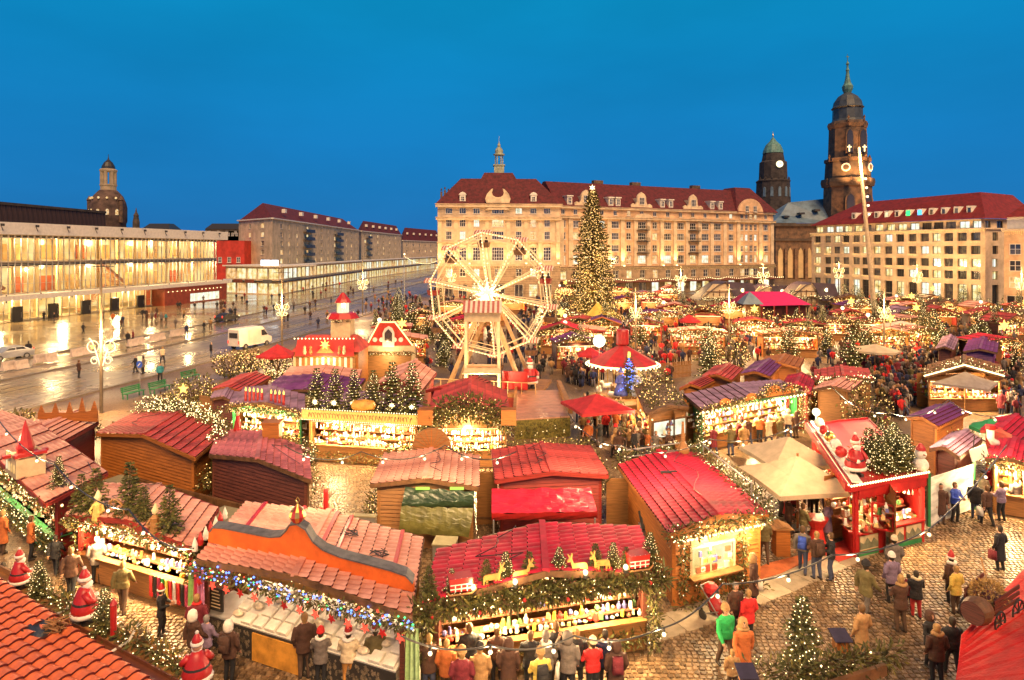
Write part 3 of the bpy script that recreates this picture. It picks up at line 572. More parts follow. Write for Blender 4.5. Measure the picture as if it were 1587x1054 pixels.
mb = MB(); mb.box((LW / 2 + .8, 9, 15.6), (LW + 3.6, 21, 2.0)); mb.build('roof_band', M['white'], kp)
mb = MB(); mb.box((LW / 2 + .5, -1.2, 4.25), (LW + 2.5, 3.4, .75)); mb.build('canopy', M['white'], kp)
for i in range(12):
 x = i * 6.2 + 1.5; mb = MB(); mb.box((x, -2.0, 16.1), (.5, .25, .4)); mb.tube([(x, -1.75, 15.9), (x, -2.1, 15.2)], .06, 6); mb.box((x, -2.7, 4.2), (.12, .12, 1.3)); mb.build('flood_bracket', M['darkmetal'], kp)
 if i % 2 == 0: lamp('ceiling_light', (x + 2, 3.5, 13.6), 500, (1, .68, .3), .6, kp); lamp('ceiling_light', (x + 2, 3.5, 8.8), 500, (1, .72, .36), .6, kp); lamp('ceiling_light', (x + 2, 1.2, 3.6), 700, (1, .7, .3), .6, kp)
for px_ in (24, 81, 131, 176, 216): 
 x = spanx(A4, B4, px_); mb = MB(); mb.box((x, -.25, 1.35), (1.9, .4, 2.5)); d = mb.build('door', M['darkmetal'], kp); q = MB(); q.box((x + .6, -.5, 1.2), (.06, .06, .9)); q.build('handle', M['steel'], d)
# red ticket pavilion under its right end
px0, px1 = spanx(A4, B4, 236), spanx(A4, B4, 326); mb = MB(); wall_holes(mb, px0, px1 + 2, 0, 3.6, [(px0 + (px1 - px0) * .42, px1 - .5, .3, 2.2)], .4, y=-3.0); mb.quad((px0, 2, 0), (px0, -3, 0), (px0, -3, 3.6), (px0, 2, 3.6)); mb.box(((px0 + px1) / 2, -.6, 3.7), (px1 - px0 + 4, 5, .2)); mb.build('red_pavilion', mat('red_cladding', (.28, .05, .02), .5, .15, 1), kp)
window(kp, (px0 + (px1 - px0) * .42 + px1 - .5) / 2, .3, (px1 - px0) * .58 - .5, 1.9, 8, 1, 'win_white', y=-2.7, sill=False, fr=.06)
mb = MB()
for i in range(14): mb.octa((px0 + 1 + i * (px1 - px0) / 14, -3.1, 3.0), .12)
mb.build('pavilion_lights', M['bulbw'], kp)
# weathered hall roof behind
p0, p1 = PD(-60, 308, 175), PD(164, 322, 235); rl = thing('hall_roof_block', 'weathered dark copper hall roof rising behind the white roof band', 'roof', (p0.x, p0.y, 0), math.atan2(p1.y - p0.y, p1.x - p0.x)); Lr = math.hypot(p1.x - p0.x, p1.y - p0.y)
mb = MB(); ncl = int(Lr / 2.0)
wt = mat('weathered_copper', (.065, .032, .024), .8, .5, 1.2, .2, col2=(.012, .010, .011), stretch=(1, 1, .12))
mb.box((Lr / 2, 16, 13), (Lr, 30, 26)); mb.box((Lr / 2, 15.6, p0.z - .2), (Lr + .5, 31.4, .8)); mb.build('roof_drum', M['soot'], rl)
me_ = MB(); me_.slab((0, -.02, 13), (Lr / ncl - .08, -.02, 13), (Lr / ncl - .08, .6, p0.z - .6), (0, .6, p0.z - .6), .1); me_ = me_.mesh('cladding_panel', wt)
for i in range(ncl): inst('cladding_panel', me_, rl, (i * Lr / ncl, -.4, 0))
# red facade between hall and flats
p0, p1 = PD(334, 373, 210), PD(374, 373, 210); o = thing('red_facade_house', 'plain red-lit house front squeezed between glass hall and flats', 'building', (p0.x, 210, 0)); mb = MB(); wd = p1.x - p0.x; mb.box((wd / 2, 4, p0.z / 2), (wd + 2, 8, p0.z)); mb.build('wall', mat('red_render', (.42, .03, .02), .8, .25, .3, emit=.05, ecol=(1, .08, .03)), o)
for i in range(3): window(o, 1.5 + i * 3, 8, 1.2, 1.8, 2, 2, 'win_dim', y=-.05)
# ---- flats with shop podium --------------------------------------------------------------------------------
def flats(name, label, C, Lp, Rp, ze, colsR, colsL, rows, ridge, balc=()):
 """C near corner, Lp end of the left face, Rp end of the right face (XY)"""
 C, Lp, Rp = Vector(C), Vector(Lp), Vector(Rp); root = thing(name, label, 'building', (C.x, C.y, 0), group=None)
 for (A, B, cs) in ((Lp, C, colsL), (C, Rp, colsR)):
  ln = (B - A).length; ang = math.atan2(B.y - A.y, B.x - A.x); rects = []; o_ = A - C
  for c, w_ in cs:
   for z in rows: rects.append((c * ln - w_ / 2, c * ln + w_ / 2, z, z + 1.7))
  mb = MB(); wall_holes(mb, 0, ln, 6, ze, rects, .3); wl = mb.build('wall', M['plaster'], root, (o_.x, o_.y, 0), ang)
  for (a, b, c, d) in rects: window(wl, (a + b) / 2, c, b - a, 1.7, 2, 1, litpick(.35, ('win_warm', 'win_warm', 'win_yellow')), y=.22)
  if B is Rp or True:
   for c in (balc if A == C else ()):
    for z in rows:
     mb = MB(); mb.box((c * ln, -.7, z - .5), (ln * .09, 1.3, .15)); mb.box((c * ln, -1.3, z + .1), (ln * .09, .06, 1.0)); mb.build('balcony', M['darkmetal'], wl)
  mb = MB(); mb.box((ln / 2, -.1, ze), (ln + .6, .9, .4)); mb.build('cornice', M['white'], wl)
 e = Vector((0, 0)); c_ = [Vector((p.x - C.x, p.y - C.y, ze)) for p in (Lp, C, Rp)]; back = c_[0] + c_[2] - c_[1]; back.z = ze
 m1 = (c_[0] + c_[1]) / 2; m2 = (c_[2] + back) / 2; dR = (c_[2] - c_[1]).normalized(); q0 = m1 + dR * 7; q1 = m2 - dR * 7; q0.z = q1.z = ze + ridge
 mb = MB(); mb.add([c_[0], c_[1], c_[2], back, q0, q1], [(1, 2, 5, 4), (0, 1, 4), (2, 3, 5), (3, 0, 4, 5)]); rf_ = mb.build('roof', M['roofred'], root)
 for i in range(6):
  p_ = c_[1] + (c_[2] - c_[1]) * ((i + .8) / 6.6) + (q0 - m1).normalized() * 0; inn = (m1 - c_[1]).normalized() * 2.6
  mb = MB(); mb.box((p_.x + inn.x, p_.y + inn.y, ze + ridge * .55), (1.2, 1.6, 1.3)); mb.build('dormer', M['white'], rf_)
 return root
ce = lambda px_, Y: Vector(((px_ - CXP) / FPX * Y, Y))
flats('flats_block', 'long pale block of flats with maroon hipped roof standing on the glass shop podium', ce(422, 205), ce(370, 222), ce(556, 330), 22.2,
      [(.07, 2.4), (.13, 1.4), (.2, 1.4), (.3, 2.6), (.385, 1.4), (.45, 2.2), (.53, 1.3), (.62, 2.6), (.70, 2.6), (.79, 1.3), (.87, 2.4), (.95, 1.6)], [(.35, 1.6), (.72, 2.2)], (19.2, 16.3, 13.4, 10.5, 7.6), 6.0, balc=(.3, .66))
flats('flats_block', 'second pale flats block further along the street past the first', ce(560, 335), ce(553, 350), ce(622, 420), 22.0, [(.08, 2.5), (.2, 2.2), (.36, 2), (.5, 2), (.66, 2), (.82, 2)], [(.5, 2)], (19, 15.8, 12.5, 9.3), 6, balc=(.14,))
flats('flats_block', 'low far flats house with mansard roof at the street end', ce(624, 425), ce(618, 440), ce(684, 500), 18.5, [(.1, 2.5), (.25, 2.5), (.4, 2.5), (.55, 2.5), (.7, 2.5), (.85, 2.5)], [(.5, 2)], (14.5, 10.5), 9)
def podium(A, B, label, zt_, grp, name='shop_podium', dp=14):
 rt_, ln = facade_root(name, label, 'shop', A, B); n_ = max(3, int(ln / 3.6)); st = ln / n_; rects = []
 for i in range(n_): rects.append((i * st + .18, i * st + st - .18, .25, 3.1)); rects.append((i * st + .18, i * st + st - .18, 4.2, zt_ - .5))
 mb = MB(); wall_holes(mb, 0, ln, 0, zt_, rects, .3); (mb.quad((0, dp, 0), (0, 0, 0), (0, 0, zt_), (0, dp, zt_)) if dp > 5 else 0); mb.build('frame', M['stone'], rt_)
 for a, b, c, d in rects: window(rt_, (a + b) / 2, c, b - a, d - c, 2, 1, R.choice(['win_yellow', 'win_white', 'win_yellow', 'win_warm']), y=.25, sill=False, fr=.08)
 mb = MB(); mb.box((ln / 2, dp / 2 - .4, zt_ + .15), (ln + 1.2, dp + .6, .35)); mb.build('flat_roof', M['white'], rt_)
 mb = MB(); mb.box((ln / 2, -.5, 3.65), (ln, 1.2, .3)); mb.build('canopy', M['darkmetal'], rt_)
 return rt_, ln
V3 = lambda v: Vector((v.x, v.y, 0))
r_, ln = podium(V3(ce(350, 180)), V3(ce(432, 172)), 'glass shop podium corner facing the square under the flats', 7.6, None)
for i, (m_, x) in enumerate((('bulbw', .78), ('bulbw', .95))):
 mb = MB(); mb.box((ln * x, -.4, 8.6), (3.0 if i == 0 else 2.0, .4, 1.6)); mb.build('lit_sign', glow('white_sign', (.8, .9, 1), 1.6), r_)
for x, c_ in ((.1, (.7, .75, .8)), (.3, (.2, .06, .03)), (.52, (.2, .06, .03)), (.85, (.1, .1, .1))):
 mb = MB(); mb.box((ln * x, -1.15, 3.65), (3.2, .12, .9)); mb.build('fascia_sign', mat('fascia_%d' % int(x * 100), c_, .5, .1, 1), r_)
r_, ln = podium(V3(ce(432.5, 172)), V3(ce(560, 262)), 'glass shop podium running along the street under the flats', 7.55, None, dp=4)
r_, ln = podium(V3(ce(560.5, 266)), V3(ce(676, 430)), 'far shop podium at the end of the lit street', 7.5, None, dp=4)
# ================================================================ GROUND
def wet_mat(name, c1, c2, scale, rough, puddle, cell=0, brick=0):
 m = bpy.data.materials.new(name); m.use_nodes = True; n = m.node_tree.nodes; l = m.node_tree.links; b = n['Principled BSDF']
 t = n.new('ShaderNodeTexCoord'); no = n.new('ShaderNodeTexNoise'); no.inputs['Scale'].default_value = scale; no.inputs['Detail'].default_value = 8; no.inputs['Roughness'].default_value = .7; l.new(t.outputs['Object'], no.inputs['Vector'])
 mx = n.new('ShaderNodeMix'); mx.data_type = 'RGBA'; mx.inputs['A'].default_value = c1 + (1,); mx.inputs['B'].default_value = c2 + (1,); l.new(no.outputs[0], mx.inputs['Factor']); out = mx.outputs['Result']
 n2 = n.new('ShaderNodeTexNoise'); n2.inputs['Scale'].default_value = .12; n2.inputs['Detail'].default_value = 5; l.new(t.outputs['Object'], n2.inputs['Vector'])
 r = n.new('ShaderNodeMapRange'); r.inputs['From Min'].default_value = .4; r.inputs['From Max'].default_value = .6; r.inputs['To Min'].default_value = rough; r.inputs['To Max'].default_value = puddle; l.new(n2.outputs[0], r.inputs[0]); l.new(r.outputs[0], b.inputs['Roughness'])
 if brick:
  bk = n.new('ShaderNodeTexBrick'); bk.inputs['Scale'].default_value = brick; bk.inputs['Mortar Size'].default_value = .018; bk.inputs['Color1'].default_value = (1, 1, 1, 1); bk.inputs['Color2'].default_value = (.82, .82, .82, 1); bk.inputs['Mortar'].default_value = (.35, .35, .35, 1); l.new(t.outputs['Object'], bk.inputs['Vector'])
  mm = n.new('ShaderNodeMix'); mm.data_type = 'RGBA'; mm.blend_type = 'MULTIPLY'; mm.inputs['Factor'].default_value = 1; l.new(out, mm.inputs['A']); l.new(bk.outputs[0], mm.inputs['B']); out = mm.outputs['Result']
 if cell:
  v = n.new('ShaderNodeTexVoronoi'); v.feature = 'DISTANCE_TO_EDGE'; v.inputs['Scale'].default_value = cell; v.inputs['Randomness'].default_value = .55; l.new(t.outputs['Object'], v.inputs['Vector'])
  r2 = n.new('ShaderNodeMapRange'); r2.inputs['From Max'].default_value = .09; l.new(v.outputs['Distance'], r2.inputs[0])
  m3 = n.new('ShaderNodeMix'); m3.data_type = 'RGBA'; m3.inputs['A'].default_value = tuple(c * .3 for c in c1) + (1,); l.new(r2.outputs[0], m3.inputs['Factor']); l.new(out, m3.inputs['B']); out = m3.outputs['Result']
  bp = n.new('ShaderNodeBump'); bp.inputs['Strength'].default_value = .5; bp.inputs['Distance'].default_value = .03; l.new(r2.outputs[0], bp.inputs['Height']); l.new(bp.outputs[0], b.inputs['Normal'])
 else:
  bp = n.new('ShaderNodeBump'); bp.inputs['Strength'].default_value = .08; bp.inputs['Distance'].default_value = .02; n3 = n.new('ShaderNodeTexNoise'); n3.inputs['Scale'].default_value = 2.5; l.new(t.outputs['Object'], n3.inputs['Vector']); l.new(n3.outputs[0], bp.inputs['Height']); l.new(bp.outputs[0], b.inputs['Normal'])
 l.new(out, b.inputs['Base Color']); MC[name] = m; return m
M['square'] = wet_mat('square_setts', (.14, .085, .045), (.25, .155, .08), 3, .55, .3, 5.5)
M['asphalt'] = wet_mat('wet_asphalt', (.17, .12, .07), (.27, .19, .11), 5, .34, .14)
M['plaza'] = wet_mat('wet_plaza_paving', (.32, .23, .12), (.44, .32, .17), 1.5, .26, .1, brick=.16)
M['kerb'] = mat('kerb_granite', (.2, .165, .13), .6, .15, 3, .1)
M['rail'] = mat('tram_rail', (.06, .055, .05), .3, .1, 3, metal=.7)
mb = MB(); mb.quad((-2500, -200, 0), (2500, -200, 0), (2500, 3000, 0), (-2500, 3000, 0)); gr = tag(mb.build('ground', M['square']), 'wet sett-paved market square', kind='structure')
edge = [(-47, 8), (-42.6, 25), (-37, 46.7), (-32.4, 71), (-28.6, 100), (-26, 140), (-23.9, 179), (-18, 300), (-8, 600)]
def strip(name, o0, o1, z, m_, label, grow=0.0):
 mb = MB(); n_ = len(edge)
 vs = [(x + o0 * (1 + grow * y), y, z) for x, y in edge] + [(x + o1 * (1 + grow * y), y, z) for x, y in edge]
 mb.add(vs, [(i, i + 1, n_ + i + 1, n_ + i) for i in range(n_ - 1)]); return tag(mb.build(name, m_), label, kind='structure')
strip('road', 0, -12.2, .004, M['asphalt'], 'wet tram street with shining reflections')
strip('tram_platform', -12.2, -15.0, .12, M['plaza'], 'raised paved tram platform strip')
strip('road', -15, -21.5, .004, M['asphalt'], 'wet far carriageway beside the tram platform')
strip('plaza_pavement', -21.5, -62, .06, M['plaza'], 'wet paved plaza before the glass hall')
for a in (.15, -12.2, -15.0, -21.5):
 mb = MB(); w_ = .3
 for (x, y), (x2, y2) in zip(edge[:-1], edge[1:]): mb.bar((x + a, y, .06), (x2 + a, y2, .06), w_, .13)
 tag(mb.build('kerb', M['kerb']), 'granite kerb along the street', kind='structure')
for a in (-2.6, -4.05, -7.2, -8.65):
 mb = MB()
 for (x, y), (x2, y2) in zip(edge[:-1], edge[1:]): mb.quad((x + a, y, .008), (x + a + .16, y, .008), (x2 + a + .16, y2, .008), (x2 + a, y2, .008))
 tag(mb.build('tram_rail', M['rail']), 'steel tram rail set flush in the street', kind='structure')
for a in (-1.2, -5.6, -10.3):
 mb = MB()
 for (x, y), (x2, y2) in zip(edge[:-1], edge[1:]): mb.quad((x + a, y, .008), (x + a + .22, y, .008), (x2 + a + .22, y2, .008), (x2 + a, y2, .008))
 tag(mb.build('road_marking', mat('worn_line', (.33, .28, .2), .5, .3, 2)), 'worn pale line along the street', kind='structure')
# ---- paved band, red mats and cobbles of the near lane
bandpx = [(700, 1046), (860, 1030), (1010, 1000), (1120, 962), (1230, 918), (1340, 868), (1430, 825), (1500, 790), (1560, 755)]
band = [P(*p) for p in bandpx]
pb = thing('paving_band', 'curved band of smooth pale granite slabs through the cobbles', 'paving', (0, 0, 0)); pb['kind'] = 'structure'; del pb['category']
slab_m = mat('pale_slab', (.36, .28, .19), .5, .15, 2, .05, obj_var=.15)
acc = []
for a, b in zip(band[:-1], band[1:]):
 n_ = max(1, int((b - a).length / 1.1))
 for i in range(n_): acc.append(a.lerp(b, i / n_))
acc.append(band[-1])
for a, b in zip(acc[:-1], acc[1:]):
 d = (b - a).normalized(); n_ = Vector((-d.y, d.x, 0)); mb = MB(); g = .012
 mb.slab(a + d * g + Vector((0, 0, .03)), b - d * g + Vector((0, 0, .03)), b - d * g + n_ * 1.15 + Vector((0, 0, .03)), a + d * g + n_ * 1.15 + Vector((0, 0, .03)), .06); mb.build('slab', slab_m, pb)
def inpoly(x, y, poly):
 c = False; j = len(poly) - 1
 for i in range(len(poly)):
  (xi, yi), (xj, yj) = poly[i], poly[j]
  if (yi > y) != (yj > y) and x < (xj - xi) * (y - yi) / (yj - yi) + xi: c = not c
  j = i
 return c
FOOT = []      # stall footprints, filled below: no cobbles there
bandpoly = [(p.x, p.y) for p in band] + [(p.x + .5 - .9, p.y + 1.05) for p in reversed(band)]
cob_m = [mat('cobble_%d' % i, c, .42, .2, 4, .1) for i, c in enumerate([(.17, .105, .055), (.22, .14, .075), (.11, .07, .038), (.26, .175, .10)])]
def lay_cobbles():
 big = MB(); near = []; r = random.Random(3); y = 15.2; row = 0
 while y < 36:
  x = -17 + (row % 2) * .1; row += 1
  while x < .62 * y + 6:
   sx = r.uniform(.13, .185); xc = x + sx / 2; yc = y + r.uniform(-.015, .015) + .25 * math.sin(x * .5) * .5; x += sx + .022
   pxx = CXP + xc / yc * FPX; pyy = HOR + 12000 / yc
   if pyy > 1075 or pxx > 1620 or pxx < -20: continue
   if inpoly(xc, yc, bandpoly) or any(inpoly(xc, yc, f) for f in FOOT): continue
   near.append((xc, yc, sx))
  y += .178
 near.sort(key=lambda c: c[1] - (8 if CXP + c[0] / c[1] * FPX > 1010 and c[1] < 24 else 0))
 tops = []
 for v_ in range(4):
  mb = MB(); mb.box((0, 0, .015), (.15, .15, .06), taper=.82); tops.append(mb.mesh('cobble', cob_m[v_]))
 for i, (xc, yc, sx) in enumerate(near):
  if i < 300: o = inst('cobble', tops[i % 4], gr, (xc, yc, r.uniform(-.008, .006)), r.uniform(-.12, .12)); o.scale = (sx / .16, 1, 1)
  else: big.box((xc, yc, .012 + r.uniform(-.008, .006)), (sx * .93, .155, .06), r.randrange(4), r.uniform(-.12, .12), .82)
 o = big.build('cobbles', cob_m, gr); o['kind'] = 'stuff'
mat_red = mat('red_carpet', (.55, .05, .03), .85, .15, 3)
for i, (pp, lab) in enumerate(((((1090, 925), (1210, 890), (1310, 845), (1190, 875)), 'orange lit mat strip laid before the snack hut'), (((1300, 872), (1372, 848), (1338, 828), (1265, 855)), 'red carpet square beside the red kiosk'))):
 q = [P(*p) for p in pp]; mb = MB(); mb.slab(*[v + Vector((0, 0, .06)) for v in q], .04); tag(mb.build('carpet', mat_red if i else mat('orange_mat', (.5, .12, .03), .8, .15, 3)), lab, 'carpet')
# ================================================================ LIBRARY: foliage, bulbs, stalls
M['pink'] = mat('salmon_roof_tile', (.68, .34, .25), .7, .26, .8, .2, obj_var=.14, col2=(.46, .17, .12))
M['tred'] = mat('red_roof_tile', (.50, .06, .05), .7, .26, .8, .2, obj_var=.12)
M['crim'] = mat('crimson_roof_tile', (.52, .012, .04), .7, .26, .8, .2, obj_var=.12)
M['purp'] = mat('purple_roof_tile', (.17, .035, .16), .6, .26, .8, .2, obj_var=.12)
M['lav'] = mat('lavender_roof_tile', (.3, .17, .25), .7, .26, .8, .2, obj_var=.12)
M['terra'] = mat('terracotta_tile', (.74, .17, .06), .55, .16, 2.5, .08, obj_var=.16)
M['brown'] = mat('dark_brown_wood', (.13, .035, .02), .6, .25, 4, .1, stretch=(.35, .35, 7))
M['orange'] = mat('orange_larch_wood', (.40, .13, .022), .6, .2, 4, .1, stretch=(.35, .35, 7))
M['wood'] = mat('light_wood', (.30, .135, .04), .6, .2, 4, .1, stretch=(.35, .35, 7))
M['redwood'] = mat('red_stained_wood', (.30, .03, .02), .55, .2, 4, .1, stretch=(.35, .35, 7))
M['dkwood'] = mat('umber_board', (.16, .075, .03), .6, .25, 3, .1)
M['creamw'] = mat('cream_board', (.62, .47, .27), .6, .1, 3)
M['redp'] = mat('red_paint', (.45, .02, .018), .4, .1, 3)
M['greenp'] = mat('green_paint', (.03, .22, .07), .4, .1, 3)
M['cloth'] = mat('white_cloth', (.75, .7, .6), .8, .05, 3)
M['fir'] = mat('fir_needles', (.085, .085, .018), .75, .3, 6); M['fir2'] = mat('pale_fir_needles', (.16, .13, .025), .75, .3, 6); M['fir3'] = mat('brown_fir_twigs', (.09, .055, .02), .8, .3, 6)
M['bark'] = mat('bark', (.09, .05, .025), .9, .3, 5, .3)
M['edge'] = mat('shaded_tile_edge', (.10, .012, .012), .7, .2, 4)  # darker tile lips, deepened to paint the shadow gap between courses
GOODS = [mat('goods_%d' % i, c, .5, .1, 8) for i, c in enumerate([(.8, .62, .35), (.75, .45, .18), (.6, .05, .03), (.85, .8, .7), (.5, .28, .1), (.1, .25, .08), (.7, .5, .05), (.12, .12, .3), (.25, .1, .05), (.8, .7, .5)])]
def spray(mb, p, d, ln, wd, m, r):
 """one flat twig of needles: a kite of two triangles"""
 s_ = Vector((r.uniform(-1, 1), r.uniform(-1, 1), r.uniform(-1, 1))).cross(d)
 if s_.length < 1e-3: return
 s_.normalize(); a = p; b = p + d * ln
 mb.add([a, p + d * ln * .55 + s_ * wd, b, p + d * ln * .5 - s_ * wd], [(0, 1, 2), (0, 2, 3)], m)
def rdir(r, up=0.0):
 while True:
  v = Vector((r.uniform(-1, 1), r.uniform(-1, 1), r.uniform(-1, 1) + up))
  if .05 < v.length < 1.6: return v.normalized()
def garland(parent, pts, rad=.28, dens=70, lights=14, lm='bulbw', seed=1, sp=.21, lsize=.028, droop=0.0, name='fir_garland', lm2=None):
 """pts world-relative polyline; a hanging sleeve of fir twigs with little bulbs"""
 r = random.Random(seed); mb = MB(); lb = MB()
 for a, b in zip(pts[:-1], pts[1:]):
  a, b = Vector(a), Vector(b); ln = (b - a).length
  for i in range(int(ln * dens * 1.5)):
   t = r.random(); d = rdir(r, -.2); c = a.lerp(b, t) + d * rad * r.random() ** .6 - Vector((0, 0, droop * r.random()))
   spray(mb, c, (d + rdir(r) * .6).normalized(), sp * r.uniform(.6, 1.2), sp * .13, r.choice((0, 0, 1, 2)), r)
  for i in range(int(ln * lights * .62)):
   t = r.random(); d = rdir(r); lb.octa(a.lerp(b, t) + d * rad * r.uniform(.8, 1.15) - Vector((0, 0, droop * r.random())), lsize * r.uniform(.55, 1.0), 0 if (lm2 is None or r.random() < .5) else r.randrange(1, 1 + len(lm2)))
 o = mb.build(name, [M['fir'], M['fir2'], M['fir3']], parent); o['kind'] = 'stuff'
 if lb.v: q = lb.build('fairy_lights', [M[lm]] + [M[k_] for k_ in (lm2 or [])], o); q['kind'] = 'stuff'
 return o
FIRS = []
def fir_meshes():
 for v_ in range(4):
  r = random.Random(50 + v_); mb = MB(); lb = MB(); tips = []; z = .1
  while z < .98:
   n_ = 7 if z < .7 else 5; Lr = .33 * (1 - z) ** .85 + .02
   for i in range(n_):
    a = 2 * PI * (i + r.random()) / n_; d = Vector((math.cos(a), math.sin(a), -.25 + z * .5)).normalized(); ln = Lr * r.uniform(.75, 1.15); m_ = max(3, int(ln * 34))
    for k_ in range(m_):
     t = (k_ + .6) / m_; c = Vector((0, 0, z)) + d * ln * t
     for s_ in (-1, 1):
      dd = (d * .7 + d.cross(Vector((0, 0, 1))) * s_ * .8 + Vector((0, 0, r.uniform(-.25, .25)))).normalized(); spray(mb, c, dd, .075 * (1.25 - t * .5), .016, r.choice((0, 0, 0, 1)), r)
    tips.append(Vector((0, 0, z)) + d * ln * r.uniform(.75, 1.05)); tips.append(Vector((0, 0, z)) + d * ln * r.uniform(.4, .8))
   z += .062
  for i in range(14): spray(mb, Vector((0, 0, .93)), (Vector((r.uniform(-.5, .5), r.uniform(-.5, .5), 1))).normalized(), .07, .014, 0, r)
  for t in tips[::2]: lb.octa(t, .0095)
  tb = MB(); tb.tube([(0, 0, 0), (0, 0, .5), (0, 0, .97)], [.022, .013, .004], 6)
  FIRS.append((mb.mesh('crown', [M['fir'], M['fir2']]), tb.mesh('trunk', M['bark']), lb.mesh('fairy_lights', M['bulbw'])))
fir_meshes()
def fir_tree(loc, h, label, group=None, lit=True, v_=None, wide=1.0):
 v_ = R.randrange(4) if v_ is None else v_; c, t, l_ = FIRS[v_]
 o = thing('fir_tree', label, 'tree', loc, R.uniform(0, 6), group, None); o.scale = (h * wide, h * wide, h)
 inst('trunk', t, o); cr_ = inst('crown', c, o)
 if lit: q = inst('fairy_lights', l_, cr_); q['kind'] = 'stuff'
 return o
def course_mesh(A, B, slope_vec, pan=.26, step=.075, amp=.03):
 """one tile course: upper edge A->B, running down by slope_vec (XYZ), scalloped lower lip"""
 A, B, S = Vector(A), Vector(B), Vector(slope_vec); ln = (B - A).length; n_ = max(2, int(ln / pan)); mb = MB(); vs = []; k = n_ * 4
 for i in range(k + 1):
  t = i / k; wv = abs(math.sin(PI * i / 4)); c = A.lerp(B, t); sh = S.normalized() * (.05 * wv)
  vs += [c + Vector((0, 0, amp * wv)), c + S + sh + Vector((0, 0, step + amp * wv)), c + S + sh * .8 + Vector((0, 0, -.03))]
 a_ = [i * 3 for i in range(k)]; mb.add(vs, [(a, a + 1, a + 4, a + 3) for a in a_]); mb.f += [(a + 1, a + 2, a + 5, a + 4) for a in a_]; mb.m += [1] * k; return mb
class Stall:
 def __init__(s, FL, FR, BR, ze, label, name='market_stall', roofm='pink', wallm='brown', ridge=.5, rdz=.45, ncourse=7, front='far', zb=0.0, wall_z=None, inset=.28, cat='stall', tiles=True, light=0, goods=True, group=None, gpal=None, counter='wood', skip=None, fin=None):
  FL, FR, BR = [v if isinstance(v, Vector) else P(v[0], v[1], ze) for v in (FL, FR, BR)]
  s.o = Vector((FL.x, FL.y, 0)); s.U = Vector((FR.x - FL.x, FR.y - FL.y, 0)); s.V = Vector((BR.x - FR.x, BR.y - FR.y, 0)); s.ze = ze; s.ridge = ridge; s.rdz = rdz; s.lu, s.lv = s.U.length, s.V.length
  s.root = thing(name, label, cat, s.o, 0, group); s.iu, s.iv = inset / s.lu, inset / s.lv
  FOOT.append([tuple((s.o + s.U * a + s.V * b)[:2]) for a, b in ((s.iu, s.iv), (1 - s.iu, s.iv), (1 - s.iu, 1 - s.iv), (s.iu, 1 - s.iv))])
  W = s.W; rt = s.root; rm = M[roofm]; wm = M[wallm]
  # roof courses on both slopes
  zr = ze + rdz
  if tiles:
   for side in (0, 1):
    ua, ub = (ridge, 0.0) if side == 0 else (ridge, 1.0)
    if abs(ub - ua) < .02: continue
    n_ = max(2, round(ncourse * abs(ub - ua) * 2)); first = None
    for i in range(n_):
     u0 = ua + (ub - ua) * i / n_; u1 = ua + (ub - ua) * (i + 1) / n_; z0 = zr + (ze - zr) * i / n_; z1 = zr + (ze - zr) * (i + 1) / n_
     a, b = W(u0, 0, z0), W(u0, 1, z0)
     if side == 1: a, b = b, a
     if first is None:
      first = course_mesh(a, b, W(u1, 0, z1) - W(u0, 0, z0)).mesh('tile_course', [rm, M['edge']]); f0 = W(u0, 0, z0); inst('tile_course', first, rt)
     else: inst('tile_course', first, rt, W(u0, 0, z0) - f0)
  mb = MB(); mb.slab(W(ridge, 0, zr - .03), W(ridge, 1, zr - .03), W(0, 1, ze - .03), W(0, 0, ze - .03), .06); mb.slab(W(ridge, 0, zr - .03), W(ridge, 1, zr - .03), W(1, 1, ze - .03), W(1, 0, ze - .03), .06)
  mb.build('roof_deck', rm if not tiles else M['dkwood'], rt)
  if tiles: mb = MB(); mb.bar(W(ridge, -.01, zr + .05), W(ridge, 1.01, zr + .05), .2, .1); mb.build('ridge_cap', rm, rt)
  mb = MB()
  for v_ in (-.006, 1.006):
   mb.bar(W(0, v_, ze - .05), W(ridge, v_, zr - .05), .05, .17); mb.bar(W(ridge, v_, zr - .05), W(1, v_, ze - .05), .05, .17)
  for u_ in (-.004, 1.004): mb.bar(W(u_, 0, ze - .06), W(u_, 1, ze - .06), .05, .14)
  mb.build('barge_board', wm if wallm in ('redwood', 'orange', 'redp') else M['dkwood'], rt)
  # walls, the front one standing back under the eave
  iu, iv = s.iu, s.iv; fr0 = front if isinstance(front, (tuple, list)) else (front,); nv = min(.42, (fin if fin is not None else .75 if 'near' in fr0 else inset) / s.lv); s.nv = nv
  sides = {'near': ((iu, nv), (1 - iu, nv)), 'far': ((1 - iu, 1 - iv), (iu, 1 - iv)), 'left': ((iu, 1 - iv), (iu, nv)), 'right': ((1 - iu, nv), (1 - iu, 1 - iv))}
  fronts = front if isinstance(front, (tuple, list)) else (front,)
  for nm, (a, b) in sides.items():
   if nm in fronts or nm == skip: continue
   s.siding(a, b, zb, wm, gable=nm in ('near', 'far'))
  mb = MB(); mb.bar((0, 0, 0), (0, 0, ze - .02), .12, .12); pm_ = mb.mesh('corner_post', wm)
  for a, b in ((iu, nv), (1 - iu, nv), (1 - iu, 1 - iv), (iu, 1 - iv)): inst('corner_post', pm_, rt, W(a, b, 0))
  for nm in fronts:
   if nm in sides: s.open_front(sides[nm], nm, light, goods, gpal, counter, wm)
 def W(s, u, v, z): q = s.U * u + s.V * v; return Vector((q.x, q.y, z))
 def roofz(s, u): return s.ze + s.rdz * (1 - abs(u - s.ridge) / (s.ridge if u < s.ridge else 1 - s.ridge))
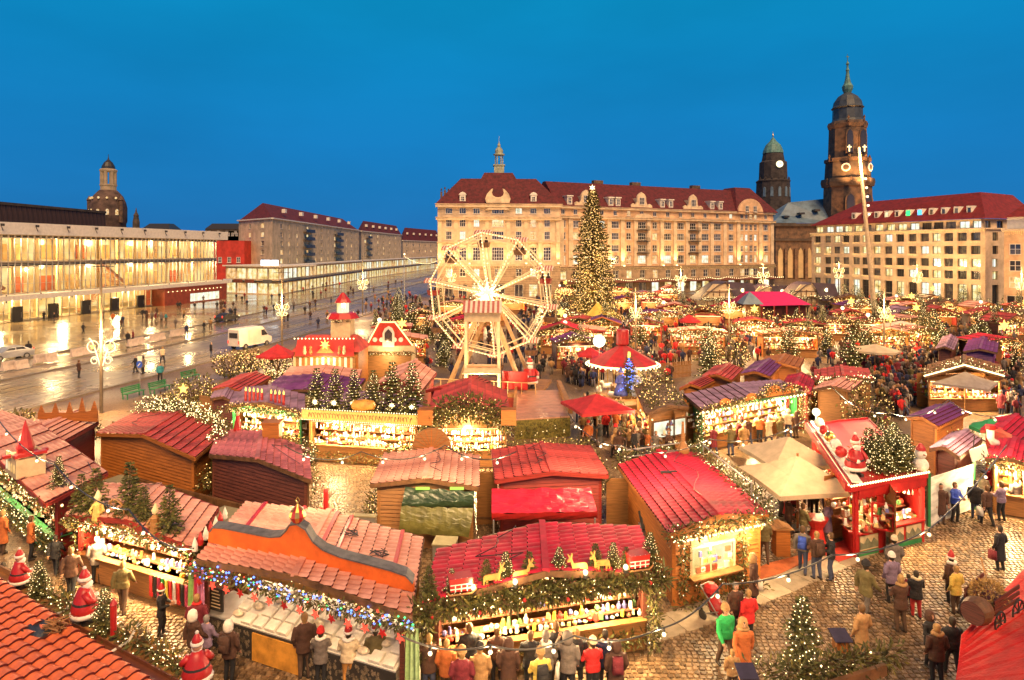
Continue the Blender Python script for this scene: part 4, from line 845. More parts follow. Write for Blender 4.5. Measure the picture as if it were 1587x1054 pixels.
 def siding(s, a, b, zb, m_, gable=False, ph=.155):
  mb = MB(); A, B = s.W(a[0], a[1], 0), s.W(b[0], b[1], 0); d = (B - A).normalized(); nrm = Vector((d.y, -d.x, 0)); z = zb; top = s.ze + (s.rdz if gable else 0) - .06
  while z < top:
   z1 = min(z + ph, top); u0, u1 = 0.0, 1.0
   if z1 > s.ze - .06 and gable:
    f = (z1 - s.ze + .06) / max(s.rdz, .01); r_ = s.ridge if a[0] < b[0] else 1 - s.ridge; u0 = min(r_ * f, .98); u1 = 1 - (1 - r_) * f
    if u1 - u0 < .04: break
   p, q = A.lerp(B, u0), A.lerp(B, u1); lo = nrm * .06; hi = nrm * .01
   mb.add([p + lo + Vector((0, 0, z)), q + lo + Vector((0, 0, z)), q + hi + Vector((0, 0, z1)), p + hi + Vector((0, 0, z1)), p - nrm * .02 + Vector((0, 0, z)), q - nrm * .02 + Vector((0, 0, z))], [(0, 1, 2, 3), (4, 5, 1, 0)])
   z = z1
  mb.quad(A - nrm * .025 + Vector((0, 0, zb)), B - nrm * .025 + Vector((0, 0, zb)), B - nrm * .025 + Vector((0, 0, s.ze - .06)), A - nrm * .025 + Vector((0, 0, s.ze - .06)))
  o = mb.build('plank_siding', m_, s.root); o['kind'] = 'stuff'; return o
 def open_front(s, ab, nm, light, goods, gpal, counter, wm):
  (a, b) = ab; rt = s.root; A, B = s.W(a[0], a[1], 0), s.W(b[0], b[1], 0); d = (B - A).normalized(); nrm = Vector((d.y, -d.x, 0)); inn = -nrm; ln = (B - A).length; r = random.Random(int(ln * 1000)); Z = lambda z: Vector((0, 0, z))
  mb = MB(); mb.slab(A + nrm * .2 + Z(.98), B + nrm * .2 + Z(.98), B + inn * .5 + Z(.98), A + inn * .5 + Z(.98), .06); mb.slab(A + nrm * .02 + Z(.94), B + nrm * .02 + Z(.94), B + nrm * .02 + Z(.05), A + nrm * .02 + Z(.05), .05); mb.build('counter', M[counter], rt)
  mb = MB(); mb.slab(A + nrm * .1 + Z(s.ze - .08), B + nrm * .1 + Z(s.ze - .08), B + nrm * .1 + Z(s.ze - .42), A + nrm * .1 + Z(s.ze - .42), .04); mb.build('fascia_board', M['creamw'] if s.lu < 0 else wm, rt)
  mb = MB(); mb.bar(A + nrm * .0 + inn * .15 + Z(s.ze - .47), B + inn * .15 + Z(s.ze - .47), .07, .07); mb.build('light_tube', M['tube'], rt)
  if goods:
   gm = MB(); n_ = int(ln / .17); pal = gpal or list(range(10))
   for lev, (dep, z0, hh_) in enumerate(((.18, .98, .16), (.45, 1.05, .2), (.8, 1.25, .26), (1.05, 1.55, .26), (1.2, 1.85, .24))):
    gm.slab(A + inn * (dep + .2) + Z(z0), B + inn * (dep + .2) + Z(z0), B + inn * (dep - .12) + Z(z0), A + inn * (dep - .12) + Z(z0), .03, 8)
    for i in range(n_):
     if r.random() < .12: continue
     c = A.lerp(B, (i + .5) / n_) + inn * (dep + r.uniform(-.05, .08)); h_ = hh_ * r.uniform(.3, 1.3); m_ = r.choice(pal); t = r.random()
     if r.random() < .3: m_ = r.choice((2, 5, 6, 7, 8, 1))
     if t < .45: gm.box((c.x, c.y, z0 + h_ / 2), (r.uniform(.07, .15), r.uniform(.07, .15), h_), m_, r.uniform(0, 3), r.uniform(.5, 1))
     elif t < .75: gm.lathe([(.06, 0), (.075, h_ * .5), (.03, h_ * .8), (.035, h_)], 6, (c.x, c.y, z0), m_)
     else: gm.ball((c.x, c.y, z0 + h_ * .4), h_ * .38, 4, m_)
   for i in range(int(ln / .3)):
    c = A.lerp(B, (i + r.random()) / (ln / .3)) + inn * r.uniform(.05, .5); gm.box((c.x, c.y, s.ze - .6 - r.random() * .2), (.08, .08, r.uniform(.15, .35)), r.choice(pal), r.uniform(0, 3), .5)
   g = gm.build('goods', GOODS, rt); g['kind'] = 'stuff'
  mb = MB(); iw = inn * 1.45; mb.quad(A + iw, B + iw, B + iw + Z(s.ze - .1), A + iw + Z(s.ze - .1)); mb.build('inner_wall', M['wood'], rt)
  if light:
   n_ = max(1, round(ln / 3.2))
   for i in range(n_): c = A.lerp(B, (i + .5) / n_) + nrm * .12 + Z(s.ze - .52); lamp('stall_lamp', c, light * .95 / n_, (1, .68, .32), .12, rt)
def bulb_row(parent, a, b, n_, r=.03, m_='bulbw', sag=0.0, name='bulb_row'):
 mb = MB(); a, b = Vector(a), Vector(b)
 for i in range(n_ + 1): t = i / n_; c = a.lerp(b, t); c.z -= sag * 4 * t * (1 - t); mb.octa(c, r)
 o = mb.build(name, M[m_], parent); o['kind'] = 'stuff'; return o
def festoon(pts, label, nb=6, sag=.5, power=0, col=(1, .68, .34), r=.05):
 """a dark cable with hanging lamps; the lamps light the lane"""
 root = thing('festoon_cable', label, 'cable', pts[0]); o = Vector(pts[0]); mb = MB(); bb = MB(); path = []
 for a, b in zip(pts[:-1], pts[1:]):
  a, b = Vector(a), Vector(b)
  for i in range(13): t = i / 12; c = a.lerp(b, t) - o; c.z -= sag * 4 * t * (1 - t); path.append(c)
 mb.tube(path, .022, 5); mb.build('cable', M['darkmetal'], root); k_ = len(path)
 for i in range(nb):
  c = path[int((i + .5) / nb * k_)]; q = MB(); q.lathe([(.03, -.02), (.04, -.08), (.025, -.1)], 6, c); b_ = q.build('socket', M['darkmetal'], root); q = MB(); q.ball(c + Vector((0, 0, -.16)), r, 6); q.build('bulb', M['globe'], b_, smooth=True)
  if power: lamp('bulb_light', c + Vector((0, 0, -.3)), power, col, .1, root)
 return root
M['pinkred'] = mat('rose_roof_tile', (.58, .16, .17), .6, .26, .8, .2, obj_var=.12)
def up(v, z): return Vector((v.x, v.y, z))
# --- stall with cream castle model (left edge)
s1 = Stall(P(-95, 655, 2.6), (69, 781), (166, 733), 2.6, 'salmon-tiled stall with a cream toy castle on its roof and glowing star shelves', roofm='pink', wallm='redwood', front='near', light=260, rdz=.55, counter='greenp', ncourse=6, gpal=[0, 3, 3, 9, 9, 0])
garland(s1.root, [s1.W(0, 0, 2.5), s1.W(1, 0, 2.5)], .16, 60, 26, seed=11); garland(s1.root, [s1.W(.97, s1.nv, 2.4), s1.W(.97, s1.nv, .2)], .25, 110, 14, seed=12); garland(s1.root, [s1.W(.1, s1.nv - .08, .8), s1.W(1, s1.nv - .08, .75)], .3, 90, 40, seed=13, lsize=.03)
cs = thing('toy_castle', 'cream wooden toy castle with arched windows and one tall red cone turret', 'decoration', s1.o + s1.W(.8, .14, 2.85))
mb = MB(); ud = s1.U.normalized(); ag = math.atan2(ud.y, ud.x); mb.box((0, 0, .35), (1.5, 1.0, .75), 0, ag)
for i in range(6):
 for j in (-1, 1): q = ud * (-.62 + i * .25) + Vector((-ud.y, ud.x, 0)) * .46 * j; mb.box((q.x, q.y, .8), (.13, .1, .16), 0, ag)
c0 = mb.build('castle_wall', M['creamw'], cs)
for i in range(4): q = ud * (-.5 + i * .34) + Vector((ud.y, -ud.x, 0)) * .51; m2 = MB(); m2.prism([(-.09, 0), (.09, 0), (.09, .25), (0, .36), (-.09, .25)], q + Vector((0, 0, .18)), ud, (0, 0, 1), .03); m2.build('arched_window', M['win_warm'], c0)
mb = MB(); mb.lathe([(.3, .7), (.3, 1.0), (.33, 1.02), (.05, 2.0), (.01, 2.15)], 10); mb.build('cone_turret', M['redp'], cs); mb = MB(); mb.box((0, 0, .78), (1.55, .2, .12), 0, ag + PI / 2); mb.box((ud.x * .6, ud.y * .6, .86), (.3, 1.1, .12), 0, ag); mb.build('red_coping', M['redp'], cs)
fir_tree(s1.o + s1.W(.96, .3, 2.7), 1.2, 'small fir on the castle stall beside the toy castle', lit=True)
# --- crown stall behind it
s2 = Stall((31, 664), (100, 684), (152, 655), 2.6, 'salmon-tiled hut crowned by an orange jagged wooden crown', roofm='pink', wallm='redwood', front=('left',), rdz=.35, ncourse=5, light=60)
cp = [(0, 0), (2.9, 0), (2.9, .55), (2.75, 1.1), (2.6, .6), (2.3, .5), (2.15, 1.25), (2.0, .5), (1.7, .42), (1.55, 1.0), (1.4, .42), (1.0, .4), (.85, .9), (.7, .4), (.3, .35), (.15, .75), (0, .3)]
mb = MB(); d = (s2.W(1, .75, 0) - s2.W(0, .25, 0)).normalized(); mb.prism(cp, s2.W(.12, .35, 2.85), d * 1.25, (0, 0, 1), .08); mb.build('crown_board', M['orange'], s2.root)
garland(s2.root, [s2.W(0, 1, 2.5), s2.W(1, 1, 2.5)], .2, 60, 10, seed=21)
# --- stall with spinning wheel and firs on the eave
s3 = Stall((102, 800), (296, 850), (338, 788), 2.5, 'salmon-tiled stall with roof firs, spinning wheel and hanging stockings', roofm='pink', wallm='redwood', front='near', light=520, rdz=.4, ncourse=7, gpal=[3, 3, 7, 0, 3, 9, 4])
garland(s3.root, [s3.W(0, -.02, 2.45), s3.W(1, -.02, 2.45)], .14, 80, 30, seed=31); garland(s3.root, [s3.W(.97, s3.nv, 2.4), s3.W(.97, s3.nv, .1)], .22, 120, 8, seed=32); garland(s3.root, [s3.W(.02, s3.nv, 2.4), s3.W(.02, s3.nv, .1)], .2, 100, 10, seed=33)
for i, (u, v, h) in enumerate(((.1, .1, 1.5), (.22, .12, 1.7), (.5, .13, 1.9), (.62, .1, 1.3), (.82, .1, 1.7))): fir_tree(s3.o + s3.W(u, v, s3.roofz(u) - .1), h, ['bare-tipped fir at the far end of the spinning wheel eave', 'fir beside the straw figure on the salmon roof', 'tall dark fir behind the spinning wheel', 'short fir tucked beside the spinning wheel', 'fir above the hanging stockings'][i], lit=False, v_=i % 4)
sw_ = thing('spinning_wheel', 'pale wooden spinning wheel on the stall eave between firs', 'wheel', s3.o + s3.W(.42, .02, 2.55)); wd_ = s3.U.normalized(); mb = MB(); ring = [wd_ * (.42 * math.cos(2 * PI * k_ / 20)) + Vector((0, 0, .5 + .42 * math.sin(2 * PI * k_ / 20))) for k_ in range(21)]; mb.tube(ring, .035, 6); mb.build('rim', M['wood'], sw_)
mb = MB()
for k_ in range(8): t = 2 * PI * k_ / 8; mb.bar((0, 0, .5), wd_ * (.42 * math.cos(t)) + Vector((0, 0, .5 + .42 * math.sin(t))), .03)
mb.build('spoke', M['wood'], sw_); mb = MB(); mb.bar((0, 0, .5), wd_ * .35 + Vector((0, 0, -.05)), .05); mb.bar((0, 0, .5), wd_ * -.35 + Vector((0, 0, -.05)), .05); mb.bar(wd_ * -.5 + Vector((0, 0, .02)), wd_ * .6 + Vector((0, 0, .02)), .08); mb.build('stand', M['wood'], sw_)
for i, (u, nm) in enumerate(((.27, 'straw yellow carved figure standing on the eave by the firs'), (.73, 'orange carved figure with lantern standing on the eave'))):
 fg = thing('carved_figure', nm, 'figure', s3.o + s3.W(u, .03, 2.55)); mb = MB(); mb.lathe([(.16, 0), (.2, .1), (.15, .5), (.17, .62), (.06, .72)], 8); mb.tube([(-.14, 0, .6), (-.24, -.08, .4), (-.12, -.16, .34)], .045, 6); mb.tube([(.14, 0, .6), (.24, -.08, .4), (.12, -.16, .34)], .045, 6); mb.build('robe', M['wood'] if i else mat('straw', (.6, .42, .12), .8, .2, 6), fg); mb = MB(); mb.ball((0, 0, .82), .11, 6); mb.lathe([(.13, .86), (.02, 1.1)], 8); mb.build('head', M['creamw'], fg)
for i in range(10):
 u = .66 + i * .03; c = [(.6, .02, .02), (.02, .02, .02), (.5, .05, .12), (.02, .3, .06), (.75, .65, .1), (.6, .02, .02), (.7, .65, .6)][i % 7]
 mb = MB(); mb.box((0, 0, -.3), (.15, .04, .6), taper=.9); mb.box((.03, 0, -.63), (.2, .05, .12)); o = mb.build('hanging_stocking', mat('knit_%d' % (i % 7), c, .9, .15, 10), None, s3.o + s3.W(u, s3.nv - .08, .98), ag); tag(o, ['red knitted stocking hung below the counter', 'black knitted stocking hung below the counter', 'wine knitted stocking hung below the counter', 'green knitted stocking hung below the counter', 'yellow knitted stocking hung below the counter', 'red knitted stocking hung below the counter', 'cream knitted stocking hung below the counter'][i % 7], 'stocking', 'stockings below the counter')
# --- orange plank hut and brown hut seen from behind
s4 = Stall((150, 672), (302, 710), (352, 668), 2.5, 'wide hut with bright orange plank back wall and red tiled roof', roofm='tred', wallm='orange', front='far', light=120, rdz=.5, ncourse=7)
garland(s4.root, [s4.W(0, 1, 2.7), s4.W(.5, 1, 3.15), s4.W(1, .95, 2.8), s4.W(1.02, .5, 2.7)], .42, 110, 60, seed=41, lsize=.035); garland(s4.root, [s4.W(.1, 1.05, 3.2), s4.W(.9, 1.05, 3.3)], .4, 90, 60, seed=42, lsize=.035)
s5 = Stall((325, 705), (482, 745), (478, 696), 2.5, 'hut with dark brown plank back and crimson-pink tiled roof with hatch box', roofm='pinkred', wallm='brown', front='far', light=160, rdz=.35, ncourse=7)
garland(s5.root, [s5.W(1, 1, 2.7), s5.W(1, .6, 2.5), s5.W(1.02, .6, 1.3)], .36, 120, 40, seed=51); 
mb = MB(); mb.box(s5.W(.62, .93, 3.15), (.8, .7, .7), 0, .1); mb.box(s5.W(.62, .93, 3.55), (.9, .8, .08), 0, .1); mb.build('roof_box', M['orange'], s5.root)
def timber(st, side, n_=6):
 a, b = (((1 - st.iu), st.iv), ((1 - st.iu), 1 - st.iv)) if side == 'right' else ((st.iu, st.iv), (1 - st.iu, st.iv)); A, B = st.W(*a, 0), st.W(*b, 0); d = (B - A).normalized(); nr_ = Vector((d.y, -d.x, 0)) * .06; mb = MB(); mb.quad(A + nr_ * .8, B + nr_ * .8, B + nr_ * .8 + Vector((0, 0, st.ze - .1)), A + nr_ * .8 + Vector((0, 0, st.ze - .1)), 1)
 for i in range(n_ + 1): c = A.lerp(B, i / n_) + nr_; mb.bar(c, c + Vector((0, 0, st.ze - .1)), .12, .06)
 for z in (.1, 1.2, st.ze - .15): mb.bar(A + nr_ + Vector((0, 0, z)), B + nr_ + Vector((0, 0, z)), .06, .12)
 for i in range(0, n_, 2): mb.bar(A.lerp(B, i / n_) + nr_ + Vector((0, 0, 1.2)), A.lerp(B, (i + 1) / n_) + nr_ + Vector((0, 0, .1)), .1, .06)
 mb.build('timber_frame', [M['dkwood'], M['creamw']], st.root)
timber(s5, 'right')
for i, (u, v) in enumerate(((.22, .98), (.55, 1.0))): 
 fg = thing('carved_figure', ['red-robed wooden figure on the brown hut roof', 'red hooded wooden figure beside the hatch box'][i], 'figure', s5.o + s5.W(u, v, s5.roofz(u))); mb = MB(); mb.lathe([(.2, 0), (.22, .1), (.1, .75), (.04, .8)], 8); mb.build('robe', M['redp'], fg); mb = MB(); mb.ball((0, 0, .88), .1, 6); mb.build('head', M['creamw'], fg)
# brown boundary fence and crates behind the huts
A, B = P(215, 742, 1.0), P(408, 790, 1.0); fn = thing('board_fence', 'long low umber board screen running behind the huts', 'fence', (A.x, A.y, 0)); d = B - A
for i in range(6): mb = MB(); a, b = d * (i / 6), d * ((i + .97) / 6); mb.bar((a.x, a.y, .5), (b.x, b.y, .5), .12, 1.0); mb.build('board', M['dkwood'], fn)
for px_, py_, z, sz, lab in ((186, 745, 1.1, (1.2, .9, 1.1), 'dark box with pale lid standing behind the castle stall'), (352, 798, 1.0, (1.5, 1.1, 1.0), 'olive-lidded box between two salmon roofs'), (456, 790, 1.3, (1.4, .25, 1.0), 'grey panel board leaning behind the orange-gabled stall'), (560, 800, 1.3, (1.2, .2, .9), 'pale panel board near the green tarpaulin'), (690, 840, 1.2, (.8, .7, 1.2), 'blue-grey bin between two front stalls')):
 c = P(px_, py_, z); o = thing('storage_box', lab, 'box', (c.x, c.y, 0)); mb = MB(); mb.box((0, 0, z / 2), (sz[0], sz[1], z), 0, -.4 if px_ < 400 else -.1); mb.build('body', M['dkwood'] if px_ < 400 else M['steel'], o); mb = MB(); mb.box((0, 0, z + .03), (sz[0] + .06, sz[1] + .06, .06), 0, -.4 if px_ < 400 else -.1); mb.build('lid', mat('olive_lid', (.3, .26, .15), .6, .1, 3), o)
for i, (px_, py_, h) in enumerate(((497, 812, 2.6), (505, 803, 3.1), (515, 814, 2.6))):
 c = P(px_, py_, 2.0); o = tag(MB().build('x', M['redp']), None); bpy.data.objects.remove(o); o = thing('giant_candle', 'red candle post behind the orange-gabled stall', 'candle', (c.x, c.y, 0), group='red candle posts'); mb = MB(); mb.lathe([(.1, 0), (.1, h - .1), (.06, h)], 8); mb.build('wax', M['redp'], o); mb = MB(); mb.lathe([(.03, 0), (.045, .08), (.005, .2)], 6, (0, 0, h)); mb.build('flame', M['creamw'], o)
# --- middle hut with green tarpaulin
s6 = Stall((575, 751), (742, 756), (742, 707), 2.6, 'light-wood hut with salmon roof and a round sunburst gable', roofm='pink', wallm='wood', front='far', light=200, rdz=.3, ncourse=7)
sb = [(.9 * math.cos(PI * k_ / 12), .95 * math.sin(PI * k_ / 12)) for k_ in range(13)]
mb = MB(); mb.prism(sb, s6.W(.5, 1.0, 2.9), (1, 0, 0), (0, 0, 1), .1); g_ = mb.build('sunburst_gable', M['wood'], s6.root)
for k_ in range(9): t = PI * (k_ + .5) / 9; mb = MB(); p = s6.W(.5, 1.0, 2.9) + Vector((0, -.07, 0)); mb.bar(p, p + Vector((.88 * math.cos(t), 0, .92 * math.sin(t))), .05, .03); mb.build('ray_slat', M['orange'], g_)
garland(s6.root, [s6.W(0, 1, 2.7), s6.W(.3, 1, 3.0)], .3, 90, 40, seed=61); garland(s6.root, [s6.W(.7, 1, 3.0), s6.W(1, 1, 2.7)], .3, 90, 40, seed=62)
def tarp(px4, zs, m_, label, name='tarpaulin', bulge=.12):
 """draped sheet over four photo corners (top-left, top-right, bottom-right, bottom-left) with given heights, folded and thick"""
 q = [P(p[0], p[1], z) for p, z in zip(px4, zs)]; o = Vector((q[3].x, q[3].y, 0)); mb = MB(); n_ = 14; r = random.Random(int(px4[0][0])); g = []
 for j in range(n_ + 1):
  for i in range(n_ + 1):
   a = q[0].lerp(q[1], i / n_).lerp(q[3].lerp(q[2], i / n_), j / n_) - o; a += Vector((0, -bulge * math.sin(PI * j / n_), -bulge * .6 * math.sin(PI * j / n_) + .03 * math.sin(i * 1.9 + j * .7) + r.uniform(-.02, .02))); g.append(a)
 fs = [(j * (n_ + 1) + i, j * (n_ + 1) + i + 1, (j + 1) * (n_ + 1) + i + 1, (j + 1) * (n_ + 1) + i) for j in range(n_) for i in range(n_)]; mb.add(g, fs)
 return mb, o
olive = mat('olive_tarp', (.12, .11, .03), .35, .25, 2, .3, bscale=4); gtop = mat('dark_green_tarp', (.025, .045, .02), .3, .2, 2, .2, bscale=4); rtarp = mat('red_tarp', (.55, .02, .045), .3, .15, 2, .5, bscale=3.5)
b1, o1 = tarp(((628, 755), (735, 762), (734, 787), (622, 785)), (2.55, 2.55, 1.95, 1.95), gtop, ''); tp = thing('tarpaulin', 'dark green and olive tarpaulin hung over the back of the light-wood hut', 'tarpaulin', o1); b1.build('upper_sheet', gtop, tp)
b2, o2 = tarp(((622, 785), (734, 787), (726, 832), (618, 826)), (1.95, 1.95, 1.0, 1.0), olive, ''); b2.build('lower_sheet', olive, tp, o2 - o1)
for px_ in (655, 708): c = P(px_, 757, 2.58) - o1; mb = MB(); mb.box(c, (.55, .05, .1)); mb.build('lit_slot', glow('green_slot', (.5, .8, .1), .8), tp)
s7 = Stall((768, 745), (942, 737), (914, 692), 2.6, 'red-brown hut with salmon and crimson tin roof beside the sunburst hut', roofm='tred', wallm='redwood', front='far', light=200, rdz=.25, ncourse=6)
b1, o1 = tarp(((762, 758), (915, 756), (926, 793), (762, 796)), (2.35, 2.35, 1.9, 1.9), rtarp, '', bulge=.03); tp = thing('tarpaulin', 'shiny creased red tarpaulin roof spread behind the red-brown hut', 'tarpaulin', o1); b1.build('sheet', rtarp, tp)
b2, o2 = tarp(((762, 796), (926, 793), (926, 803), (762, 806)), (1.9, 1.9, 1.6, 1.6), rtarp, '', bulge=.03); b2.build('valance', M['redp'], tp, o2 - o1)
mb = MB()
for px_, py_ in ((765, 806), (922, 803), (765, 760), (912, 758)): c = P(px_, py_, 1.8) - o1; mb.bar((c.x, c.y, 0), (c.x, c.y, 1.8), .06)
mb.build('pole', M['steel'], tp)
for i, (px_, w_) in enumerate(((755, .9), (958, 1.0))):
 c = P(px_, 735 if i == 0 else 745, 2.2); o = thing('side_panel_board', ['upright light plywood board between the middle huts', 'upright rounded plywood board beside the crimson roof'][i], 'board', (c.x, c.y, 0)); mb = MB(); mb.prism([(-w_ / 2, 0), (w_ / 2, 0), (w_ / 2, 2.1), (w_ * .3, 2.3), (-w_ * .3, 2.3), (-w_ / 2, 2.1)], (0, 0, 0), (1, 0, 0), (0, 0, 1), .06); mb.build('panel', M['wood'], o); mb = MB(); mb.bar((-w_ / 2, 0, .3), (w_ / 2, 0, .3), .1, .1); mb.build('foot_rail', M['dkwood'], o)
# --- big crimson-roofed snack hut
s8 = Stall((1037, 829), (1190, 798), P(1080, 703, 2.6), 2.6, 'snack hut with large crimson roof, lit window counter and fir trim', roofm='crim', wallm='orange', front='x', rdz=.35, ncourse=6, light=0)
garland(s8.root, [s8.W(0, -.01, 2.65), s8.W(1, -.01, 2.65)], .3, 150, 26, seed=81); garland(s8.root, [s8.W(1.02, 0, 2.7), s8.W(1.02, .6, 2.75), s8.W(1.0, 1.03, 2.8), s8.W(0, 1.03, 2.8)], .45, 120, 34, seed=82)
A, B = s8.W(s8.iu, s8.iv, 0), s8.W(1 - s8.iu, s8.iv, 0); d8 = (B - A).normalized(); n8 = Vector((d8.y, -d8.x, 0)); Z = lambda z: Vector((0, 0, z))
bulb_row(s8.root, A + n8 * .3 + Z(2.3), B + n8 * .3 + Z(2.3), 40, .05); lamp('stall_lamp', A.lerp(B, .4) + n8 * .5 + Z(2.15), 60, (1, .72, .36), .2, s8.root); lamp('stall_lamp', A.lerp(B, .8) + n8 * .5 + Z(2.15), 50, (1, .72, .36), .2, s8.root)
mb = MB(); mb.slab(A.lerp(B, .2) + n8 * .06 + Z(1.85), A.lerp(B, .66) + n8 * .06 + Z(1.85), A.lerp(B, .66) + n8 * .06 + Z(1.05), A.lerp(B, .2) + n8 * .06 + Z(1.05), .04); wn = mb.build('serving_window', M['win_yellow'], s8.root); mb = MB(); r = random.Random(8)
for k_ in range(26): q = A.lerp(B, r.uniform(.22, .64)) + n8 * .12; z = r.choice((1.02, 1.3, 1.55)); mb.box((q.x, q.y, z + .1), (r.uniform(.08, .25), .06, r.uniform(.08, .24)), r.randrange(10), math.atan2(d8.y, d8.x))
mb.build('food_display', GOODS, s8.root)['kind'] = 'stuff'
mb = MB()
for t0, t1, z0, z1 in ((.18, .68, 1.9, 1.9), (.18, .68, 1.0, 1.0), (.18, .18, 1.0, 1.9), (.68, .68, 1.0, 1.9), (.4, .4, 1.0, 1.9)): mb.bar(A.lerp(B, t0) + n8 * .09 + Z(z0), A.lerp(B, t1) + n8 * .09 + Z(z1), .08, .08)
mb.build('window_frame', M['creamw'], wn); mb = MB(); mb.slab(A.lerp(B, .14) + n8 * .45 + Z(.98), A.lerp(B, .72) + n8 * .45 + Z(.98), A.lerp(B, .72) + n8 * .05 + Z(.98), A.lerp(B, .14) + n8 * .05 + Z(.98), .05); mb.build('counter', M['wood'], s8.root)
for u in (.08, .78): garland(s8.root, [A.lerp(B, u) + n8 * .12 + Z(2.2), A.lerp(B, u) + n8 * .12 + Z(.3)], .16, 110, 10, seed=int(83 + u * 10))
garland(s8.root, [A.lerp(B, .2) + n8 * .15 + Z(.62), A.lerp(B, .75) + n8 * .15 + Z(.7)], .14, 70, 4, seed=86); garland(s8.root, [A + n8 * .3 + Z(.12), B + n8 * .3 + Z(.12)], .25, 90, 3, seed=87)
mb = MB(); 
for v_ in (.2, .9): 
 for u_ in (1.01,): mb.bar(s8.W(u_, v_, 2.75), s8.W(u_, v_, 3.25), .05)
mb.bar(s8.W(1.01, .2, 3.2), s8.W(1.01, .9, 3.2), .05); mb.bar(s8.W(.1, 1.0, 3.2), s8.W(.85, 1.0, 3.2), .05); mb.bar(s8.W(.1, 1.0, 2.9), s8.W(.85, 1.0, 2.9), .04); mb.build('roof_rail', M['steel'], s8.root)
mb = MB(); mb.lathe([(.28, 0), (.3, .25), (.1, .6), (.05, 1.5)], 8, s8.W(.8, .98, 2.7)); mb.build('roof_post', M['wood'], s8.root)
mb = MB(); mb.box(s8.W(.42, .62, 2.98), (.9, .12, .08), 0, .1); mb.build('dark_vent', M['darkmetal'], s8.root)
c = P(1010, 812, 1.3); o = thing('waste_container', 'open dark-lidded container against the crimson hut side', 'container', (c.x, c.y, 0)); mb = MB(); mb.box((0, 0, .6), (.9, .8, 1.2)); mb.build('body', M['steel'], o); mb = MB(); mb.slab((-.45, -.4, 1.25), (.5, -.35, 1.25), (.35, .45, 1.75), (-.45, .4, 1.65), .05); mb.build('lid', M['darkmetal'], o)
c = P(1210, 860, 0); o = thing('bar_cabinet', 'small orange wood cabinet with sloped top beside the snack hut', 'cabinet', (c.x, c.y, 0)); mb = MB(); mb.box((0, 0, .55), (.55, .5, 1.1)); mb.build('body', M['orange'], o); mb = MB(); mb.prism([(-.42, 0), (.42, 0), (0, .16)], (0, 0, 1.1), (1, 0, 0), (0, 0, 1), .7); mb.build('sloped_top', M['wood'], o)
# --- front stall with orange shaped parapet
s9 = Stall((305, 868), (636, 955), (655, 835), 2.6, 'front stall with scalloped orange parapet, bauble lights and white tray counter', roofm='pink', wallm='brown', front='x', skip='near', rdz=.28, ncourse=9)
U9 = s9.U.normalized(); L9 = s9.lu; nf = Vector((U9.y, -U9.x, 0))
o9 = s9.W(0, .22, 2.72)
par = [(0, 0), (L9, 0), (L9, .35), (L9 * .97, .58), (L9 * .9, .66), (L9 * .68, .72), (L9 * .60, .85), (L9 * .55, 1.1), (L9 * .515, 1.55), (L9 * .47, 1.72), (L9 * .43, 1.6), (L9 * .415, 1.35), (L9 * .385, 1.02), (L9 * .33, .88), (L9 * .08, .8), (L9 * .02, .72), (0, .45)]
par = [(a, b * .68) for a, b in par]
mb = MB(); mb.prism(par, o9, U9, (0, 0, 1), .1); p9 = mb.build('parapet_board', mat('orange_render', (.72, .13, .015), .7, .15, 1.2, .05), s9.root)
mb = MB(); dv = s9.V.normalized() * .28
for (a, b), (a2, b2) in zip(par[2:-1], par[3:]):
 q0 = o9 + U9 * a + Z(b + .03); q1 = o9 + U9 * a2 + Z(b2 + .03); mb.slab(q1 - dv * .3, q0 - dv * .3, q0 + dv * 1.4, q1 + dv * 1.4, .04)
mb.build('lead_coping', mat('grey_lead', (.11, .10, .10), .6, .25, 3, .1), s9.root)
on = thing('striped_bauble', 'red and gold striped onion bauble on the orange parapet peak', 'bauble', s9.o + o9 + U9 * (L9 * .47) + Z(1.15)); mb = MB()
for k_ in range(12):
 t0, t1 = 2 * PI * k_ / 12, 2 * PI * (k_ + 1) / 12; pr = [(.03, 0), (.16, .1), (.25, .26), (.2, .42), (.07, .55), (.03, .6)]
 for (r0, z0), (r1, z1) in zip(pr[:-1], pr[1:]): mb.quad((r0 * math.cos(t0), r0 * math.sin(t0), z0), (r0 * math.cos(t1), r0 * math.sin(t1), z0), (r1 * math.cos(t1), r1 * math.sin(t1), z1), (r1 * math.cos(t0), r1 * math.sin(t0), z1), k_ % 2)
mb.build('bauble_shell', [M['redp'], M['gold']], on); mb = MB(); mb.tube([(0, 0, .6), (.06, 0, .72), (0, 0, .8), (-.06, 0, .72), (0, 0, .62)], .02, 5); mb.build('hook', M['gold'], on)
mb = MB()
for u in (.12, .36, .55, .63, .9): mb.bar(s9.W(u, .28, s9.roofz(u) + .09), s9.W(u, 1, s9.roofz(u) + .09), .12, .05)
mb.build('red_strap', M['redp'], s9.root)
for k_, (u, v) in enumerate(((.66, .72), (.82, .55))):
 mb = MB(); rr_ = random.Random(k_); pts = [s9.W(u, v, s9.roofz(u) + .13) + Vector((.35 * math.sin(i * .9) * rr_.uniform(.4, 1), .3 * math.cos(i * 1.1) * rr_.uniform(.4, 1), 0)) for i in range(22)]; mb.tube(pts, .015, 4); tag(mb.build('cable_coil', M['darkmetal'], None, s9.o), ['tangled black cable lying on the tiles near the parapet peak', 'loose black cable lying on the tiles further along'][k_], 'cable')
garland(s9.root, [s9.W(-.04, -.03, 2.45), s9.W(1.03, -.03, 2.5)],   .16, 90, 40, 'bulbblue', 91, .2, .042, .12, lm2=['bulbw', 'bulbred', 'bulbgreen', 'bulb'])
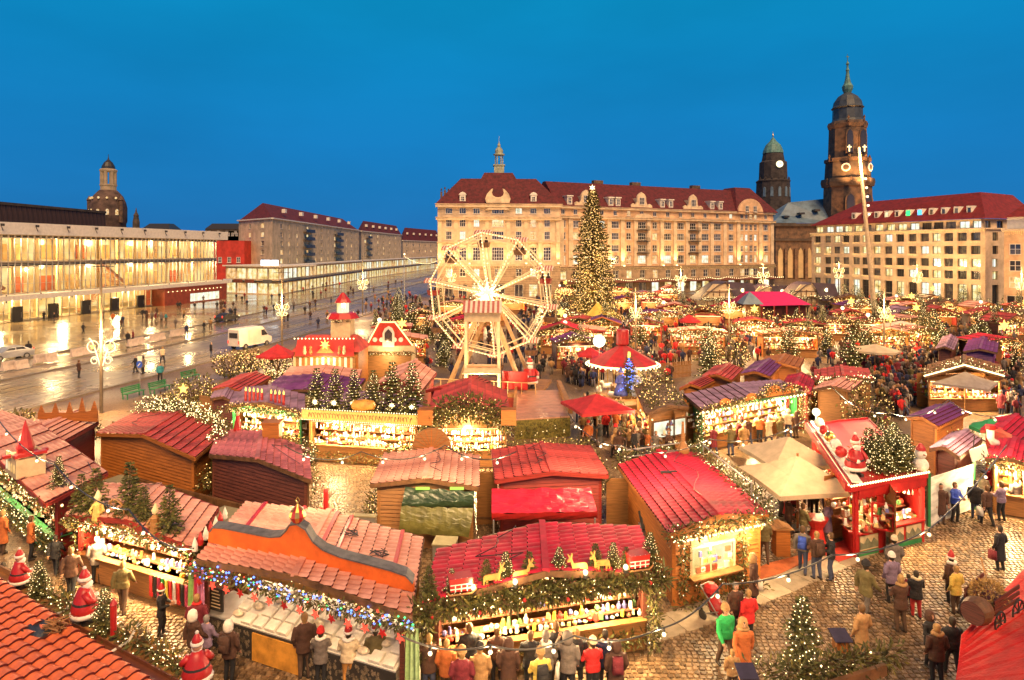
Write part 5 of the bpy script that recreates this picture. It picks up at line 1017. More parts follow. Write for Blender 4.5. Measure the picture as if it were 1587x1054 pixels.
for i in range(14):
 u = (i + .5) / 14; mb = MB(); mb.prism([(.09 * (1 if k_ % 2 else .42) * math.cos(PI / 2 + PI * k_ / 5) * 1.5, .09 * (1 if k_ % 2 else .42) * math.sin(PI / 2 + PI * k_ / 5) * 1.5) for k_ in range(10)], (0, 0, -.12), U9, (0, 0, 1), .03); tag(mb.build('paper_star', M['bulbred'] if i % 3 else M['redp'], None, s9.o + s9.W(u, -.07, 2.28)), 'small red star hanging from the bauble garland' if i % 3 else 'dull red star hanging from the bauble garland', 'star', 'red stars on the bauble garland')
A, B = s9.W(.02, .16, 0), s9.W(.97, .16, 0)
mb = MB(); t_ = [A + nf * .5 + Z(.95), B + nf * .5 + Z(.95), B - nf * .9 + Z(1.45), A - nf * .9 + Z(1.45)]; a0 = A.lerp(B, .18); t_[0] = a0 + nf * .5 + Z(.95); t_[3] = a0 - nf * .9 + Z(1.45); mb.slab(t_[0], t_[1], t_[2], t_[3], .05); mb.build('sloped_counter', M['cloth'], s9.root)
mb = MB(); mb.slab(A + nf * .5 + Z(.9), a0 + nf * .5 + Z(.9), a0 - nf * .9 + Z(.9), A - nf * .9 + Z(.9), .05); mb.build('side_table', M['steel'], s9.root)
cd_ = (t_[3] - t_[0]); nt_ = 13; tm = MB(); tm.box((0, 0, .04), (.36, .34, .08), 0, 0, .94); tm = tm.mesh('tray', mat('white_tray', (.82, .76, .62), .5, .1, 5)); am = math.atan2(U9.y, U9.x)
lm_ = MB(); lm_.lathe([(.02, 0), (.15, .02), (.17, .07), (.1, .13), (.02, .15)], 8, sx=1.0, sy=.62); lmesh = lm_.mesh('stollen_loaf', mat('sugared_loaf', (.72, .6, .42), .8, .2, 8)); 
for j in range(4):
 for i in range(nt_):
  c = t_[0].lerp(t_[1], (i + .5) / nt_) + cd_ * ((j + .5) / 4) + Z(.03)
  if (i * 7 + j * 3) % 5 == 0: o = inst('stollen_loaf', lmesh, None, s9.o + c + Z(.02), am + R.uniform(-.3, .3), 1.1); tag(o, 'sugar-dusted loaf on the white sloped counter', 'loaf', 'loaves on the sloped counter')
  else: o = inst('tray', tm, None, s9.o + c, am); o.rotation_euler = (math.atan2(cd_.z, math.hypot(cd_.x, cd_.y)) , 0, am); tag(o, 'flat white box on the sloped counter', 'box', 'white boxes on the sloped counter')
stm = mat('stone_cladding', (.5, .38, .24), .8, .2, 5); frb = MB(); r = random.Random(5)
Af, Bf = A + nf * .46, B + nf * .46; frb.slab(Af + Z(.9), Bf + Z(.9), Bf + Z(.02), Af + Z(.02), .05, 0)
for k_ in range(360):
 c = Af.lerp(Bf, r.choice([r.uniform(.02, .3), r.uniform(.58, .95)])) + nf * .035 + Z(r.uniform(.08, .85)); s_ = r.uniform(.035, .065); frb.prism([(s_ * r.uniform(.7, 1.2) * math.cos(2 * PI * i / 6), s_ * r.uniform(.8, 1.5) * math.sin(2 * PI * i / 6)) for i in range(6)], c, U9, (0, 0, 1), .03, 1)
o = frb.build('pebbled_front', [M['darkmetal'], stm], s9.root); o['kind'] = 'stuff'
mb = MB(); mb.slab(Af.lerp(Bf, .32) + nf * .06 + Z(.85), Af.lerp(Bf, .56) + nf * .06 + Z(.85), Af.lerp(Bf, .56) + nf * .06 + Z(.05), Af.lerp(Bf, .32) + nf * .06 + Z(.05), .04); bn = mb.build('front_poster', mat('orange_poster', (.6, .27, .04), .6, .2, 2), s9.root)
mb = MB(); mb.prism([(0, 0), (.8, .05), (.1, .45)], Af.lerp(Bf, .34) + nf * .09 + Z(.2), U9, (0, 0, 1), .01); mb.prism([(0, 0), (.4, .0), (.4, .3), (0, .3)], Af.lerp(Bf, .47) + nf * .09 + Z(.5), U9, (0, 0, 1), .01); mb.build('poster_shape', mat('poster_red', (.5, .08, .03), .6, .1, 2), bn)
c = A.lerp(B, .07) + nf * .2 + Z(.92); mb = MB(); mb.box(c + Z(.35), (.55, .05, .7), 0, am); mb.build('chalk_board', M['darkmetal'], s9.root); mb = MB()
for i in range(6): mb.box(c + Z(.12 + i * .1) + nf * .035, (.38 * r.uniform(.6, 1), .012, .025), 0, am)
mb.build('chalk_writing', M['creamw'], s9.root)
mb = MB()
for u in (.0, .985): mb.bar(s9.W(u, .12, 0), s9.W(u, .12, 2.5), .12)
mb.build('front_post', M['dkwood'], s9.root); mb = MB(); q = s9.W(0, .65, 0); q2 = s9.W(1, .65, 0); mb.quad(q, q2, q2 + Z(2.5), q + Z(2.5)); mb.build('inner_wall', M['wood'], s9.root)
bulb_row(s9.root, s9.W(.03, .12, 2.42), s9.W(.97, .12, 2.42), 24, .045)
for i in range(4): lamp('stall_lamp', s9.W(.15 + i * .24, .55, 2.25), 20, (1, .8, .52), .15, s9.root)
for u, c_, hgt in ((-.02, (.25, .45, .12), 1.9), (.01, (.5, .03, .1), 1.9), (.03, (.55, .2, .35), 1.7), (1.0, (.3, .45, .18), 2.1), (1.02, (.35, .5, .25), 2.0)):
 mb = MB(); q = s9.W(u, -.02, 2.4)
 prev = None
 for k_ in range(9):
  x0 = U9 * (.25 * (k_ / 8 - .5)) + nf * (.04 * math.sin(k_ * 1.7)); cur = (q + x0, q + x0 * 1.4 - Z(hgt))
  if prev: mb.quad(prev[0], cur[0], cur[1], prev[1])
  prev = cur
 tag(mb.build('hanging_scarf', mat('scarf_%d' % int(u * 100), c_, .9, .15, 6), None, s9.o, smooth=True), {-.02: 'pale green scarf hung at the chalkboard post', .01: 'wine scarf hung at the chalkboard post', .03: 'pink scarf hung at the chalkboard post', 1.0: 'long yellow-green scarf hung at the stall end by the red roof', 1.02: 'mint scarf hung at the stall end by the red roof'}[u], 'scarf')
for i in range(7):
 c = s9.W(-.045 + i * .001, .1 + i * .09, 2.6); mb = MB(); mb.lathe([(.07, 0), (.09, .04), (.09, .2), (.02, .42), (.01, .44)], 8); tag(mb.build('gnome_figure', M['redp'] if i % 2 else M['cloth'], None, s9.o + c), 'pointed red gnome on the roof edge beside the parapet' if i % 2 else 'pointed white gnome on the roof edge beside the parapet', 'figure', 'gnomes on the roof edge')
# --- front stall with red roof, firs and deer
s10 = Stall((655, 940), (1020, 890), (989, 817), 2.6, 'front stall with bright red roof, row of firs, deer cut-outs and thick fir fringe', roofm='crim', wallm='brown', front='near', rdz=.5, ncourse=7, light=520, gpal=[0, 9, 3, 1, 2, 7, 0], fin=.75)
garland(s10.root, [s10.W(-.03, -.04, 2.56), s10.W(1.03, -.04, 2.56)], .17, 230, 12, seed=101, sp=.26, droop=.1); garland(s10.root, [s10.W(-.03, .02, 2.62), s10.W(.5, .02, 2.66), s10.W(1.03, .02, 2.62)], .16, 150, 14, seed=102, sp=.3)
for u in (0, 1.0): garland(s10.root, [s10.W(u, s10.nv - .1, 2.4), s10.W(u, s10.nv - .1, .2)], .2, 150, 8, seed=int(103 + u))
garland(s10.root, [s10.W(.03, s10.nv - .04, .5), s10.W(.97, s10.nv - .04, .5)], .25, 150, 3, seed=105)
firl = ['fir at the red roof corner above the scarves', 'small fir beside the first sled', 'bare fir behind the first deer', 'thin fir between sled and deer', 'spiky fir before the roof ridge', 'dense candle-tipped fir at the ridge', 'fir behind the second deer pair', 'pale fir between the second deer', 'fir beside the second sled', 'broad fir at the snack hut end']
for i, (u, h) in enumerate(((.02, 1.2), (.11, 1.0), (.25, 1.2), (.33, 1.4), (.43, 1.3), (.56, 1.35), (.72, 1.3), (.8, 1.25), (.86, 1.0), (.97, 1.5))): fir_tree(s10.o + s10.W(u, .08, 2.7), h * .68, firl[i], lit=(i % 2 == 1), v_=i % 4, wide=1.15)
deer = [(0, 0), (.05, .32), (.1, .34), (.12, 0), (.17, 0), (.18, .34), (.45, .36), (.47, 0), (.52, 0), (.53, .36), (.58, .3), (.6, 0), (.65, 0), (.66, .5), (.72, .72), (.86, .7), (.86, .78), (.76, .86), (.85, 1.05), (.8, 1.06), (.72, .9), (.68, 1.08), (.63, 1.07), (.66, .86), (.58, .62), (.1, .6), (.02, .55), (-.02, .3)]
u10 = s10.U.normalized()
for i, (u, fl) in enumerate(((.24, 1), (.36, 1), (.68, -1), (.78, -1))):
 root = thing('deer_cutout', ['golden deer cut-out pacing towards the ridge fir', 'golden deer cut-out nose to the ridge fir', 'golden deer cut-out turned from the second sled', 'golden deer cut-out just before the second sled'][i], 'decoration', s10.o + s10.W(u, .03, 2.8)); mb = MB(); mb.prism([(a * fl, b) for a, b in deer], (0, 0, 0), u10 * .7, (0, 0, .62), .05); mb.build('body', mat('golden_ply', (.5, .27, .06), .6, .15, 4), root); mb = MB(); mb.box((.22 * fl * u10.x, .22 * fl * u10.y, .02), (.6, .16, .05), 0, math.atan2(u10.y, u10.x)); mb.build('foot_board', M['wood'], root)
for i, u in enumerate((.145, .905)):
 root = thing('toy_sled', ['red plaid toy sled with gifts at the scarf end of the eave', 'red plaid toy sled with gifts at the snack hut end of the eave'][i], 'sled', s10.o + s10.W(u, .02, 2.8), math.atan2(u10.y, u10.x)); mb = MB(); mb.box((0, 0, .3), (.55, .35, .35), 0, 0, 1.15); mb.build('basket', M['redp'], root)
 mb = MB()
 for s_ in (-1, 1): mb.tube([(-.35, s_ * .17, .12), (-.3, s_ * .17, .04), (.3, s_ * .17, .04), (.42, s_ * .17, .14), (.4, s_ * .17, .24)], .025, 6)
 mb.build('runner', M['wood'], root)
 mb = MB(); 
 for k_ in range(3): mb.box((-.15 + k_ * .16, -.185, .3), (.03, .01, .36)); mb.box((0, -.187, .2 + k_ * .11), (.58, .01, .025))
 mb.build('plaid_stripe', M['cloth'], root)
for i, (u, v) in enumerate(((.2, -.01), (.37, -.01), (.67, -.01), (.85, -.01))):
 root = thing('spot_lamp', ['small bright lamp under the first deer', 'small bright lamp under the second deer', 'small bright lamp under the third deer', 'small bright lamp by the second sled'][i], 'lamp', s10.o + s10.W(u, v, 2.85)); mb = MB(); mb.ball((0, 0, .1), .075, 6); mb.build('bulb', M['globe'], root); mb = MB(); mb.lathe([(.08, -.05), (.08, .03)], 8); mb.build('base', M['darkmetal'], root); lamp('bulb_light', (0, -.15, .25), 6, (1, .7, .35), .1, root)
for i in range(11):
 c = s10.W((i + .5) / 11, -.09, 2.45 + .1 * math.sin(i * 2)); mb = MB(); mb.ball((0, 0, 0), .06, 6); tag(mb.build('bauble', M['gold'] if i % 2 else M['redp'], None, s10.o + c, smooth=True), 'gold bauble in the thick fir fringe' if i % 2 else 'red bauble in the thick fir fringe', 'bauble', 'baubles in the fir fringe')
# --- red-tiled roof at the lower frame corner with eave figures
E0, E1 = P(-60, 888, 2.8), P(262, 1070, 2.8); dE = (E1 - E0).normalized(); nE = Vector((-dE.y, dE.x, 0)); nE = nE if nE.y > 0 else -nE; rise = -nE * 4.2
rt = thing('tiled_stall', 'terracotta pan-tiled stall roof with gutter and figures along its eave', 'stall', (E0.x, E0.y, 0)); Lr = (E1 - E0).length
tl = MB(); wT, hT = .29, .35; vs = []; aE = -nE
prof = [(0, .0), (.04, .03), (.09, .055), (.15, .062), (.2, .05), (.25, .02), (.29, .0), (.31, .0)]
sl = -nE * 4.5; fall = -.06
for (a, z) in prof: vs += [aE * a + Z(z - .01), aE * a + dE * (hT + .07 + z * .5) + Z(z + .05 + fall * hT), aE * a + dE * (hT + .06 + z * .5) + Z(-.03)]
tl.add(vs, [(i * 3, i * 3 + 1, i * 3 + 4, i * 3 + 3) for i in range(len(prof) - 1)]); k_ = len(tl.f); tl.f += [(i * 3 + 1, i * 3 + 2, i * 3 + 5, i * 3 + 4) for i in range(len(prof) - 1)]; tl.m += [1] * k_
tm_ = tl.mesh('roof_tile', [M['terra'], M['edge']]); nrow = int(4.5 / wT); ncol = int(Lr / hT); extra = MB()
def tpos(j, i): return Z(3.08 + fall * (i * hT - Lr * .5)) + dE * (i * hT) + aE * (j * wT)
vis = []
for j in range(nrow):
 for i in range(ncol):
  w_ = tpos(j, i) + Vector((E0.x, E0.y, 0)); px_ = CXP + w_.x / w_.y * FPX; py_ = HOR + (CAMZ - w_.z) / w_.y * FPX
  if -40 < px_ and py_ < 1085: vis.append((j, i))
for n_, (j, i) in enumerate(vis):
 if n_ < 300: inst('roof_tile', tm_, rt, tpos(j, i) + Z(R.uniform(-.006, .006)))
 else: b_ = len(extra.v); extra.v += [Vector(v) + tpos(j, i) for v in vs]; extra.f += [tuple(b_ + q for q in f) for f in tl.f]; extra.m += tl.m
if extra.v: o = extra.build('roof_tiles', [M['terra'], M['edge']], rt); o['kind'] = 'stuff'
mb = MB(); q0, q1 = Vector((0, 0, 2.8)), dE * Lr + Z(2.8); mb.slab(q0, q1, q1 + sl, q0 + sl, .08); mb.build('roof_deck', M['dkwood'], rt)
mb = MB(); mb.slab(q0 - nE * .6 + Z(-.15), q1 - nE * .6 + Z(-.15), q1 - nE * .6 + Z(-2.75), q0 - nE * .6 + Z(-2.75), .1); mb.build('wall', M['brown'], rt)
mb = MB(); f0 = q0 + nE * .12 + Z(-.02); f1 = q1 + nE * .12 + Z(-.02); mb.bar(f0, f1, .2, .05); mb.bar(f0 + nE * .1 + Z(.05), f1 + nE * .1 + Z(.05), .03, .12); mb.build('gutter', mat('brown_gutter', (.16, .05, .02), .4, .15, 3), rt)
mb = MB(); mb.slab(q0 + nE * .25 + Z(.0), q1 + nE * .25, q1 + nE * .6, q0 + nE * .6, .06); mb.bar(q0 + nE * .62 + Z(.06), q1 + nE * .62 + Z(.06), .05, .18); mb.build('eave_shelf', M['wood'], rt)
mb = MB()
for t in (.48, .76): p = dE * (Lr * t) + Z(2.75); mb.tube([p + nE * .1 + Z(.06), p + nE * .5 + Z(.1), p + nE * .75 + Z(.4)], .035, 6)
mb.build('gutter_bracket', M['cloth'], rt)
def ew(t, dn=.42, z=2.8): return Vector((E0.x, E0.y, 0)) + dE * (Lr * t) + nE * dn + Z(z)
def et(px_):   # parameter along the eave shelf whose column is px_
 lo, hi = 0, 1
 for _ in range(40):
  m_ = (lo + hi) / 2; w_ = ew(m_)
  if CXP + w_.x / w_.y * FPX < px_: lo = m_
  else: hi = m_
 return lo
fr_ = mat('fur_white', (.78, .7, .6), .9, .08, 12, .2); skin = mat('skin', (.5, .26, .16), .6, .06, 6)
def santa(loc, h, label, rz=0, held=False):
 o = thing('santa_figure', label, 'figure', loc, rz); k_ = h / 1.3; o.scale = (k_,) * 3
 mb = MB(); mb.lathe([(.26, .28), (.36, .3), (.38, .45), (.31, .62), (.25, .78), (.2, .9), (.12, .98), (.06, 1.0)], 14, sy=.85); mb.tube([(-.2, 0, .88), (-.34, -.1, .7), (-.24, -.28, .62)], [.1, .09, .07], 8); mb.tube([(.2, 0, .88), (.35, -.08, .7), (.3, -.26, .56)], [.1, .09, .07], 8); mb.build('coat', M['redp'], o, smooth=True)
 mb = MB(); mb.lathe([(.27, .24), (.4, .25), (.41, .33), (.37, .36)], 14, sy=.85); mb.build('hem_trim', fr_, o, smooth=True); mb = MB(); mb.lathe([(.15, 1.16), (.165, 1.18), (.16, 1.24), (.13, 1.25)], 12); mb.build('cap_trim', fr_, o, smooth=True); mb = MB(); mb.ball((0, 0, 1.48), .05, 6); mb.build('pompom', fr_, o); mb = MB(); mb.lathe([(.03, .86), (.12, .95), (.14, 1.06), (.1, 1.12)], 10, (0, -.06, 0)); mb.build('beard', fr_, o, smooth=True)
 for q in ((-.23, -.3, .62), (.29, -.28, .56)): mb = MB(); mb.ball(q, .075, 6); mb.build('mitten', fr_, o)
 mb = MB(); mb.ball((0, -.01, 1.11), .125, 8); mb.ball((0, -.14, 1.11), .03, 5); mb.build('head', skin, o, smooth=True)
 mb = MB(); mb.lathe([(.14, 1.22), (.12, 1.32), (.06, 1.42), (.02, 1.47)], 10); mb.build('cap', M['redp'], o, smooth=True)
 mb = MB()
 for s_ in (-1, 1): mb.tube([(s_ * .12, 0, .28), (s_ * .12, 0, .08)], .09, 8); mb.box((s_ * .12, -.06, .05), (.14, .28, .1))
 mb.lathe([(.32, .56), (.335, .58), (.325, .63)], 14, sy=.85); mb.build('boots_and_belt', M['darkmetal'], o)
 return o
santa(ew(et(30)), .95, 'round red Santa figure hunched on the eave by the dark-coated visitors', 2.6); santa(ew(et(131)), 1.2, 'tall red Santa figure standing on a lit platform above the gutter', 2.2); santa(ew(et(305) + .02, .5, 2.62), 1.05, 'red Santa figure seen from behind with white-trimmed hood at the roof end', 3.6)
for i, (px_, h) in enumerate(((60, 1.0), (162, 1.1))): fir_tree(ew(et(px_)), h, ['small lit fir between the two Santa figures', 'small lit fir beside the red post on the eave'][i], lit=True, wide=1.1)
o = thing('red_post', 'short red post beside the eave fir', 'post', ew(et(176))); mb = MB(); mb.lathe([(.07, 0), (.07, .8), (.09, .82), (.02, .95)], 8); mb.build('shaft', M['redp'], o); mb = MB(); mb.lathe([(.1, 0), (.1, .06)], 8); mb.build('base', M['darkmetal'], o)
go = thing('eave_garland', 'fir garland with lights and golden deer along the terracotta eave', 'garland', (E0.x, E0.y, 0)); garland(go, [ew(et(72), .5, 2.95) - ew(0, 0, 0), ew(et(125), .5, 2.95) - ew(0, 0, 0)], .22, 120, 40, seed=111, lsize=.022); garland(go, [ew(et(180), .5, 3.15) - ew(0, 0, 0), ew(et(305), .5, 3.0) - ew(0, 0, 0)], .16, 150, 60, seed=112, lsize=.02, droop=.35)
for i in range(9):
 p = ew(et(190 + i * 12.5), .62, 2.78); mb = MB(); mb.prism([(a * .3, b * .34) for a, b in deer], (0, 0, 0), dE, (0, 0, 1), .03); tag(mb.build('small_deer', M['gold'] if i % 2 else mat('golden_ply', (.6, .36, .08), .6), None, p), 'tiny golden deer cut-out in the eave garland', 'decoration', 'tiny deer along the terracotta eave')
o = thing('roof_stone_heap', 'dark slate patch with twig heap lying on the terracotta tiles', 'debris', ew(et(128), -.5, 2.98)); mb = MB(); mb.box((0, 0, .12), (.8, .5, .05), 0, am); mb.build('slate', M['darkmetal'], o); r = random.Random(9); mb = MB()
for k_ in range(60): mb.tube([Vector((r.uniform(.1, .6), r.uniform(-.2, .2), r.uniform(.12, .3))), Vector((r.uniform(.1, .6), r.uniform(-.2, .2), r.uniform(.12, .4)))], .015, 4)
mb.build('twigs', M['wood'], o)
# --- red roof at the lower right corner with the barrel cart
C0, C1, C2 = P(1478, 1075, 3.0), P(1492, 985, 3.2), P(1640, 828, 3.2)
rr_ = thing('red_tent_roof', 'large plain red tiled roof carrying a wooden barrel cart', 'stall', (C1.x, C1.y, 0)); q = [C0, C1, C2, P(1700, 1080, 4.6)]; fine = mat('fine_red_shingle', (.5, .01, .008), .85, .12, 3, .5, bscale=12)
e1 = (q[2] - q[1]); e2 = (q[0] - q[1]); nr2 = 9
for j in range(nr2):
 a0 = q[1].lerp(q[0], j / nr2); a1 = q[1].lerp(q[0], (j + 1.06) / nr2); b0 = q[2].lerp(q[3], j / nr2); b1 = q[2].lerp(q[3], (j + 1.06) / nr2); o_ = Vector((C1.x, C1.y, 0)); mb = MB(); mb.slab(a0 - o_ + Z(.03), b0 - o_ + Z(.03), b1 - o_, a1 - o_, .04); mb.build('shingle_course', fine, rr_)
mb = MB(); o_ = Vector((C1.x, C1.y, 0)); mb.slab(*[v - o_ - Z(.35) for v in (q[0], q[1], q[2], q[3])], .08); mb.build('roof_deck', M['redwood'], rr_)
mb = MB(); a_, b_ = q[1] - o_ + Vector((.3, -.5, -.1)), q[2] - o_ + Vector((0, -.5, -.1)); mb.quad(up(a_, 0), up(b_, 0), b_, a_); mb.build('wall', M['redwood'], rr_)
# cart
c = P(1524, 966, 3.25); ct = thing('barrel_cart', 'old wooden wagon loaded with straw and a big open barrel on the red roof', 'cart', c, .5, None, .62)
mb = MB(); 
for k_ in range(16):
 t0, t1 = 2 * PI * k_ / 16, 2 * PI * (k_ + 1) / 16; pr = [(.42, -.42), (.5, 0), (.42, .42)]
 for (r0, z0), (r1, z1) in zip(pr[:-1], pr[1:]): mb.quad((-.75 + z0 * .8, r0 * math.cos(t0) - .15, .75 + r0 * math.sin(t0)), (-.75 + z0 * .8, r0 * math.cos(t1) - .15, .75 + r0 * math.sin(t1)), (-.75 + z1 * .8, r1 * math.cos(t1) - .15, .75 + r1 * math.sin(t1)), (-.75 + z1 * .8, r1 * math.cos(t0) - .15, .75 + r1 * math.sin(t0)))
ba = mb.build('barrel', M['dkwood'], ct, smooth=False); mb = MB(); d_ = [(.41 * math.cos(2 * PI * k_ / 16), .41 * math.sin(2 * PI * k_ / 16)) for k_ in range(16)]; mb.prism(d_, (-1.07, -.15, .75), (0, 1, 0), (0, 0, 1), .05); mb.build('barrel_end', M['brown'], ba)
mb = MB(); mb.slab((-.3, -.45, .6), (1.3, -.45, .75), (1.3, .45, .75), (-.3, .45, .6), .08)
for s_ in (-1, 1):
 for k_ in range(3): mb.bar((-.3, s_ * .5, .68 + k_ * .2), (1.35, s_ * .58, .85 + k_ * .24), .04, .15)
mb.build('wagon_bed', M['brown'], ct); mb = MB(); mb.bar((-.2, -.6, .3), (1.3, .7, 1.9), .05); mb.build('pole', M['wood'], ct)
for x, y, rw in ((-.1, -.6, .36), (1.2, -.62, .42), (1.2, .62, .42), (-.1, .6, .36)):
 mb = MB(); mb.tube([(x + rw * math.cos(2 * PI * k_ / 16), y, rw + .02 + rw * math.sin(2 * PI * k_ / 16)) for k_ in range(17)], .04, 6); w_ = mb.build('wheel', M['darkmetal'], ct); mb = MB()
 for k_ in range(8): mb.bar((x, y, rw + .02), (x + rw * math.cos(PI * k_ / 4), y, rw + .02 + rw * math.sin(PI * k_ / 4)), .035)
 mb.build('spoke', M['darkmetal'], w_)
mb = MB(); r = random.Random(4)
for k_ in range(500): d = rdir(r, .3); mb_c = Vector((.35, .05, .95)) + Vector((d.x * .6, d.y * .45, abs(d.z) * .4)); spray(mb, mb_c, (d + rdir(r)).normalized(), .28, .02, 0, r)
mb.build('straw', mat('straw_load', (.5, .3, .09), .85, .25, 8), ct)
# small roof and birdhouses at the lower edge
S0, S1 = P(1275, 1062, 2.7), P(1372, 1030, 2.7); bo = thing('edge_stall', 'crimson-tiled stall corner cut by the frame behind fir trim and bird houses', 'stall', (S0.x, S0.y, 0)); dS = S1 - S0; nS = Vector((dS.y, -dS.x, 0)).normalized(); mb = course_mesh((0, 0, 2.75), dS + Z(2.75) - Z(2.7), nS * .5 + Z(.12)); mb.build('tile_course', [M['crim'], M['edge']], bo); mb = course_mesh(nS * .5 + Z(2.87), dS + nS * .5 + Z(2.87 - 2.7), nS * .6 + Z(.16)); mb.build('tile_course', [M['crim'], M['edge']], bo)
mb = MB(); mb.bar((0, 0, 2.6), up(dS, 2.6), .1, .25); mb.build('fascia_board', M['dkwood'], bo); mb = MB(); mb.bar(nS * .6, nS * .6 + Z(2.6), .15); mb.build('corner_post', M['dkwood'], bo)
e_ = -nS * .35; garland(bo, [P(1165, 1050, 2.75) - S0 + Z(2.7) - Z(0) + e_ * 0, P(1275, 1035, 2.75) - up(S0, 0), P(1385, 1012, 2.75) - up(S0, 0)][1:], .3, 300, 8, seed=121, sp=.2); garland(bo, [P(1160, 1052, 2.4) - up(S0, 0), P(1275, 1040, 2.6) - up(S0, 0)], .42, 260, 40, seed=122, sp=.2, lsize=.02)
fir_tree(P(1243, 1050, 1.9), 1.9, 'gold-lit fir spray rising behind the bird houses', lit=True)
for i, (px_, py_) in enumerate(((1302, 1008), (1157, 1066))):
 c = P(px_, py_, 2.75); o = thing('bird_house', ['orange bird house with dark roof in the fir trim', 'bird house with dark square roof by the brown-coated walker'][i], 'bird house', c); mb = MB(); mb.box((0, 0, .17), (.26, .24, .34)); mb.build('box', M['orange'], o); mb = MB(); mb.slab((-.2, -.2, .32), (.2, -.2, .32), (.2, .18, .42), (-.2, .18, .42), .03); mb.build('roof', mat('dark_felt', (.05, .04, .07), .8, .1, 4), o)

r = random.Random(15)
for st in (s1, s3, s4, s5, s6, s7, s8, s10):      # loose power cables over the near roofs
 u, v = r.uniform(.2, .8), r.uniform(.1, .3); pts = []
 for k_ in range(9): u = min(.97, max(.03, u + r.uniform(-.12, .12))); v = min(1, v + .09); pts.append(st.W(u, v, st.roofz(u) + .13))
 pts.append(st.W(u, 1.02, .4)); mb = MB(); mb.tube(pts, .014, 4); mb.build('power_cable', M['darkmetal'], st.root)

for i, (st, pts) in enumerate(((s6, ((-.05, .9, 1.2), (-.05, .3, 1.0))), (s7, ((1.03, 1, 2.2), (1.06, .4, 1.4))), (s4, ((1.04, .9, 1.8), (1.03, .1, 1.2))), (s5, ((.1, 1.05, 2.6), (.95, 1.08, 2.6))), (s7, ((0, 1.04, 2.7), (1, 1.04, 2.7))), (s2, ((.1, 1.05, 2.2), (1.1, 1.05, 2.0))))): garland(st.root, [st.W(*q) for q in pts], .34, 110, 26, seed=500 + i, lm='bulb', lsize=.03)
# ================================================================ MIDDLE STALLS
def star(parent, c, r, m_, name='star', ax=(1, 0, 0), n_=5, th=.06):
 mb = MB(); mb.prism([(r * (1 if k_ % 2 == 0 else .42) * math.sin(PI * k_ / n_), r * (1 if k_ % 2 == 0 else .42) * math.cos(PI * k_ / n_)) for k_ in range(2 * n_)], c, ax, (0, 0, 1), th); return mb.build(name, M[m_], parent)
m1 = Stall((355, 628), (472, 641), (472, 612), 2.6, 'brightly lit stall with row of red candles on its lavender roof', roofm='lav', wallm='greenp', front='near', light=420, rdz=.4, ncourse=5, gpal=[0, 3, 9, 3, 0])
garland(m1.root, [m1.W(0, -.03, 2.6), m1.W(1, -.03, 2.6)], .3, 90, 50, seed=201, lsize=.035, lm='bulb')
for i in range(9):
 u = .22 + i * .055 + (.07 if i > 4 else 0); c = thing('roof_candle', 'red wooden candle in the row on the lavender stall roof', 'candle', m1.o + m1.W(u, .1, 2.7), group='red candle row'); mb = MB(); mb.lathe([(.08, 0), (.08, .75)], 8); mb.build('wax', M['redp'], c); mb = MB(); mb.lathe([(.03, .75), (.06, .85), (.01, 1.0)], 6); mb.build('flame', M['bulbyel'], c)
m2 = Stall((470, 645), (652, 655), (655, 618), 2.7, 'long golden stall with filigree sign board under a row of lit firs', roofm='lav', wallm='wood', front='near', light=640, rdz=.3, ncourse=6, gpal=[0, 3, 9, 0, 1], counter='wood')
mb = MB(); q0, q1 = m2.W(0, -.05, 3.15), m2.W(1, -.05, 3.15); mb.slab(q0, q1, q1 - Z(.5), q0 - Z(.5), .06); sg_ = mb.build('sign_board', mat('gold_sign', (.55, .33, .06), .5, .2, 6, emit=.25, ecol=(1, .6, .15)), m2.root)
mb = MB(); r = random.Random(77); nd = (q1 - q0).normalized()
for k_ in range(34):
 a = q0.lerp(q1, .06 + k_ * .026) - Z(.38) + Vector((nd.y, -nd.x, 0)) * .06; pts = [a, a + Z(.22) + nd * r.uniform(-.05, .05), a + Z(.26) + nd * .07, a + Z(r.uniform(.05, .2)) + nd * .1]; mb.tube(pts, .022, 4)
o = mb.build('filigree_letters', M['dkwood'], sg_); o['kind'] = 'stuff'; bulb_row(m2.root, q0 + Z(.05), q1 + Z(.05), 46, .035); bulb_row(m2.root, q0 - Z(.55), q1 - Z(.55), 60, .03); garland(m2.root, [m2.W(0, m2.nv - .05, .45), m2.W(1, m2.nv - .05, .45)], .3, 60, 4, seed=202)
lf = ['lit fir over the candle stall end of the golden sign', 'second lit fir along the golden sign board', 'third lit fir along the golden sign board', 'fourth lit fir along the golden sign, by the bread roll', 'fifth lit fir along the golden sign board', 'lit fir at the arch stall end of the golden sign']
for i in range(6): fir_tree(m2.o + m2.W(.1 + i * .165, .12, 2.9), 2.4 + (i > 3) * .5, lf[i], v_=i % 4, wide=.95); star(m2.root, m2.W(.1 + i * .165, .02, 3.5), .17, 'bulbw', n_=8)
mb = MB(); mb.lathe([(.05, -.7), (.26, -.55), (.34, 0), (.26, .55), (.05, .7)], 10); o = mb.build('giant_bread_roll', mat('bread', (.6, .3, .06), .6, .2, 3), None, m2.o + m2.W(.52, .02, 3.45), smooth=True); o.rotation_euler = (PI / 2, 0, PI / 2); tag(o, 'giant golden bread roll lying above the sign board', 'decoration')
m3 = Stall((657, 657), (792, 657), (784, 606), 2.6, 'stall with arched twig garland over a bright white counter', roofm='tred', wallm='wood', front='near', light=560, rdz=.9, ncourse=5, gpal=[3, 0, 9, 3])
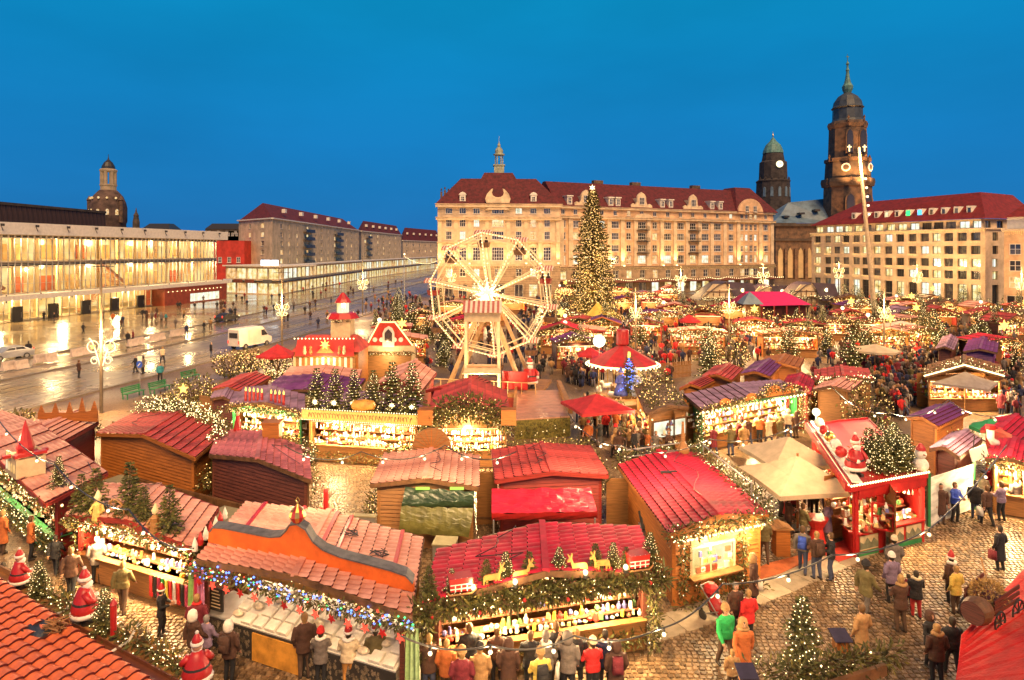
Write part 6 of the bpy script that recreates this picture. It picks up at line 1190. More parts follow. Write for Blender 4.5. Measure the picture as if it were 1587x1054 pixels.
garland(m3.root, [m3.W(0, -.03, 2.6), m3.W(.25, -.03, 3.1), m3.W(.5, -.03, 3.3), m3.W(.75, -.03, 3.1), m3.W(1, -.03, 2.6)], .42, 150, 34, seed=203, sp=.35, lsize=.032, lm='bulb'); garland(m3.root, [m3.W(.1, .02, 3.4), m3.W(.5, .02, 3.9), m3.W(.9, .02, 3.4)], .4, 120, 20, seed=204, sp=.35, lsize=.032, lm='bulb')
for u in (.03, .97): mb = MB(); mb.box(m3.W(u, -.04, 3.1), (.8, .7, .8)); mb.build('roof_box', M['orange'], m3.root)
small = [  # FL, FR, BR, ze, roof, wall, label
 ((328, 604), (378, 609), (420, 585), 2.6, 'tred', 'orange', 'red-roofed hut with orange side near the twig-lit shrubs'),
 ((402, 608), (545, 614), (566, 588), 2.6, 'purp', 'creamw', 'wide purple-roofed hut backed by a cream board'),
 ((326, 618), (366, 626), (374, 608), 2.5, 'lav', 'brown', 'tiny lavender-roofed hut beside the candle stall'),
 ((430, 592), (552, 598), (560, 574), 2.5, 'pink', 'redwood', 'flat salmon canopy hut before the striped curtain'),
 ((583, 596), (650, 611), (676, 578), 2.7, 'pink', 'redwood', 'steep salmon-roofed hut before the wheel'),
 ((660, 606), (705, 610), (760, 592), 2.6, 'tred', 'redwood', 'low red gable behind the arch stall'),
 ((1053, 603), (1086, 601), (1112, 588), 2.5, 'tred', 'orange', 'small red lean-to beside the picket fence'),
 ((1088, 584), (1134, 590), (1152, 572), 2.7, 'tred', 'orange', 'red-roofed hut next to the purple roof'),
 ((1148, 580), (1193, 584), (1213, 564), 2.9, 'purp', 'orange', 'plain purple-roofed hut with orange plank wall'),
 ((1176, 566), (1238, 570), (1246, 556), 2.8, 'orange', 'orange', 'orange-decked hut behind the purple roof'),
 ((1210, 602), (1256, 608), (1264, 587), 2.6, 'crim', 'redwood', 'crimson-roofed hut beside the glowing long stall'),
 ((1404, 648), (1454, 662), (1500, 640), 2.7, 'purp', 'orange', 'glossy purple-roofed hut with long brown flank'),
 ((1441, 696), (1487, 709), (1521, 682), 2.6, 'lav', 'brown', 'pale lavender-tiled dark hut behind the snow banner'),
 ((1520, 667), (1582, 682), (1606, 658), 2.6, 'crim', 'redwood', 'crimson-tiled hut beside the green parasol'),
 ((1450, 541), (1478, 543), (1486, 524), 2.6, 'lav', 'brown', 'lavender awning hut of the dark pair'),
 ((1493, 545), (1545, 547), (1548, 527), 2.7, 'purp', 'purp', 'wine-coloured plain tent of the dark pair'),
 ((1260, 604), (1318, 606), (1345, 584), 2.6, 'pink', 'wood', 'salmon hut with lit gutter near the white parasol'),
]
for i, (a, b, c, ze, rm_, wm_, lab) in enumerate(small):
 st = Stall(a, b, c, ze, lab, roofm=rm_, wallm=wm_, front='far', light=70, rdz=.3 if i not in (4,) else .75, ncourse=4, goods=False, ridge=.5)
 if i in (0, 9, 16, 12): garland(st.root, [st.W(0, 1, ze), st.W(1, 1, ze)], .3, 60, 24, seed=210 + i, lsize=.035, lm='bulb')
# glowing stalls of the middle right
m8 = Stall((1002, 641), (1067, 631), (1038, 592), 2.6, 'corner stall with lit serving window and light-strewn fir roof', roofm='dkwood', wallm='wood', front='left', light=240, rdz=.3, tiles=False)
mb = MB(); A, B = m8.W(.12, .04, 0), m8.W(.9, .04, 0); dn = (B - A).normalized(); nn_ = Vector((dn.y, -dn.x, 0)); mb.slab(A + nn_ * .15 + Z(2.0), B + nn_ * .15 + Z(2.0), B + nn_ * .15 + Z(1.05), A + nn_ * .15 + Z(1.05), .05); wn = mb.build('serving_window', M['win_white'], m8.root); mb = MB()
for t0, t1, z0, z1 in ((0, 1, 2.02, 2.02), (0, 1, 1.02, 1.02), (0, 0, 1, 2), (1, 1, 1, 2), (.5, .5, 1, 2)): mb.bar(A.lerp(B, t0) + nn_ * .18 + Z(z0), A.lerp(B, t1) + nn_ * .18 + Z(z1), .09)
mb.build('window_frame', M['dkwood'], wn)
for k_ in range(5): garland(m8.root, [m8.W(.05, .1 + k_ * .2, 2.75 + .15), m8.W(.95, .1 + k_ * .2, 2.8)], .3, 70, 16, seed=220 + k_, lsize=.04, lm='bulb')
m9 = Stall((1088, 636), (1245, 608), (1206, 589), 2.7, 'long glowing stall with orange arch ornaments on a lavender roof', roofm='lav', wallm='greenp', front='near', light=760, rdz=.25, ncourse=7, gpal=[3, 0, 9, 3, 7])
garland(m9.root, [m9.W(0, -.04, 2.75), m9.W(.5, -.04, 2.85), m9.W(.62, -.04, 3.4), m9.W(.8, -.04, 3.3), m9.W(1, -.04, 2.9)], .28, 110, 40, seed=231, lsize=.035, lm='bulb'); garland(m9.root, [m9.W(1, -.02, 2.6), m9.W(1, -.02, .3)], .38, 120, 50, seed=232, lsize=.03); garland(m9.root, [m9.W(0, -.02, 2.6), m9.W(0, -.02, .3)], .34, 110, 40, seed=233, lsize=.03)
for i, (u, r_) in enumerate(((.45, .5), (.68, .8), (.84, .55), (.2, .45))):
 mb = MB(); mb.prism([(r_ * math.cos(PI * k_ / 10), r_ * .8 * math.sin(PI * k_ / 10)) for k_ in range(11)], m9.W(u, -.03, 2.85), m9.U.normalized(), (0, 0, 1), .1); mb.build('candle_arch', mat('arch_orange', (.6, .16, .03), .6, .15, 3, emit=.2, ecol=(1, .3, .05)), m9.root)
bulb_row(m9.root, m9.W(0, -.06, 2.62), m9.W(1, -.06, 2.62), 26, .09)
m14 = Stall((1433, 584), (1556, 584), (1550, 566), 2.7, 'gabled stall outlined by light chains before the dark tent pair', roofm='wood', wallm='wood', front='near', light=520, rdz=.8, ncourse=4, gpal=[0, 9, 3, 2])
bulb_row(m14.root, m14.W(0, -.03, 2.8), m14.W(.5, -.03, 3.6), 34, .07); bulb_row(m14.root, m14.W(.5, -.03, 3.6), m14.W(1, -.03, 2.8), 34, .07); garland(m14.root, [m14.W(0, 0, 3.1), m14.W(.5, 0, 3.9), m14.W(1, 0, 3.1)], .3, 60, 20, seed=241, lsize=.04)
m16 = Stall((1528, 712), (1600, 722), (1606, 690), 2.6, 'golden plank stall with lit garland and snow-white ornaments', roofm='crim', wallm='wood', front='near', light=300, rdz=.2, ncourse=4, gpal=[0, 1, 6, 0])
garland(m16.root, [m16.W(-.05, -.03, 2.6), m16.W(1, -.03, 2.6)], .35, 110, 40, seed=242)
m17 = Stall((1262, 590), (1352, 588), (1345, 572), 2.7, 'stall with bright light-chain gutter beside the pillar', roofm='tred', wallm='wood', front='near', light=520, rdz=.3, ncourse=4, gpal=[0, 9, 3, 2])
garland(m17.root, [m17.W(0, -.03, 2.75), m17.W(1, -.03, 2.75)], .3, 80, 40, seed=243, lsize=.045)
# --- red candy kiosk
K = [P(1318, 757, 2.8), P(1437, 735, 2.8), P(1345, 648, 2.8)]
kk = Stall(K[0], K[1], K[2], 2.8, 'long red candy kiosk with framed windows, lit firs and ornaments on its flat roof', name='candy_kiosk', roofm='redp', wallm='redp', front=('near', 'left'), light=380, rdz=.06, tiles=False, cat='kiosk', gpal=[3, 3, 0, 2, 9], counter='redp', fin=.2)
nk = Vector((kk.U.y, -kk.U.x, 0)).normalized(); uk = kk.U.normalized(); A, B = kk.W(.06, .03, 0), kk.W(.94, .03, 0)
for t in (0, .33, .36, .98): mb = MB(); mb.bar(A.lerp(B, t) + nk * .12, A.lerp(B, t) + nk * .12 + Z(2.7), .12, .12); mb.build('red_post', M['redp'], kk.root)
for t0, t1 in ((.04, .3), (.42, .68), (.72, .95)):
 mb = MB(); mb.slab(A.lerp(B, t0) + nk * .14 + Z(.8), A.lerp(B, t1) + nk * .14 + Z(.8), A.lerp(B, t1) + nk * .14 + Z(.25), A.lerp(B, t0) + nk * .14 + Z(.25), .03); pn = mb.build('painted_panel', M['creamw'], kk.root); q = A.lerp(B, t0) + nk * .17 + Z(.3); ww = (B - A).length * (t1 - t0); mb = MB(); mb.prism([(0, 0), (ww, 0), (ww, .18), (ww * .75, .38), (ww * .6, .2), (ww * .4, .42), (ww * .2, .2), (0, .3)], q, uk, (0, 0, 1), .02); mb.build('painted_hills', mat('grey_green_paint', (.2, .2, .12), .7, .2, 4), pn)
mb = MB(); mb.slab(A + nk * .1 + Z(.2), B + nk * .1 + Z(.2), B + nk * .1 + Z(0), A + nk * .1 + Z(0), .06); mb.build('green_plinth', M['greenp'], kk.root)
q = A.lerp(B, .22) + nk * .14; mb = MB(); dq = (uk * .45 + nk * .55)
for a, b in ((Z(1.05), Z(2.05)), (dq + Z(1.05), dq + Z(2.05)), (Z(1.05), dq + Z(1.05)), (Z(2.05), dq + Z(2.05)), (Z(1.55), dq + Z(1.55))): mb.bar(q + a, q + b, .06)
mb.build('open_casement', M['redp'], kk.root); mb = MB(); mb.quad(q + Z(1.08), q + dq + Z(1.08), q + dq + Z(2.02), q + Z(2.02)); mb.build('pane', gm, kk.root)
mb = MB(); mb.slab(A + nk * .2 + Z(2.75), B + nk * .2 + Z(2.75), B + nk * .2 + Z(2.35), A + nk * .2 + Z(2.35), .06)
for k_ in range(16): c = A.lerp(B, (k_ + .5) / 16) + nk * .2 + Z(2.35); mb.prism([(.09 * math.cos(2 * PI * i / 8), .09 * math.sin(2 * PI * i / 8)) for i in range(8)], c, uk, (0, 0, 1), .05)
mb.build('scalloped_valance', M['redp'], kk.root)
A2_, B2_ = kk.W(-.02, 0, 2.95), kk.W(-.02, 1, 2.95); bulb_row(kk.root, A2_, B2_, 70, .05); mb = MB(); mb.bar(A2_ - Z(.12), B2_ - Z(.12), .25, .3); mb.build('side_valance', M['redp'], kk.root); mb = MB(); mb.bar(kk.W(.08, 0, 3.0), kk.W(.08, 1, 3.0), .35, .08); mb.build('snowy_ledge', M['cloth'], kk.root); bulb_row(kk.root, kk.W(0, -.02, 2.95), kk.W(1, -.02, 2.95), 30, .06)
for i, (u, v, h) in enumerate(((.5, .12, 1.4), (.68, .1, 1.5), (.85, .14, 1.3), (.42, .24, 1.5), (.62, .25, 1.6), (.8, .28, 1.5))): fir_tree(kk.o + kk.W(u, v, 2.85), h, 'densely lit bushy fir on the red kiosk roof', 'lit firs on the kiosk roof', v_=i % 4, wide=1.5)
garland(kk.root, [kk.W(.35, .1, 3.1), kk.W(.95, .1, 3.1)], .5, 160, 60, seed=251, lsize=.024); garland(kk.root, [kk.W(.3, .25, 3.2), kk.W(.95, .25, 3.2)], .5, 120, 50, seed=252, lsize=.024)
santa(kk.o + kk.W(.13, .1, 2.9), 1.5, 'red and white Santa boot figure at the kiosk roof corner', .4); 
sm = thing('snowman_figure', 'snowman with red hat at the kiosk roof end', 'figure', kk.o + kk.W(.93, .02, 2.9)); mb = MB(); mb.ball((0, 0, .28), .3, 8); mb.ball((0, 0, .72), .22, 8); mb.build('body', fr_, sm, smooth=True); mb = MB(); mb.lathe([(.2, .88), (.17, 1.0), (.05, 1.15)], 8); mb.build('hat', M['redp'], sm); mb = MB(); mb.lathe([(.03, 0), (.005, .2)], 5); o = mb.build('carrot_nose', M['orange'], sm, (0, -.2, .74)); o.rotation_euler = (PI / 2, 0, 0)
for i, (v, c_) in enumerate(((.3, 'redp'), (.42, 'cloth'), (.55, 'gold'), (.68, 'redp'), (.82, 'cloth'))):
 o = thing('candy_ornament', ['red sweet ornament next to the roof Santa', 'white sweet ornament along the kiosk ledge', 'golden pretzel ornament along the kiosk ledge', 'red heart ornament along the kiosk ledge', 'white sweet ornament by the kiosk lamp'][i], 'decoration', kk.o + kk.W(.08, v, 3.05)); mb = MB(); mb.ball((0, 0, .3), .25, 7); mb.build('sweet', M[c_], o, smooth=True); mb = MB(); mb.bar((0, 0, 0), (0, 0, .15), .06); mb.build('stick', M['cloth'], o)
o = thing('globe_lamp', 'very bright globe lamp at the far corner of the red kiosk', 'lamp', kk.o + kk.W(.1, .95, 2.9)); mb = MB(); mb.bar((0, 0, 0), (0, 0, .5), .06); mb.build('stem', M['steel'], o); mb = MB(); mb.ball((0, 0, .7), .2, 8); mb.build('globe', M['globe'], o, smooth=True); lamp('bulb_light', (0, -.4, .8), 110, (1, .8, .5), .2, o)
# snow banner
q = [P(1441, 817, 0), P(1507, 791, 0)]; bd = thing('snow_banner', 'white banner printed with a snowy landscape on a green frame post', 'banner', up(q[0], 0)); d = q[1] - q[0]; d.z = 0; d = d * 1.0; ag2 = math.atan2(d.y, d.x); mb = MB(); mb.slab(Z(2.15), d + Z(2.15), d + Z(.1), Z(.1), .04)
snow = bpy.data.materials.new('printed_snow_scene'); snow.use_nodes = True; n = snow.node_tree.nodes; l = snow.node_tree.links; t = n.new('ShaderNodeTexCoord'); mp = n.new('ShaderNodeMapping'); mp.inputs['Scale'].default_value = (.6, .6, 2.2); no = n.new('ShaderNodeTexNoise'); no.inputs['Scale'].default_value = 1.3; no.inputs['Detail'].default_value = 6; cr_ = n.new('ShaderNodeValToRGB'); l.new(t.outputs['Object'], mp.inputs[0]); l.new(mp.outputs[0], no.inputs[0]); l.new(no.outputs[0], cr_.inputs[0]); cr_.color_ramp.elements[0].position = .34; cr_.color_ramp.elements[0].color = (.3, .3, .26, 1); cr_.color_ramp.elements[1].position = .56; cr_.color_ramp.elements[1].color = (.78, .75, .66, 1); l.new(cr_.outputs[0], n['Principled BSDF'].inputs['Base Color'])
mb.build('banner_sheet', snow, bd); mb = MB(); mb.bar((-.05, 0, 0), (-.05, 0, 2.35), .12); mb.build('post', M['greenp'], bd); mb = MB(); mb.bar(d + Vector((.05, 0, 0)), d + Vector((.05, 0, 2.35)), .1); mb.build('post', M['greenp'], bd)
# hanging sign and stocking over the dark hut corner
o = thing('hanging_sign', 'small tilted white sign card above the dark hut corner', 'sign', P(1517, 702, 2.9)); mb = MB(); mb.box((0, 0, 0), (.9, .05, .55), 0, .2); mb.build('card', M['cloth'], o); o.rotation_euler = (0, -.25, 0); mb = MB(); mb.bar((-.2, 0, .25), (0, 0, .8), .03); mb.build('cord', M['darkmetal'], o)
o = thing('white_stocking', 'big white stocking ornament with red cuff above the garland', 'decoration', P(1535, 685, 3.0)); mb = MB(); mb.tube([(0, 0, .7), (0, 0, .2), (.12, 0, 0), (.35, 0, -.05)], [.16, .15, .17, .13], 8); mb.build('foot', fr_, o, smooth=True); mb = MB(); mb.lathe([(.2, .6), (.21, .8)], 8); mb.build('cuff', M['redp'], o)
# --- parasols
def parasol(px_, py_, zt_, half, drop, m_, label, n_=4, rot=0, group=None):
 c = P(px_, py_, zt_); o = thing('parasol', label, 'parasol', (c.x, c.y, 0), rot, group); pm = [(half * math.cos(2 * PI * (i + .5) / n_) * (1.414 if n_ == 4 else 1), half * math.sin(2 * PI * (i + .5) / n_) * (1.414 if n_ == 4 else 1), zt_ - drop) for i in range(n_)]; top = (0, 0, zt_)
 mb = MB()
 for i in range(n_):
  a, b = Vector(pm[i]), Vector(pm[(i + 1) % n_]); prev = None
  for k_ in range(7):
   e = a.lerp(b, k_ / 6); e.z -= 0; e = e * (1 - .04 * math.sin(PI * k_ / 6)); e.z = zt_ - drop; mid_ = e.lerp(Vector(top), .5) - Z(drop * .06)
   if prev: mb.add([prev[0], e, mid_, prev[1]], [(0, 1, 2, 3)]); mb.add([prev[1], mid_, top], [(0, 1, 2)]); mb.quad(prev[0] - Z(.18), e - Z(.18), e, prev[0])
   prev = (e, mid_)
 mb.build('canopy', m_, o); mb = MB(); mb.tube([(0, 0, 0), (0, 0, zt_ + .1)], .05, 8); mb.build('pole', M['wood'], o)
 for i in range(n_): mb = MB(); mb.bar((0, 0, zt_ - drop * .9), Vector(pm[i]) - Z(.02), .03); mb.build('rib', M['wood'], o)
 mb = MB(); mb.box((0, 0, .05), (.7, .7, .1)); mb.build('foot', M['darkmetal'], o); return o
beige = mat('beige_canvas', (.6, .45, .28), .85, .08, 2, .05); greyc = mat('grey_canvas', (.36, .29, .24), .85, .08, 2); redc = mat('red_canvas', (.5, .025, .03), .8, .12, 2); pinkc = mat('magenta_canvas', (.6, .015, .12), .7, .1, 2); greenc = mat('green_canvas', (.03, .28, .10), .8, .1, 2)
parasol(1236, 706, 3.2, 1.8, 1.0, beige, 'large beige square parasol over the red standing table', rot=.12); parasol(1222, 676, 3.2, 1.65, .9, beige, 'second beige square parasol just behind the first', rot=.12)
parasol(1397, 497, 3.2, 2.6, .6, mat('offwhite_canvas', (.7, .6, .45), .85, .06, 2), 'off-white parasol in the lane under the hotel', 8); parasol(1356, 533, 3.1, 2.2, .55, beige, 'tan parasol among the stalls beside the leaning pole', 8); parasol(1496, 576, 3.1, 1.7, .8, greyc, 'grey parasol in front of the light-chain gable', 4, .78)
parasol(925, 610, 3.0, 1.75, .75, redc, 'red pyramid canopy beside the wheel deck', 4, .3); parasol(1068, 487, 3.2, 1.6, .9, redc, 'small bright red canopy in the dark crowd', 6); parasol(1536, 648, 3.0, 1.0, .5, greenc, 'green parasol peeking behind the crimson hut', 8); parasol(430, 533, 3.2, 1.9, 1.0, redc, 'red pointed tent beside the street', 6); parasol(915, 538, 3.3, 1.3, .6, redc, 'red canopy edge behind the tent carousel', 6)
# --- ferris wheel
FY = 53.0; fk = FY / FPX; hub = PD(760, 455, FY); fw = thing('ferris_wheel', 'lit wooden ferris wheel with ten-sided double rim, striped gondolas and bright hub', 'ferris wheel', (hub.x, FY, 0), -.22)
RR = 95 * fk; hz = hub.z; cream = mat('cream_beam', (.7, .47, .24), .5, .1, 3, emit=.22, ecol=(1, .66, .3)); beam = mat('pale_beam', (.6, .37, .17), .5, .1, 3)  # cream beams emit a little, painting their lit look into the material
for yy in (-.8, .8):
 vts = [Vector((RR * math.cos(2 * PI * (k_ + .68) / 10), yy, hz + RR * math.sin(2 * PI * (k_ + .68) / 10))) for k_ in range(10)]
 for k_ in range(10):
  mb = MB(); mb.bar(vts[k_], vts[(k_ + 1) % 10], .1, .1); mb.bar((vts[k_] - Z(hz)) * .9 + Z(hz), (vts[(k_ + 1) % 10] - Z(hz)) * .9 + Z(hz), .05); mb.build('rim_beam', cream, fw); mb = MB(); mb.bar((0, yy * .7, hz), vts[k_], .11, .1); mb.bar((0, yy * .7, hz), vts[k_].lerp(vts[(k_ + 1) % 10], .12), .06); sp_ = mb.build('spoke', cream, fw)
  if yy < 0: bulb_row(sp_, Vector((0, yy - .1, hz)).lerp(vts[k_] + Vector((0, -.12, 0)), .12), vts[k_] + Vector((0, -.12, 0)), 16, .045); bulb_row(sp_, vts[k_] + Vector((0, -.12, 0)), vts[(k_ + 1) % 10] + Vector((0, -.12, 0)), 12, .04)
strp = mat('striped_awning_red', (.45, .13, .1), .7, .1, 4); strw = mat('striped_awning_cream', (.75, .6, .45), .7, .05, 4)
def gond(parent, c):
 g_ = bpy.data.objects.new('gondola', None); COL.objects.link(g_); g_.parent = parent; g_.location = c; g_.scale = (.8,) * 3
 mb = MB(); mb.lathe([(.35, -1.55), (.6, -1.5), (.72, -1.05), (.74, -1.0)], 10); mb.build('tub', M['dkwood'] if R.random() < .7 else M['redwood'], g_); mb = MB()
 for s_ in (-1, 1): mb.bar((s_ * .6, 0, -1.0), (s_ * .55, 0, 0), .05)
 mb.bar((0, -.85, 0), (0, .85, 0), .07); mb.build('hanger', beam, g_); mb = MB(); n_ = 12
 for k_ in range(n_):
  a = -.85 + 1.7 * k_ / n_; mb.slab((a, -.55, .0), (a + 1.7 / n_, -.55, .0), (a + 1.7 / n_, 0, .28), (a, 0, .28), .03, k_ % 2); mb.slab((a, .55, .0), (a + 1.7 / n_, .55, .0), (a + 1.7 / n_, 0, .285), (a, 0, .285), .03, k_ % 2); mb.quad((a, -.56, -.22), (a + 1.7 / n_, -.56, -.22), (a + 1.7 / n_, -.56, 0), (a, -.56, 0), k_ % 2)
 mb.build('striped_canopy', [strp, strw], g_)
 for s_ in (-1, 1):
  mb = MB(); mb.lathe([(.16, -1.3), (.2, -1.0), (.19, -.8), (.07, -.7), (.1, -.58), (.09, -.48), (.02, -.44)], 7, (s_ * .28, 0, 0)); mb.build('rider', mat('rider_dark', (.05, .03, .03), .8, .1, 4), g_)
for k_ in range(10): a = 2 * PI * (k_ + .68) / 10; gond(fw, (RR * math.cos(a), 0, hz + RR * math.sin(a)))
mb = MB(); mb.lathe([(.45, -.95), (.6, -.6), (.6, .6), (.45, .95)], 12); o = mb.build('hub', M['gold'], fw, (0, 0, hz)); o.rotation_euler = (PI / 2, 0, 0)
for r_, m_ in ((1.05, 'bulbw'), (.7, 'bulb')): star(fw, (0, -1.05 if r_ > 1 else -1.12, hz), r_, m_, 'hub_star', n_=8)
lamp('hub_light', (0, -1.8, hz), 90, (1, .75, .42), .4, fw)
mb = MB()
for k_ in range(60): a = k_ * 2.4; rr2 = .5 + .9 * (k_ / 60); mb.octa((rr2 * math.cos(a), -1.15, hz + rr2 * math.sin(a)), .05)
o = mb.build('hub_bulbs', M['bulbw'], fw); o['kind'] = 'stuff'
for s_ in (-1, 1):
 for yy in (-1.2, 1.2): mb = MB(); mb.bar((0, yy, hz), (s_ * 3.1, yy * 1.5, 1.0), .28, .28); mb.build('support_leg', beam, fw)
for s_, t in ((-1, .5), (1, .5), (1, .8)): mb = MB(); mb.bar((s_ * 1.7, -1.5, hz * .5), (s_ * 2.9, -1.7, 1.0), .16); mb.build('brace', beam, fw)
mb = MB(); mb.slab((-4.4, -3.2, 1.0), (4.6, -3.2, 1.0), (4.6, 3, 1.0), (-4.4, 3, 1.0), .25); mb.build('deck', M['wood'], fw); mb = MB(); mb.box((0, -3.1, .45), (9, .1, .9)); mb.build('deck_skirt', M['redwood'], fw)
mb = MB(); mb.box((2.6, -2.4, 1.9), (2.0, .12, 1.4)); mb.build('red_panel', M['redp'], fw); mb = MB()
for k_ in range(9): mb.bar((-4.3 + k_ * 1.08, -3.1, 1.0), (-4.3 + k_ * 1.08, -3.1, 1.9), .06)
mb.bar((-4.3, -3.1, 1.9), (4.4, -3.1, 1.9), .07); mb.build('railing', beam, fw)
santa((hub.x + 3.2, FY - 1.6, 1.0), 2.2, 'big Santa figure seated on the ferris wheel deck', .3)
tb = PD(748, 500, 48.5); bt = thing('wheel_booth_tower', 'pale tower with striped awning roof before the ferris wheel hub', 'booth', (tb.x, 48.5, 0)); ts = .0485
zt2 = lambda py_: 12 - (py_ - 388) * ts
mb = MB(); mb.box((0, 0, (zt2(497) + zt2(480)) / 2), (55 * ts, 1.6, zt2(480) - zt2(497))); mb.build('cabin', M['creamw'], bt); mb = MB()
for k_ in range(16): a = -1.45 + 2.9 * k_ / 16; mb.slab((a, -1.15, zt2(482)), (a + 2.9 / 16, -1.15, zt2(482)), (a + 2.9 / 16 , 0, zt2(466)), (a, 0, zt2(466)), .04, k_ % 2); mb.slab((a, 1.15, zt2(482)), (a + 2.9 / 16, 1.15, zt2(482)), (a + 2.9 / 16 , 0, zt2(465.8)), (a, 0, zt2(465.8)), .04, k_ % 2)
mb.build('striped_awning', [strp, strw], bt)
for s_ in (-1, 1):
 for yy in (-.7, .7): mb = MB(); mb.bar((s_ * 1.25, yy, 0), (s_ * 1.2, yy, zt2(497)), .2); mb.build('leg', cream if yy < 0 else beam, bt)
for zz in (1.6, 3.4): mb = MB(); mb.bar((-1.2, -.7, zz), (1.2, -.7, zz), .12); mb.build('cross_beam', beam, bt)
mb = MB(); mb.slab((-1.4, -1.3, 3.0), (1.4, -1.3, 3.0), (1.2, -.4, 3.5), (-1.2, -.4, 3.5), .08); mb.build('lower_awning', M['creamw'], bt)
lamp('booth_light', (0, -1.6, 2.4), 160, (1, .75, .42), .3, bt)
A, B, C_ = P(797, 650, 1.3), P(884, 645, 1.3), P(800, 606, 1.0); dk = thing('wheel_ramp', 'wet pinkish plank ramp with pale side rails leading to the wheel', 'ramp', up(A, 0)); o_ = up(A, 0); D_ = P(866, 604, 1.0)
npl = 10
for i in range(npl): a0 = A.lerp(C_, i / npl); a1 = A.lerp(C_, (i + .96) / npl); b0 = B.lerp(D_, i / npl); b1 = B.lerp(D_, (i + .96) / npl); mb = MB(); mb.slab(a0 - o_, b0 - o_, b1 - o_, a1 - o_, .08); mb.build('plank', mat('wet_pink_plank', (.5, .25, .16), .3, .15, 2, .05), dk)
mb = MB(); mb.quad(Vector((0, 0, 0)), up(B - o_, 0), B - o_, A - o_); mb.build('front_board', M['fir2'], dk); mb = MB(); mb.bar(B - o_ + Z(.4), D_ - o_ + Z(.5), .3, .5); mb.build('side_rail', M['wood'], dk); mb = MB(); mb.bar(A - o_ + Z(.3), C_ - o_ + Z(.3), .2, .3); mb.build('side_rail', M['wood'], dk); garland(dk, [A - o_ - Z(.3), B - o_ - Z(.3)], .4, 110, 12, seed=261, droop=.7)
# --- red theatre stall with tower, gabled toy house
c = PD(505, 600, 56); th_ = thing('puppet_theatre', 'red theatre stall with painted star board, striped curtain and lantern tower', 'stall', (c.x, 56, 0)); z5 = lambda py_: 12 - (py_ - 388) * .056
mb = MB(); mb.slab((-2.6, -.3, z5(551)), (2.5, -.3, z5(551)), (2.4, .15, z5(524)), (-2.5, .15, z5(524)), .1); rb = mb.build('red_board', mat('board_red', (.5, .02, .015), .5, .1, 2), th_); bulb_row(th_, (-2.6, -.35, z5(524)), (2.5, -.35, z5(524)), 16, .07)
mb = MB(); mb.prism([(-.75, 0), (.75, 0), (0, .8)], (0.05, -.4, z5(546)), (1, 0, 0), (0, .15, 1), .06); mb.build('golden_pyramid', M['gold'], rb); star(rb, (.05, -.46, z5(533)), .45, 'bulbyel', n_=7)
for x, m_ in ((-1.7, 'creamw'), (-1.2, 'wood'), (1.3, 'wood'), (1.7, 'creamw')): mb = MB(); mb.lathe([(.1, 0), (.16, .2), (.1, .5), (.13, .62), (.04, .75)], 7, (x, -.42, z5(548))); mb.build('puppet', M[m_], rb)
n_ = 22
for k_ in range(n_): mb = MB(); x = -2.7 + 5.4 * k_ / n_; mb.box((x, 0, 1.35), (5.4 / n_ - .03, .08, 2.7)); mb.build('curtain_strip', [M['creamw'], M['wood'], M['cloth'], M['orange']][k_ % 4], th_)
lamp('stage_light', (0, -1.2, 2.6), 90, (1, .75, .4), .3, th_); mb = MB(); mb.box((0, 2, 1.6), (5.6, 3.8, 3.2)); mb.build('hall', M['orange'], th_); mb = MB(); hip_roof(mb, -2.8, 2.8, 0, 4, 3.2, 1.2, .8, 1.8, oh=.2); mb.build('roof', M['tred'], th_)
mb = MB(); mb.box((.9, 2.2, 5.0), (1.7, 1.7, 1.7)); tw_ = mb.build('tower', M['creamw'], th_); mb = MB(); mb.lathe([(1.5, 0), (1.15, .45), (.95, .5)], 8, (.9, 2.2, 5.9)); mb.lathe([(.75, 1.4), (.6, 1.7), (.1, 2.3)], 8, (.9, 2.2, 5.9)); mb.build('tower_roof', M['redp'], tw_); mb = MB(); mb.lathe([(.55, .5), (.55, 1.45)], 8, (.9, 2.2, 5.9)); mb.build('lantern', M['win_yellow'], tw_); garland(tw_, [(-.0, 1.3, 5.8), (1.8, 1.3, 5.8)], .15, 40, 20, seed=271)
c = PD(603, 560, 61); gh = thing('toy_house', 'gabled red house front with white arched window and tiny round portholes', 'stall', (c.x, 61, 0)); z6 = lambda py_: 12 - (py_ - 388) * .061; x6 = lambda px_: (px_ - 603) * .061
mb = MB(); mb.prism([(x6(569), z6(535)), (x6(640), z6(535)), (x6(613), z6(500)), (x6(587), z6(500))], (0, 0, 0), (1, 0, 0), (0, 0, 1), .3); mb.build('mansard_front', mat('house_red', (.5, .035, .02), .55, .15, 2), gh)
mb = MB(); mb.bar((x6(569), -.2, z6(535)), (x6(588), -.2, z6(499.5)), .1); mb.bar((x6(640), -.2, z6(535)), (x6(613), -.2, z6(499.5)), .1); mb.bar((x6(587), -.2, z6(499)), (x6(614), -.2, z6(499)), .1); mb.build('white_edging', M['bulb'], gh)
mb = MB(); mb.prism([(-.55, 0), (.55, 0), (.55, 1.3), (.35, 1.75), (0, 1.95), (-.35, 1.75), (-.55, 1.3)], (0, -.25, z6(537)), (1, 0, 0), (0, 0, 1), .2); aw = mb.build('arched_bay', M['white'], gh); mb = MB(); mb.prism([(-.35, .5), (.35, .5), (.35, 1.3), (0, 1.7), (-.35, 1.3)], (0, -.36, z6(537)), (1, 0, 0), (0, 0, 1), .06); mb.build('pane', M['win_dim'], aw)
for px_ in (582, 592, 612, 622): mb = MB(); mb.lathe([(.22, 0), (.22, .1)], 10); o = mb.build('porthole', M['cloth'], gh, (x6(px_), -.2, z6(526))); o.rotation_euler = (PI / 2, 0, 0)
